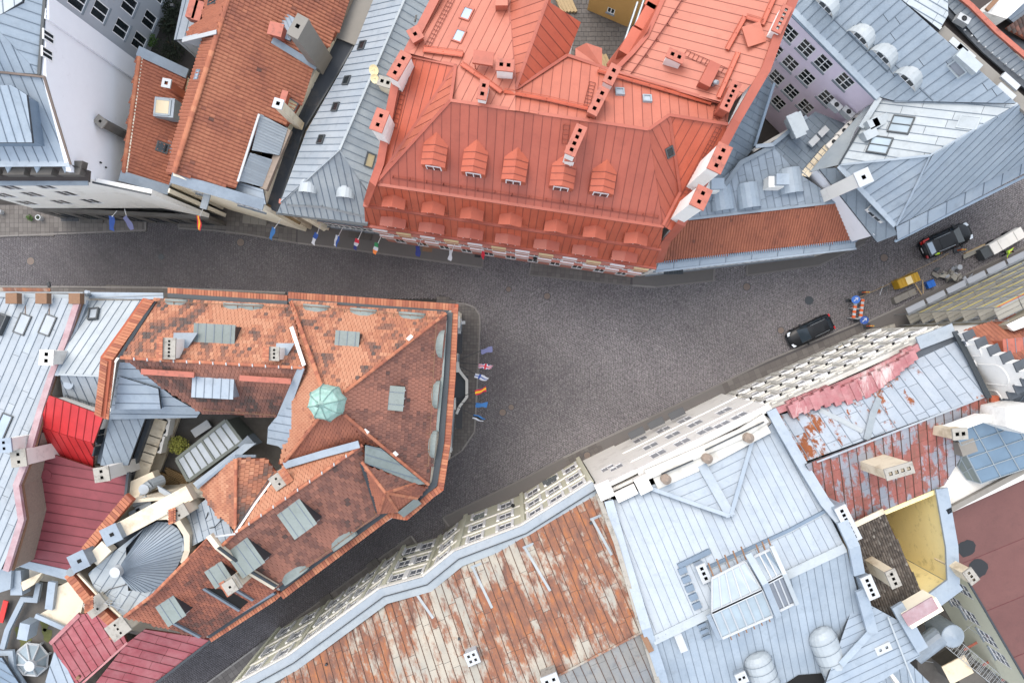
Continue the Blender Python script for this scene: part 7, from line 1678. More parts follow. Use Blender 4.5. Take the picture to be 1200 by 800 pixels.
body(b, [(1126, 388, 13.2), (1150, 381, 13.2), (1270, 354, 13.2), (1270, 518, 13.2), (1168, 482, 13.2)], 'plaster_white')
m = MB(); m.prism([P(1140, 470, 14.6), P(1172, 466, 15), P(1178, 482, 14.6), P(1165, 492, 14.2)], (0, 0, -1)); m.build('buttress', 'plaster_white', b)
m = MB(); m.obox(P(1168, 467, 15.2), wd((1, 0)) * .5, wd((0, 1)) * .25, V3(0, 0, .15)); m.build('brick_cap', 'brick_wall', b)
# --- S4 scaffolded house
b = thing('scaffolded_house', 'pale rendered house under repair behind the scaffold at the right edge', 'house', P(1150, 360))
sa, sb = (1040, 405), (1270, 368)
A, C, t_, n_ = wall_frame(P(1062, 416, 13.4), P(1290, 352, 19.5), 0)
ww = (C - A).length; A0 = P(1036, 392, 6); 
gA, gC = P(1046, 366, 0), P(1275, 255, 0)       # foot line of the scaffold
t_ = (gC - gA).normalized(); n_ = Vector((-t_.y, t_.x, 0)); L = (gC - gA).length
wallA, wallC = gA - n_ * 1.7, gC - n_ * 1.7
facade(b, wallA, wallC, 15.0, 'netting', grid=(9, .6, [(1, 3), (4.6, 6.6), (8, 10), (11.4, 13.2)]), w=1.2, style=1, pm='glass_lav', sill=None)
m = MB(); m.prism([wallA + V3(0, 0, 15), wallC + V3(0, 0, 15), wallC - n_ * 3 + V3(0, 0, 15.5), wallA - n_ * .5 + V3(0, 0, 15.5)], (0, 0, -.3)); m.build('roof_edge', 'plaster_pale', b)
sc = thing('scaffold', 'tall tube scaffold with yellow edged planks climbing the house front at the right edge', 'scaffold', gA)
nb = 10; lev = 7; dz = 2.05
pol = MB()
for i in range(nb + 1):
    for s in (.25, 1.35):
        p = gA + t_ * (L * i / nb) - n_ * s; m = MB(); m.tube(p, p + V3(0, 0, dz * lev + 1.1), .035, 5); m.build('standard', 'steel', sc)
for k in range(1, lev + 1):
    z = k * dz
    for s in (.25, 1.35):
        for hh in (0, .5, 1.0):
            if s == 1.35 and hh: continue
            m = MB(); a = gA - n_ * s + V3(0, 0, z + hh); m.tube(a, a + t_ * L, .024, 4); m.build('ledger', 'steel' if hh != .5 else 'red_paint' if k == lev else 'steel', sc)
    for i in range(nb):
        a = gA + t_ * (L * (i + .5) / nb) - n_ * .8 + V3(0, 0, z)
        for j in range(3): m = MB(); m.obox(a - n_ * ((j - 1) * .34), t_ * (L / nb / 2 - .04), n_ * .155, V3(0, 0, .03)); m.build('plank', 'plank_grey', sc)
        m = MB(); m.obox(a + n_ * .53 + V3(0, 0, .08), t_ * (L / nb / 2 - .05), n_ * .02, V3(0, 0, .09)); m.build('toe_board', 'plank_yellow', sc)
        if (i + k) % 3 == 0: m = MB(); q = gA + t_ * (L * i / nb) - n_ * .25 + V3(0, 0, z); m.tube(q, q + t_ * (L / nb) + V3(0, 0, dz), .022, 4); m.build('brace', 'steel', sc)
for i in range(nb):
    m = MB(); a = gA + t_ * (L * (i + .5) / nb) - n_ * .1 + V3(0, 0, 2.3); m.obox(a, t_ * (L / nb / 2 - .12), n_ * .35, V3(0, 0, .03)); m.build('protective_sheet', 'sheet_white', sc)
# --- glass roof, terrace and ox-blood flat roof
b = thing('glass_roofed_annex', 'white annex with a blue glazed slanting roof beside the ox-blood flat roof', 'annex', P(1160, 530))
m = MB(); m.prism([P(x, y, 12.6) for x, y in ((1100, 571), (1112, 520), (1120, 492), (1270, 470), (1270, 530), (1107, 604))], (0, 0, -12.6)); m.build('terrace', 'plaster_pale', b)
G = [P(1131, 497, 15.2), P(1270, 497, 15.2), P(1270, 530, 13.8), P(1200, 549, 13.8), P(1150, 566, 13.8), P(1128, 530, 14.4)]
def glassq(q, nu, nv, pm, nm='glazed_roof'):
    m = MB()
    for k in range(nu + 1): a, c = q[0].lerp(q[1], k / nu), q[3].lerp(q[2], k / nu); m.tube(a + V3(0, 0, .05), c + V3(0, 0, .05), .045, 4)
    for k in range(nv + 1): a, c = q[0].lerp(q[3], k / nv), q[1].lerp(q[2], k / nv); m.tube(a + V3(0, 0, .06), c + V3(0, 0, .06), .04, 4)
    o = m.build(nm, 'frame_pale', b)
    bl = lambda u, v: q[0].lerp(q[1], u).lerp(q[3].lerp(q[2], u), v)
    for i in range(nu):
        for j in range(nv): m = MB(); m.prism([bl(i / nu, j / nv), bl((i + 1) / nu, j / nv), bl((i + 1) / nu, (j + 1) / nv), bl(i / nu, (j + 1) / nv)], (0, 0, -.04)); m.build('pane', pm, o)
glassq([P(1118, 506, 15.4), P(1225, 470, 15.4), P(1262, 528, 13.9), P(1150, 566, 13.9)], 5, 4, 'glass_blue')
glassq([P(1119, 508, 15.2), P(1149, 566, 13.7), P(1132, 561, 12.7), P(1118, 540, 12.7)], 3, 2, 'metal_patina', 'glazed_side')
sweep(b, [(1112, 504, 16.2), (1150, 490, 16.2), (1270, 494, 16.2)], .6, .8, 'plaster_white', 'white_beam', -.7); sweep(b, [(1108, 599, 13.2), (1200, 550, 13.2), (1270, 522, 13.2)], .4, .4, 'concrete', 'parapet', -.2)
m = MB(); m.box(P(1124, 521, 14), 1.2, 1.1, 1.1, .35); m.build('roof_box', 'concrete', b)
m = MB(); m.prism([P(1178, 478, 18), P(1205, 472, 18), P(1210, 510, 18), P(1180, 500, 18)], (0, 0, -4)); m.build('white_chimney', 'plaster_white', b)
b = thing('oxblood_roof_house', 'house with a wide flat ox-blood brown roof with two black puddles at the lower right', 'house', P(1170, 660))
fo = Face([(1107, 603, 12), (1202, 554, 12), (1280, 522, 12), (1280, 860, 12), (1222, 830, 12), (1150, 706, 12), (1113, 643, 12)])
seam_roof(b, [(1107, 603, 12), (1202, 554, 12), (1280, 522, 12), (1280, 860, 12), (1222, 830, 12), (1150, 706, 12), (1113, 643, 12)], 'metal_oxblood', (.93, -.38), 4.2, seam='seam_deepred', rib=.03, ribh=.05, phase=.1)
for (cx, cy, r) in ((1133, 642, .75), (1146, 665, .85)):
    m = MB(); c = P(cx, cy, 12.05); rr = random.Random(int(cx)); m.add([c + V3(math.cos(a * .393) * r * rr.uniform(.75, 1.05), math.sin(a * .393) * r * rr.uniform(.75, 1.05), .004 * (cx - 1130)/10) for a in range(16)], [tuple(range(16))]); m.build('puddle', 'black_paint', b)
facade(b, P(1113, 643, 12), P(1222, 830, 12), 11.8, 'plaster_green', inset=.2, px=[(1120, 706), (1137, 722), (1158, 748), (1172, 770), (1128, 690)], w=1.3, h=1.9, style=3, pm='glass_lav')
body(b, [(1108, 604, 11.7), (1202, 556, 11.7), (1280, 524, 11.7), (1280, 860, 11.7), (1222, 828, 11.7), (1113, 643, 11.7)], 'plaster_pale', skip=(4,))
sweep(b, [(1113, 645, 12.05), (1150, 708, 12.05), (1222, 832, 12.05)], .14, .12, 'gutter_dark', 'gutter')
# --- yellow light shaft and mossy tiles
b = thing('yellow_court_walls', 'yellow plastered light well walls with pale blue coping', 'wall', P(1090, 640))
facade(b, P(1036, 598, 12.9), P(1099, 572, 12.9), 12.9, 'plaster_yellow', zb=0)
facade(b, P(1099, 573, 13), P(1112, 682, 13), 13.0, 'plaster_yellow', zb=0)
facade(b, P(1112, 683, 13), P(1062, 712, 13), 13.0, 'plaster_yellow', zb=0)
sweep(b, [(1103, 572, 13.3), (1115, 640, 13.3), (1117, 684, 13.3)], .95, .2, 'metal_sky', 'wall_coping', -.1); sweep(b, [(1122, 682, 13.3), (1090, 706, 13.3)], 1.3, .2, 'metal_sky', 'wall_coping', -.12)
m = MB(); m.prism([P(x, y, 2) for x, y in ((1020, 590), (1110, 570), (1120, 690), (1060, 720))], (0, 0, -2)); struct(m.build('light_well_floor', 'concrete'))
chimney(b, 12.6, (1113, 662), (1137, 678), 1.0, .65, (.6, .8), flues=(3, 1), fl=.2, **ck)
m = MB(); m.obox(P(1075, 713, 15), wd((.85, -.5)) * 1.35, wd((.5, .85)) * .55, V3(0, 0, .9)); m.build('capped_pier', 'plaster_cream', b); m = MB(); m.obox(P(1078, 716, 16.0), wd((.85, -.5)) * 1.3, wd((.5, .85)) * .5, V3(0, 0, .05)); m.build('pier_cap', 'metal_pink_pale', b)
b = thing('mossy_tile_roof_house', 'low roof of dark moss covered tiles between the blue roof and the yellow walls', 'house', P(1045, 660))
mt = tile_roof(b, [(1003, 613, 13.8), (1035, 598, 13.8), (1089, 712, 12.2), (1062, 731, 12.2), (1025, 738, 12.6), (1008, 680, None)], 'tile_moss', 'pan', .2, .24, (.42, .9), seed=60, dark=.5, base=.2, cl=2, rnd=.6, deckmat='deck_tile_dark')
body(b, [(1003, 613, 13.4), (1035, 598, 13.4), (1088, 712, 12), (1062, 731, 12), (1025, 738, 12)], 'plaster_beige')
sweep(b, [(1002, 614, 14), (1035, 598, 14)], .4, .14, 'plaster_beige', 'verge_board', 0)
chimney(b, mt, (1020, 661), (1046, 680), 1.2, .65, (.4, .9), flues=(3, 1), fl=.22, **ck)
# --- service yard
m = MB(); m.prism([P(x, y, 3) for x, y in ((1070, 690), (1130, 690), (1230, 840), (1080, 860))], (0, 0, -3)); struct(m.build('service_yard_floor', 'concrete_dark'))
for (x, y, r, L_, lb) in ((1109, 740, .95, 1.5, 'round metal tank with a ribbed lid in the service yard'), (1090, 752, .85, 1.7, 'second metal tank lying nearer the blue roof')):
    t = thing('tank', lb, 'tank', P(x, y, 9), 'tanks in the service yard'); c = P(x, y, 9); m = MB(); dd = V3(0, 0, 1) if x == 1109 else V3(.7, .7, .2)
    m.tube(c - dd * L_, c + dd * L_ * .6, r, 16); m.build('barrel', 'zinc', t, smooth=False); m = MB(); m.tube(c + dd * L_ * .6, c + dd * (L_ * .6 + .3), r * .9, 16, r2=.1); m.build('lid', 'metal_sky', t)
t = thing('yard_scaffold', 'jumble of thin steel frames and ladders in the service yard, bottom right', 'scaffold', P(1150, 770, 3)); rr = random.Random(4)
for k in range(7):
    a = P(1105 + k * 11, 745 + k * 9, 7.5 - k * .1); d = wd((.8, .62)); e = wd((.62, -.8)); m = MB()
    for s in (-1, 1): m.tube(a + e * .55 * s, a + d * 1.3 + e * .55 * s, .025, 4)
    for j in range(5): m.tube(a + d * .3 * j - e * .55, a + d * .3 * j + e * .55, .02, 4)
    m.tube(a, a - V3(0, 0, 4.4), .03, 4); m.build('ladder_frame', 'cap_white', t)
for k in range(10): m = MB(); a = P(rr.uniform(1090, 1170), rr.uniform(735, 800), 8); d = Vector((rr.uniform(-1, 1), rr.uniform(-1, 1), rr.uniform(-.2, .2))).normalized(); m.tube(a, a + d * rr.uniform(1, 2.4), .02, 4); m.build('rod', 'steel', t)
for k in range(3): m = MB(); a = P(1140 + k * 22, 755 + k * 18, 6); m.obox(a, wd((.85, -.5)) * .9, wd((.5, .85)) * .1, V3(0, 0, .03)); m.build('plank', 'cap_red', t)
t = thing('yard_hut', 'flat beige topped box hut in the service yard', 'hut', P(1122, 784, 3)); m = MB(); m.obox(P(1122, 784, 5), wd((.85, -.45)) * 1.0, wd((.45, .85)) * .75, V3(0, 0, 2)); m.build('walls', 'concrete_dark', t); m = MB(); m.obox(P(1122, 784, 7.1), wd((.85, -.45)) * 1.1, wd((.45, .85)) * .85, V3(0, 0, .06)); m.build('top', 'plaster_sand', t)
# ------------------------------------------------------------------ things on the street
def car(name, label, rear, front, hatch_open=False):
    """rear / front: photo pixels of the bumpers on the road; seven stations lofted along the length"""
    A, C = P(rear[0], rear[1], .5), P(front[0], front[1], .5); A.z = C.z = 0
    L = (C - A).length; d = (C - A).normalized(); e = Vector((-d.y, d.x, 0)); k = L / 4.9
    t = thing(name, label, 'car', (A + C) / 2)
    Zu = V3(0, 0, 1)
    def pt(x, y, z): return A + d * x * k + e * y * k + Zu * z * k
    # body: stations (x, half width, z of shoulder, z of middle)
    st = [(0, .55, .62, .66), (.05, .78, .78, .84), (.35, .9, .92, .98), (1.0, .94, .97, 1.0), (2.2, .95, .96, .99), (3.3, .94, .92, .97), (3.9, .91, .84, .94), (4.5, .84, .72, .82), (4.8, .66, .6, .68), (4.9, .45, .52, .55)]
    vs = []
    for x, w_, zs, zm in st:
        for y, z in ((-w_ * .96, .25), (-w_, .5), (-w_ * .98, zs - .08), (-w_ * .9, zs), (-w_ * .45, zm), (0, zm + .01), (w_ * .45, zm), (w_ * .9, zs), (w_ * .98, zs - .08), (w_, .5), (w_ * .96, .25)): vs.append(pt(x, y, z))
    n = 11; m = MB(); m.add(vs, [(i * n + j, i * n + j + 1, i * n + n + j + 1, i * n + n + j) for i in range(len(st) - 1) for j in range(n - 1)] + [tuple(range(n)), tuple(range((len(st) - 1) * n, len(st) * n))[::-1]])
    m.build('body', 'car_black', t, smooth=True)
    # cabin: glass all round, roof panel on top
    lo = [(.25, .72), (.9, .86), (2.9, .86), (3.75, .74)]; hi = [(.75, .58), (1.1, .66), (2.5, .68), (2.85, .62)]
    zl = [.96, .98, .97, .95]; zh = [1.38, 1.44, 1.46, 1.42]
    q = lambda i, s: (pt(lo[i][0], s * lo[i][1], zl[i]), pt(hi[i][0], s * hi[i][1], zh[i]))
    m = MB(); a, b_ = q(3, -1), q(3, 1); m.add([a[0], b_[0], b_[1], a[1]], [(0, 1, 2, 3)]); m.build('windscreen', 'car_glass', t)
    m = MB(); a, b_ = q(0, -1), q(0, 1); m.add([a[0], b_[0], b_[1], a[1]], [(0, 1, 2, 3)]); o = m.build('rear_window', 'car_glass', t)
    for s in (-1, 1):
        for i in (0, 1, 2): m = MB(); a, b_ = q(i, s), q(i + 1, s); m.add([a[0].lerp(b_[0], .03), b_[0].lerp(a[0], .03), b_[1].lerp(a[1], .03), a[1].lerp(b_[1], .03)], [(0, 1, 2, 3)]); m.build('side_window', 'car_glass', t)
        m = MB(); 
        for i in range(4): a = q(i, s); m.tube(a[0], a[1], .035 * k, 5)
        for i in range(3): m.tube(q(i, s)[1], q(i + 1, s)[1], .04 * k, 5)
        m.build('pillars', 'car_black', t)
        m = MB(); m.tube(pt(.9, s * .6, 1.5), pt(2.5, s * .62, 1.51), .022 * k, 5); m.build('roof_rail', 'steel', t)
        m = MB(); m.obox(pt(3.25, s * 1.02, 1.0), d * .09 * k, e * .12 * k, Zu * .07 * k); m.build('wing_mirror', 'car_black', t)
        m = MB(); m.obox(pt(4.55, s * .62, .7), d * .16 * k, e * .17 * k - d * s * .06 * k, Zu * .06 * k); m.build('headlight', 'lamp_clear', t)
        m = MB(); m.obox(pt(.08, s * .68, .78), d * .07 * k, e * .14 * k, Zu * .08 * k); m.build('tail_light', 'lamp_red', t)
        for x in (.95, 3.95):
            c = pt(x, s * .84, .33); m = MB(); m.tube(c - e * .11 * k, c + e * .11 * k, .33 * k, 16); w_ = m.build('wheel', 'tyre', t); m = MB(); m.tube(c + e * s * .112 * k, c + e * s * .12 * k, .2 * k, 10); m.build('rim', 'rim', w_)
    m = MB(); vs = []; rs_ = [(.75, .58, 1.39), (1.1, .66, 1.45), (1.8, .68, 1.475), (2.5, .68, 1.465), (2.85, .62, 1.43)]
    for x, w_, z in rs_:
        for u in (-1, -.5, 0, .5, 1): vs.append(pt(x, u * w_, z + .035 * (1 - u * u)))
    m.add(vs, [(i * 5 + j, i * 5 + j + 1, i * 5 + j + 6, i * 5 + j + 5) for i in range(4) for j in range(4)]); m.build('roof', 'car_black', t, smooth=True)
    m = MB(); m.prism([pt(1.3, -.45, 1.52), pt(2.3, -.45, 1.52), pt(2.3, .45, 1.52), pt(1.3, .45, 1.52)], (0, 0, -.02)); m.build('glass_sunroof', 'car_black', t)
    m = MB(); m.obox(pt(-.01, 0, .6), d * .01, e * .26 * k, Zu * .06 * k); m.build('number_plate', 'white_paint', t)
    m = MB(); m.obox(pt(4.9, 0, .45), d * .02, e * .4 * k, Zu * .1 * k); m.build('grille', 'dark_metal', t)
    if hatch_open:
        m = MB(); m.prism([pt(.75, -.62, 1.48), pt(.75, .62, 1.48), pt(-.25, .7, 1.85), pt(-.25, -.7, 1.85)], (0, 0, -.05)); hb = m.build('tailgate', 'car_black', t)
        m = MB(); m.prism([pt(.6, -.5, 1.56), pt(.6, .5, 1.56), pt(0, .56, 1.78), pt(0, -.56, 1.78)], (0, 0, -.03)); m.build('tailgate_window', 'glass_sky', hb)
        m = MB(); m.prism([pt(.15, .55, .95), pt(.15, .86, .95), pt(.75, .9, 1.0), pt(.75, .62, 1.0)], (0, 0, .08)); m.build('rear_lamp_panel', 'red_paint', t)
car('parked_car', 'black estate car parked along the pavement kerb with a pale windscreen reflection', (974, 376), (923, 400))
car('loading_car', 'black car with raised tailgate being loaded by two people', (1080, 294), (1137, 269), True)
t = bpy.data.objects['parked_car']
# ---- people: one skinned body each, clothes by material zones, face and hair
def person(label, foot, face_dir, pose, top, bottom, hair='hair', vest=None, hat=None):
    """foot: pixel on the ground. pose: joints in a local frame x right, y forward, z up (metres)"""
    c = P(*foot); c.z = .0; t = thing('person', label, 'person', c)
    fy = wd(face_dir); fx = Vector((fy.y, -fy.x, 0))
    J = {'pelvis': (0, 0, .95), 'waist': (0, .01, 1.12), 'chest': (0, .02, 1.32), 'neck': (0, .02, 1.48), 'head': (0, .04, 1.58),
         'shl': (-.19, 0, 1.42), 'ell': (-.25, .02, 1.14), 'hal': (-.24, .14, .92), 'shr': (.19, 0, 1.42), 'elr': (.25, .02, 1.14), 'har': (.24, .14, .92),
         'hil': (-.1, 0, .9), 'knl': (-.11, .04, .5), 'fol': (-.11, -.02, .08), 'tol': (-.12, .14, .04), 'hir': (.1, 0, .9), 'knr': (.11, .02, .5), 'for': (.11, -.04, .08), 'tor': (.12, .12, .04)}
    J.update(pose)
    Rr = {'pelvis': .14, 'waist': .13, 'chest': .16, 'neck': .06, 'head': .07, 'shl': .075, 'ell': .05, 'hal': .035, 'shr': .075, 'elr': .05, 'har': .035, 'hil': .095, 'knl': .065, 'fol': .05, 'tol': .04, 'hir': .095, 'knr': .065, 'for': .05, 'tor': .04}
    E = [('pelvis', 'waist'), ('waist', 'chest'), ('chest', 'neck'), ('neck', 'head'), ('chest', 'shl'), ('shl', 'ell'), ('ell', 'hal'), ('chest', 'shr'), ('shr', 'elr'), ('elr', 'har'), ('pelvis', 'hil'), ('hil', 'knl'), ('knl', 'fol'), ('fol', 'tol'), ('pelvis', 'hir'), ('hir', 'knr'), ('knr', 'for'), ('for', 'tor')]
    ks = list(J); w3 = lambda p: fx * p[0] + fy * p[1] + Vector((0, 0, p[2]))
    me = bpy.data.meshes.new('body'); me.from_pydata([w3(J[k]) for k in ks], [(ks.index(a), ks.index(b)) for a, b in E], [])
    o = bpy.data.objects.new('body', me); COL.objects.link(o)
    md = o.modifiers.new('s', 'SKIN'); sv = me.skin_vertices[0].data
    for i, k in enumerate(ks): sv[i].radius = (Rr[k], Rr[k]); sv[i].use_root = (k == 'pelvis')
    o.modifiers.new('u', 'SUBSURF').levels = 2
    dg = bpy.context.evaluated_depsgraph_get(); em = bpy.data.meshes.new_from_object(o.evaluated_get(dg)); o.modifiers.clear(); o.data = em; o.parent = t
    for m_ in (top, bottom, 'skin'): em.materials.append(MATS[m_])
    jp = {k: w3(J[k]) for k in ks}
    def near(p): return min(ks, key=lambda k: (p - jp[k]).length - Rr[k] * .6)
    for f in em.polygons:
        k = near(f.center); f.use_smooth = True
        f.material_index = 2 if k in ('hal', 'har', 'neck', 'head') else 1 if k in ('pelvis', 'hil', 'hir', 'knl', 'knr', 'fol', 'for', 'tol', 'tor') else 0
    hc = c + jp['head']; hd = (jp['head'] - jp['neck']).normalized()
    bm = bmesh.new(); bmesh.ops.create_uvsphere(bm, u_segments=16, v_segments=12, radius=.1)
    for v in bm.verts:
        x, y, z = v.co; v.co = (x * .82, y * 1.0 + (.018 if (y > .07 and abs(x) < .03 and -.02 < z < .02) else 0), z * 1.18)
    X = fx; Zh = hd; Yh = Zh.cross(X).normalized(); Xh = Yh.cross(Zh)
    for v in bm.verts: v.co = Xh * v.co.x + Yh * v.co.y + Zh * v.co.z
    hm = bpy.data.meshes.new('head'); bm.to_mesh(hm); bm.free(); hm.materials.append(MATS['skin'])
    ho = bpy.data.objects.new('head', hm); COL.objects.link(ho); ho.parent = t; ho.location = jp['head'] + hd * .1
    m = MB(); hh = hc + hd * .1
    for s in (-1, 1): m.obox(hh + Yh * .09 + Xh * .03 * s + Zh * .005, Xh * .012, Yh * .008, Zh * .006)
    m.obox(hh + Yh * .092 - Zh * .045, Xh * .022, Yh * .006, Zh * .004); m.build('face_features', 'cloth_black', t)
    m = MB()
    for s in (-1, 1): m.obox(hh + Xh * .085 * s, Xh * .012, Yh * .02, Zh * .03)
    m.build('ears', 'skin', t)
    bm = bmesh.new(); bmesh.ops.create_uvsphere(bm, u_segments=14, v_segments=10, radius=.108)
    bmesh.ops.delete(bm, geom=[v for v in bm.verts if v.co.z < -.02 + (.05 if v.co.y > 0 else -.03)], context='VERTS')
    for v in bm.verts: x, y, z = v.co; v.co = Xh * x * .86 + Yh * (y * 1.02 - .008) + Zh * z * 1.2
    hm = bpy.data.meshes.new('hair'); bm.to_mesh(hm); bm.free(); hm.materials.append(MATS[hat or hair]); ho = bpy.data.objects.new('helmet' if hat else 'hair', hm); COL.objects.link(ho); ho.parent = t; ho.location = jp['head'] + hd * .105
    for s, k in (('l', 'hal'), ('r', 'har')):     # palm, four fingers and a thumb
        el = jp['el' + s]; dd = (jp[k] - el).normalized(); sd = dd.cross(Vector((0, 0, 1))); sd = sd.normalized() if sd.length > .1 else fx.copy(); p0 = c + jp[k]; m = MB(); up = sd.cross(dd)
        m.obox(p0 + dd * .05, dd * .045, sd * .038, up * .014)
        for q, ln in enumerate((.065, .075, .07, .055)):
            a = p0 + dd * .09 + sd * (-.03 + q * .02); b2 = a + dd * ln * .55 - up * .01; m.tube(a, b2, .009, 5); m.tube(b2, b2 + dd * ln * .35 - up * .03, .008, 5)
        a = p0 + dd * .03 - sd * .038; m.tube(a, a - sd * .03 + dd * .035, .01, 5); m.tube(a - sd * .03 + dd * .035, a - sd * .03 + dd * .065, .009, 5); m.build('hand', 'skin', t)
    if vest:
        m = MB(); w_ = c + jp['waist']; s_ = c + jp['chest']; n_ = c + jp['neck']; rgs = []
        ax = (n_ - w_).normalized(); Xa = fx; Ya = ax.cross(Xa).normalized(); ps = [(w_ - ax * .06, .175, .155), (w_ + ax * .08, .18, .16), (s_, .205, .175), (s_ + ax * .1, .19, .15), (n_ - ax * .02, .09, .08)]
        vs = [p + Xa * math.cos(a * math.pi / 6) * r1 + Ya * math.sin(a * math.pi / 6) * r2 for p, r1, r2 in ps for a in range(12)]
        m.add(vs, [(i * 12 + a, i * 12 + (a + 1) % 12, i * 12 + 12 + (a + 1) % 12, i * 12 + 12 + a) for i in range(4) for a in range(12)]); vo = m.build('safety_vest', vest, t)
        m = MB(); p, r1, r2 = w_ + ax * .02, .184, .165
        vs = [p + ax * h + Xa * math.cos(a * math.pi / 6) * r1 + Ya * math.sin(a * math.pi / 6) * r2 for h in (0, .05) for a in range(12)]; m.add(vs, [(a, (a + 1) % 12, 12 + (a + 1) % 12, 12 + a) for a in range(12)]); m.build('reflective_band', 'cap_white', vo)
    return t
person('person in a hi-vis vest bending over behind the loading car', (1087, 299), (1, -.35), {'waist': (0, .1, 1.1), 'chest': (0, .32, 1.22), 'neck': (0, .47, 1.26), 'head': (0, .55, 1.27), 'shl': (-.2, .38, 1.24), 'shr': (.2, .38, 1.24), 'ell': (-.28, .5, 1.02), 'elr': (.26, .55, 1.05), 'hal': (-.2, .68, .95), 'har': (.18, .75, .98)}, 'cloth_black', 'denim', vest='hivis')
person('person in an olive jacket leaning towards the open tailgate, legs stretched back', (1077, 290), (1, -.2), {'waist': (0, .16, 1.08), 'chest': (0, .4, 1.16), 'neck': (0, .56, 1.2), 'head': (0, .64, 1.2), 'shl': (-.2, .48, 1.2), 'shr': (.2, .48, 1.2), 'ell': (-.26, .66, 1.0), 'elr': (.24, .7, 1.02), 'hal': (-.16, .86, .98), 'har': (.15, .9, 1.0), 'fol': (-.12, -.28, .08), 'tol': (-.12, -.12, .04), 'knl': (-.11, -.08, .5)}, 'cloth_olive', 'denim')
person('construction worker in a bright yellow green jacket beside the long skip under the scaffold', (1172, 297), (.8, .5), {'ell': (-.42, .12, 1.25), 'hal': (-.6, .22, 1.15), 'elr': (.4, .1, 1.2), 'har': (.52, .28, 1.1), 'fol': (-.14, -.2, .08), 'tol': (-.14, -.04, .04), 'for': (.12, .2, .08), 'tor': (.12, .36, .04), 'knr': (.11, .2, .5)}, 'hivis', 'denim', vest='hivis')
# ---- manholes
for x, y, r, lb in ((189, 301, .3, 'round iron manhole cover in the left street, darkest one'), (36, 306, .42, 'manhole cover nearest the left edge of the picture'), (282, 284, .42, 'manhole cover by the kerb under the orange yellow flag'), (596, 339, .3, 'small manhole cover below the red roofed building, left one'), (641, 347, .36, 'manhole cover right of the small one below the red roof'), (589, 483, .38, 'brown manhole cover near the blue and white flags'), (599, 477, .32, 'brown manhole cover just right of its larger neighbour'), (875, 336, .4, 'manhole cover in front of the orange tiled strip'), (948, 352, .42, 'dark manhole cover above the parked car'), (915, 387, .36, 'brown manhole cover just in front of the parked car'), (1036, 302, .42, 'manhole cover between the two black cars'), (688, 533, .38, 'rusty round cover on the lower pavement')):
    t = thing('manhole_cover', lb, 'manhole cover', P(x, y, .0), 'manhole covers'); z = .11 if y == 533 else .012
    m = MB(); c = P(x, y, 0); c.z = z; m.tube(c - V3(0, 0, .06), c + V3(0, 0, .008), r, 20); m.build('frame', 'dark_metal', t)
    m = MB(); m.tube(c, c + V3(0, 0, .016), r * .84, 20)
    for k in range(-2, 3): m.obox(c + V3(k * r * .28, 0, .018), V3(r * .05, 0, 0), V3(0, r * .6, 0), V3(0, 0, .006))
    m.build('lid', 'gutter_dark' if x in (189, 948) else 'lid_brown', t)
# ---- flags
def flag(label, root, tip, zr, zt, pat, mats, fly, w_=1.15, h_=.55, group='flags along the street', seed=1):
    """root/tip photo pixels of the pole at heights zr, zt; the cloth hangs from the pole's outer part, blown along fly"""
    A, C = P(root[0], root[1], zr), P(tip[0], tip[1], zt); t = thing('flag', label, 'flag', A, group)
    m = MB(); m.tube(A, C, .03, 6); m.tube(C, C + (C - A).normalized() * .05, .06, 8); m.build('pole', 'white_paint' if root[1] < 300 else 'dark_metal', t)
    nu, nv = 14, 10; d = (A - C).normalized(); fy = wd(fly); rr = random.Random(seed); ph = rr.random() * 6
    vs = []
    for j in range(nv + 1):
        for i in range(nu + 1):
            u, v = i / nu, j / nv; hoist = C + (fy.cross(V3(0, 0, 1)) * .75 + V3(0, 0, -.45)) * ((v - .2) * h_)
            off = (fy * .93 + V3(0, 0, -.3)) * (u * w_ * (1 - .12 * v)); sd = fy.cross(V3(0, 0, 1))
            vs.append(hoist + off + sd * .06 * math.sin(u * 7 + v * 2 + ph) * u ** .5 + V3(0, 0, .1 * math.sin(u * 5 + ph)))
    me = MB(); 
    for j in range(nv):
        for i in range(nu):
            k = j * (nu + 1) + i; q = [vs[k], vs[k + 1], vs[k + nu + 2], vs[k + nu + 1]]; me.add(q, [(0, 1, 2, 3)], pat((i + .5) / nu, (j + .5) / nv))
    me.build('cloth', mats, t, fix=False)
def uk(u, v):
    x, y = u - .5, v - .5
    if abs(x) < .06 or abs(y) < .1: return 2
    if abs(x) < .12 or abs(y) < .18: return 1
    if abs(abs(x) - abs(y)) < .05: return 2
    return 1 if abs(abs(x) - abs(y)) < .13 else 0
fin = lambda u, v: 1 if (abs(v - .5) < .13 or abs(u - .36) < .09) else 0
est = lambda u, v: 0 if v < .33 else 1 if v < .66 else 2
spa = lambda u, v: 1 if .27 < v < .73 else 0
tri = lambda u, v: 0 if u < .33 else 1 if u < .66 else 2
one = lambda u, v: 0
fk = dict(group='flags on the corner building')
flag('pale lilac flag, northernmost on the corner building', (540, 421), (563, 411), 7, 7.6, one, ['cloth_lilac'], (1, -.3), seed=2, **fk)
flag('red, white and blue union flag on the corner building', (540, 425), (561, 427), 7, 7.6, uk, ['cloth_navy', 'cloth_white', 'cloth_red'], (1, .1), 1.3, seed=3, **fk)
flag('white flag with a blue cross on the corner building', (539, 429), (557, 438), 7, 7.6, fin, ['cloth_white', 'cloth_blue'], (1, .35), 1.3, seed=4, **fk)
flag('red and yellow striped flag on the corner building', (537, 466), (556, 459), 7, 7.6, spa, ['cloth_red', 'cloth_yellow'], (1, -.35), seed=5, **fk)
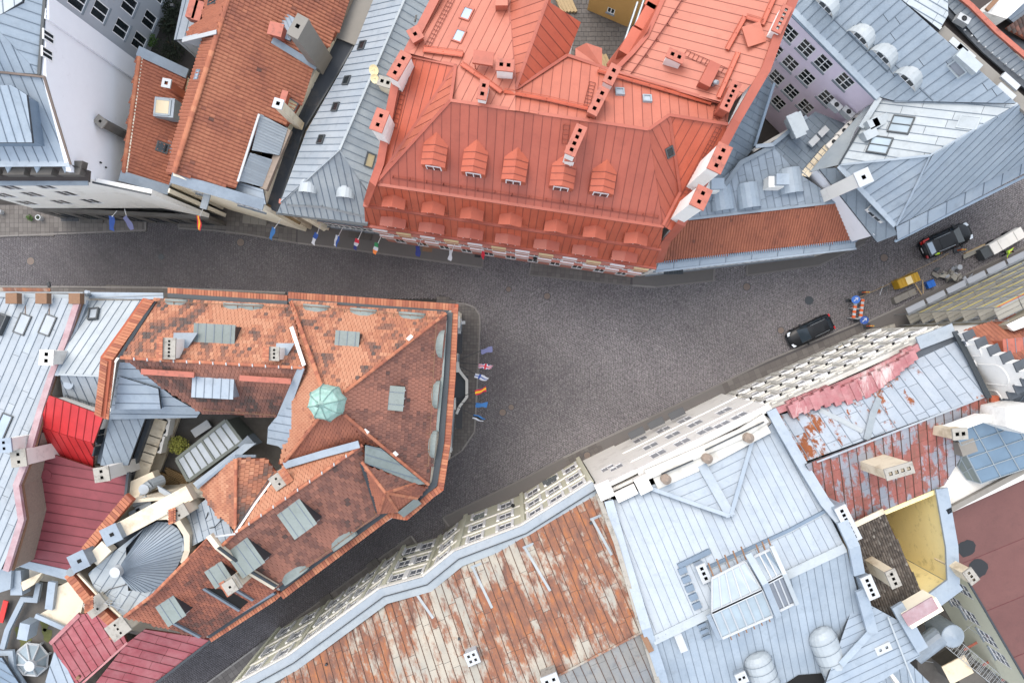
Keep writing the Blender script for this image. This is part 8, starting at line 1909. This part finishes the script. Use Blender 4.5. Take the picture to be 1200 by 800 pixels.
flag('plain blue flag below the red and yellow one', (535, 471), (557, 473), 7, 7.6, one, ['cloth_skyblue'], (1, 0), seed=6, **fk)
flag('blue, black and white striped flag, southernmost on the corner building', (537, 477), (555, 486), 7, 7.6, est, ['cloth_skyblue', 'cloth_black', 'cloth_white'], (1, .4), seed=7, **fk)
gk = dict(group='flags over the north pavement')
flag('red and yellow flag beneath the cream house', (239, 243), (234, 253), 8, 8.4, spa, ['cloth_red', 'cloth_yellow'], (-.1, 1), 1.3, seed=8, **gk)
flag('blue flag hanging left of the pale metal roof', (329, 257), (322, 267), 6, 6.5, one, ['cloth_skyblue'], (-.4, 1), 1.2, seed=9, **gk)
flag('blue and white flag under the left end of the pale metal roof', (376, 262), (372, 273), 6, 6.5, lambda u, v: 0 if u < .5 else 1, ['cloth_blue', 'cloth_white'], (-.4, 1), 1.2, seed=10, **gk)
flag('small blue and white flag, second under the pale metal roof', (402, 266), (397, 276), 6, 6.5, lambda u, v: 0 if v < .5 else 1, ['cloth_blue', 'cloth_white'], (-.3, 1), 1.1, seed=11, **gk)
flag('red, white and dark flag just before the red roof', (424, 271), (420, 280), 6, 6.5, tri, ['cloth_red', 'cloth_white', 'cloth_navy'], (-.3, 1), 1.1, seed=12, **gk)
flag('green, white and orange flag at the corner of the red roof', (447, 276), (443, 285), 6, 6.5, tri, ['cloth_green', 'cloth_white', 'cloth_orange'], (-.3, 1), 1.1, seed=13, **gk)
flag('navy flag below the left part of the red roof', (493, 282), (491, 288), 6, 6.5, one, ['cloth_navy'], (0, 1), 1.0, seed=14, **gk)
flag('white furled flag below the red roof', (533, 286), (530, 293), 6, 6.5, one, ['cloth_white'], (-.2, 1), 1.0, .4, seed=15, **gk)
flag('narrow red flag near the gap in the pavement', (566, 287), (567, 294), 5, 5.5, one, ['cloth_red'], (0, 1), .8, .35, seed=16, **gk)
flag('blue flag with pole outside the white house, left one of the pair', (137, 247), (132, 253), 6, 6.5, one, ['cloth_blue'], (-.1, 1), 1.4, .9, seed=17, **gk)
flag('grey lilac flag outside the white house, right one of the pair', (146, 245), (148, 253), 6, 6.5, one, ['cloth_lilac'], (.4, 1), 1.3, .7, seed=18, **gk)
# ---- cafe things on the north pavement
def parasol(x, y, lb, r=.28): 
    t = thing('planter', lb, 'planter', P(x, y, .1), 'round planters by the left pavement'); c = P(x, y, .1); m = MB(); m.tube(c, c + V3(0, 0, .6), r * .8, 14, r2=r); m.build('pot', 'cap_white', t); m = MB(); m.tube(c + V3(0, 0, .58), c + V3(0, 0, .61), r * .7, 12); m.build('soil', 'leaf_dark', t)
parasol(124, 254, 'white round pot on the pavement left of the blue flag'); parasol(49, 256, 'white round pot nearest the green plant', .26); parasol(3, 249, 'white round pot at the left edge of the pavement', .24)
leaf_clump('potted_plant', 'small green potted plant on the left pavement', 'plant', P(37, 256, .1), .35, .6, 'leaf_green', 160, .06)
def box_thing(name, lb, cat, x, y, z, lx, ly, h, d, mat, group=None, parts=1, pn='panel'):
    t = thing(name, lb, cat, P(x, y, z), group); X = wd(d); Y = V3(-X.y, X.x)
    for k in range(parts): m = MB(); m.obox(P(x, y, z) + X * lx * ((k + .5) / parts - .5) + V3(0, 0, h / 2), X * (lx / parts / 2 - .01), Y * ly / 2, V3(0, 0, h / 2)); m.build(pn, mat, t)
    return t
box_thing('cellar_hatch', 'dark rectangular cellar hatch in the left pavement', 'hatch', 82, 256, .1, 1.7, .55, .05, (1, 0), 'dark_metal', parts=3)
box_thing('door_step', 'grey stone doorstep left of the blue flag', 'step', 108, 257, .1, 2.2, .7, .12, (1, 0), 'concrete_dark', parts=2, pn='slab')
box_thing('door_step', 'dark doorway step beside the grey lilac flag', 'step', 143, 254, .1, 1.6, .8, .1, (1, .02), 'dark_metal', parts=1, pn='slab')
box_thing('door_step', 'pale stone doorstep beneath the cream facade', 'step', 299, 258, .1, 2.3, .8, .14, (1, .1), 'concrete', parts=3, pn='slab')
box_thing('cellar_hatch', 'small black hatch beside the hanging blue flag', 'hatch', 331, 262, .1, .75, .6, .05, (1, .2), 'black_paint')
box_thing('door_step', 'grey doorstep under the pale metal roof', 'step', 422, 276, .1, 2.2, .7, .14, (1, .14), 'concrete_dark', parts=3, pn='slab')
box_thing('door_mat', 'brown mat on the dark pavement below the red roof', 'mat', 501, 290, .1, .95, .8, .02, (1, .12), 'rusty_iron')
box_thing('door_mat', 'dark mat at the end of the dark pavement', 'mat', 560, 298, .1, .6, .6, .02, (1, .12), 'black_paint')
box_thing('awning', 'dark grey square awning at the right end of the red roof', 'awning', 789, 316, 2.6, 1.8, .85, .08, (1, -.02), 'gutter_dark', parts=4, pn='strip')
box_thing('entrance_hood', 'brown grey hood over a door of the cream house, below the rusty roof', 'canopy', 646, 565, 2.6, 1.5, .9, .08, (1, -.5), 'frame_dark', parts=3, pn='strip')
box_thing('entrance_hood', 'dark glazed hood beside the downpipe of the cream house', 'canopy', 561, 607, 2.6, 1.4, .6, .08, (1, -.5), 'frame_steel', parts=3, pn='strip')
box_thing('basement_lightwell', 'grey ramp like lightwell in front of the white house, near its pavement end', 'lightwell', 826, 478, .1, 2.4, .6, .1, (1, -.45), 'frame_steel', parts=4, pn='grate')
leaf_clump('potted_plant', 'green yellow potted plant beside the white house steps', 'plant', P(844, 471, .2), .4, .8, 'leaf_yellow', 260, .08)
box_thing('stone_steps', 'pale stone steps in the gap of the lower pavement', 'steps', 532, 621, .02, 1.9, 1.1, .14, (1, -.5), 'concrete_dark', parts=4, pn='step')
for k, (x, y) in enumerate(((437, 660), (382, 701), (310, 754))): box_thing('door_step', ('upper', 'middle', 'lower')[k] + ' stone doorstep along the dark lower street', 'step', x, y, .1, 1.2, .6, .14, (1, -.7), 'concrete_dark', 'doorsteps along the lower street', 2, 'slab')
def lamp(x, y, dx, dy, z, lb):
    t = thing('wall_lantern', lb, 'lamp', P(x, y, z), 'wall lanterns'); A, C = P(x - dx, y - dy, z), P(x, y, z); m = MB(); m.tube(A, C, .03, 5); m.build('arm', 'dark_metal', t); m = MB(); m.tube(C - V3(0, 0, .35), C, .1, 6, r2=.16); m.tube(C, C + V3(0, 0, .12), .2, 6, r2=.03); m.build('lantern', 'black_paint', t)
lamp(627, 303, 0, -6, 5, 'black wall lantern below the red roof beside the pavement gap'); lamp(474, 655, 4, 6, 5, 'black wall lantern over the dark lower street'); lamp(601, 592, 3, 6, 5, 'lantern beside the square cream bay'); lamp(991, 408, 4, 6, 4, 'dark post lantern by the cream entrance hood')
t = thing('street_lamp', 'thin dark street lamp leaning over the left street', 'street lamp', P(60, 345, 0)); m = MB(); m.tube(P(60, 342, 6), P(57, 334, 7), .04, 6); m.build('arm', 'dark_metal', t); m = MB(); m.tube(P(57, 331, 6.9), P(58, 336, 7), .14, 8); m.build('lamp_head', 'dark_metal', t)
m = MB(); m.tube(P(60, 342, 6), P(60, 345, 5.6), .05, 6); m.build('wall_bracket', 'dark_metal', t)
# ---- roadworks at the right
def barrier(label, a, c, z=1.0, blocks=8):
    t = thing('road_barrier', label, 'barrier', P(a[0], a[1], 0)); A, C = P(a[0], a[1], z), P(c[0], c[1], z); n = blocks; d = (C - A) / n; X = d.normalized(); Y = V3(-X.y, X.x)
    for off in (-.32, .32):
        for k in range(n): m = MB(); m.obox(A + d * (k + .5) + Y * off, d * .48, Y * .14, V3(0, 0, .1)); m.build('board', 'orange_paint' if (k + (off > 0)) % 2 else 'cap_white', t)
    m = MB()
    for p in (A, C, (A + C) / 2): m.obox(p - V3(0, 0, z / 2), X * .04, Y * .5, V3(0, 0, z / 2 - .08))
    m.build('frame', 'cap_white', t)
barrier('white and orange striped road barrier between two blue signs', (1007, 350), (1004, 373))
for (x, y, lb, w_) in ((1003, 351, 'light blue round road sign at the upper end of the barrier', 'blue_paint'), (1013, 375, 'dark blue round road sign at the lower end of the barrier', 'cloth_blue')):
    t = thing('road_sign', lb, 'road sign', P(x, y, 0), 'blue signs at the barrier'); m = MB(); c = P(x, y, 1.6); nn = Vector((-.5, .1, .85)).normalized(); m.tube(c, c + nn * .03, .38, 18); m.build('disc', w_, t)
    m = MB(); Xd = nn.orthogonal().normalized(); Yd = nn.cross(Xd); q = c + nn * .035
    m.obox(q, Xd * .22, Yd * .035, nn * .004); m.obox(q + Xd * .16 + Yd * .07, Xd * .1 - Yd * .08, Yd * .02 + Xd * .02, nn * .004); m.obox(q + Xd * .16 - Yd * .07, Xd * .1 + Yd * .08, Yd * .02 - Xd * .02, nn * .004); m.build('arrow', 'cloth_white', t)
    m = MB(); m.tube(c - V3(0, 0, 1.6), c, .03, 6); m.box(c - V3(0, 0, 1.6), .5, .3, .1); m.build('post', 'dark_metal', t)
for (x, y, lb) in ((1010, 343, 'orange traffic beacon near the light blue sign'), (1121, 294, 'orange striped beacon behind the loading car'), (1015, 382, 'orange brown beacon below the dark blue sign')):
    t = thing('traffic_beacon', lb, 'beacon', P(x, y, 0), 'orange beacons'); c = P(x, y, 0); c.z = .05; m = MB(); m.box(c, .7, .4, .1, .2); m.build('foot', 'dark_metal', t)
    for k in range(4): m = MB(); m.obox(c + V3(-.18 + k * .12, 0, .75), V3(.058, 0, 0), V3(0, .05, 0), V3(0, 0, .32)); m.build('stripe', 'orange_paint' if k % 2 == 0 else 'plank_yellow', t)
t = thing('yellow_skip', 'yellow ribbed container standing beside the scaffold', 'container', P(1058, 330, 0))
X = wd((.92, -.38)); Y = V3(-X.y, X.x); c = P(1057.5, 329.5, 0); c.z = 0
m = MB(); m.obox(c + V3(0, 0, .6), X * 1.05, Y * .42, V3(0, 0, .55)); m.build('shell', 'yellow_paint', t)
for k in range(7): m = MB(); m.obox(c + X * (-.95 + k * .31) + V3(0, 0, 1.17), X * .05, Y * .42, V3(0, 0, .03)); m.build('rib', 'yellow_paint', t)
m = MB(); m.obox(c + V3(0, 0, 1.2), X * .28, Y * .36, V3(0, 0, .03)); m.build('lid', 'cream_paint', t)
box_thing('concrete_trough', 'long pale grey trough in front of the scaffold, near the yellow container', 'trough', 1057, 347, 0, 2.2, .6, .6, (.9, -.42), 'concrete', parts=3)
t = thing('long_skip', 'long beige tarpaulined trailer under the scaffold near the worker', 'trailer', P(1170, 283, 0)); X = wd((.87, -.5)); Y = V3(-X.y, X.x); c = P(1172, 283, 0); c.z = 0
for k in range(4): m = MB(); m.obox(c + X * (-1.5 + k * .85) + V3(0, 0, 1.0), X * .41, Y * .52, V3(0, 0, .35 + .03 * (k % 2))); m.build('tarpaulin_section', 'plaster_pale', t)
m = MB(); m.obox(c + V3(0, 0, .5), X * 1.75, Y * .48, V3(0, 0, .2)); m.build('chassis', 'dark_metal', t)
for s in (-1, 1):
    for q in (-1, .6): m = MB(); p = c + X * q + Y * s * .5 + V3(0, 0, .3); m.tube(p - Y * .1, p + Y * .1, .3, 12); m.build('wheel', 'tyre', t)
m = MB(); m.obox(c - X * 2.3 + V3(0, 0, .7), X * .5, Y * .5, V3(0, 0, .5)); m.build('engine_box', 'frame_dark', t)
box_thing('timber_stack', 'stack of light planks between the trailer and the loading car', 'planks', 1141, 294, 0, 2.0, .45, .4, (.87, -.4), 'wood', parts=1, pn='plank')
t = bpy.data.objects['timber_stack']
for k in range(3): m = MB(); m.obox(P(1141, 294 + k * 1.6, .5), wd((.87, -.4)) * 1.05, wd((.4, .87)) * .07, V3(0, 0, .03)); m.build('plank', 'plank_grey', t)
box_thing('blue_crate', 'blue plastic crate at the foot of the scaffold', 'crate', 1088, 333, 0, .75, .65, .5, (.9, -.4), 'blue_paint', parts=2)
t = thing('debris_heap', 'grey heap of rubble and torn sheeting at the foot of the scaffold', 'rubble', P(1116, 322, 0)); rr = random.Random(9)
for k in range(26): m = MB(); m.obox(P(1116 + rr.gauss(0, 9), 322 + rr.gauss(0, 4), .3 + rr.random() * .4), Vector((rr.uniform(-1, 1), rr.uniform(-1, 1), rr.uniform(-.4, .4))).normalized() * rr.uniform(.15, .5), V3(rr.uniform(.05, .2), rr.uniform(.05, .2), 0), V3(0, 0, rr.uniform(.03, .12))); m.build('chunk', rr.choice(['concrete', 'frame_dark', 'sheet_white', 'gutter_dark', 'plank_grey']), t)
t = thing('timber_trestle', 'light crossed timber battens beside the blue crate', 'timber', P(1077, 337, 0))
for (a, c) in (((1070, 344), (1085, 332)), ((1082, 344), (1081, 328)), ((1072, 332), (1080, 345))): m = MB(); m.obox((P(*a, .6) + P(*c, .5)) / 2, (P(*c, .5) - P(*a, .6)) / 2, V3(.04, .04, 0), V3(0, 0, .03)); m.build('batten', 'wood', t)
t = thing('cable_bundle', 'tangle of pipes and stands left of the yellow container', 'pipes', P(1036, 340, 0))
for (a, c) in (((1031, 346), (1035, 334)), ((1035, 344), (1042, 334)), ((1040, 346), (1038, 333)), ((1030, 338), (1044, 337))): m = MB(); m.tube(P(*a, .4), P(*c, .5), .035, 5); m.build('pipe', 'cap_white' if a[0] == 1031 else 'frame_dark', t)
t = thing('rope_barrier', 'low rope line on short posts from the barrier towards the loading car', 'rope', P(1060, 322, 0)); pts = [P(x, y, .6) for x, y in ((1008, 348), (1035, 336), (1070, 318), (1098, 305), (1112, 297))]
wire(pts, .025, 'wood', 'rope', t)
for p in pts: m = MB(); m.tube(V3(p.x, p.y, 0), p, .03, 5); m.build('post', 'wood', t)
t = thing('white_barrel', 'small white barrel near the rubble heap', 'barrel', P(1119, 314, 0)); m = MB(); c = P(1119, 314, 0); m.tube(c, c + V3(0, 0, .8), .25, 12); m.build('drum', 'cap_white', t); m = MB(); m.tube(c + V3(0, 0, .8), c + V3(0, 0, .84), .22, 12); m.build('lid', 'sheet_white', t)
box_thing('stone_blocks', 'row of stone blocks along the foot of the stone house, near the dark blue sign', 'blocks', 1030, 388, .1, 2.8, .6, .5, (.95, -.3), 'cap_stone', parts=5, pn='block')
print('objects', len(bpy.data.objects), 'tris', sum(sum(len(p.vertices) - 2 for p in me.polygons) * me.users for me in bpy.data.meshes if me.users))
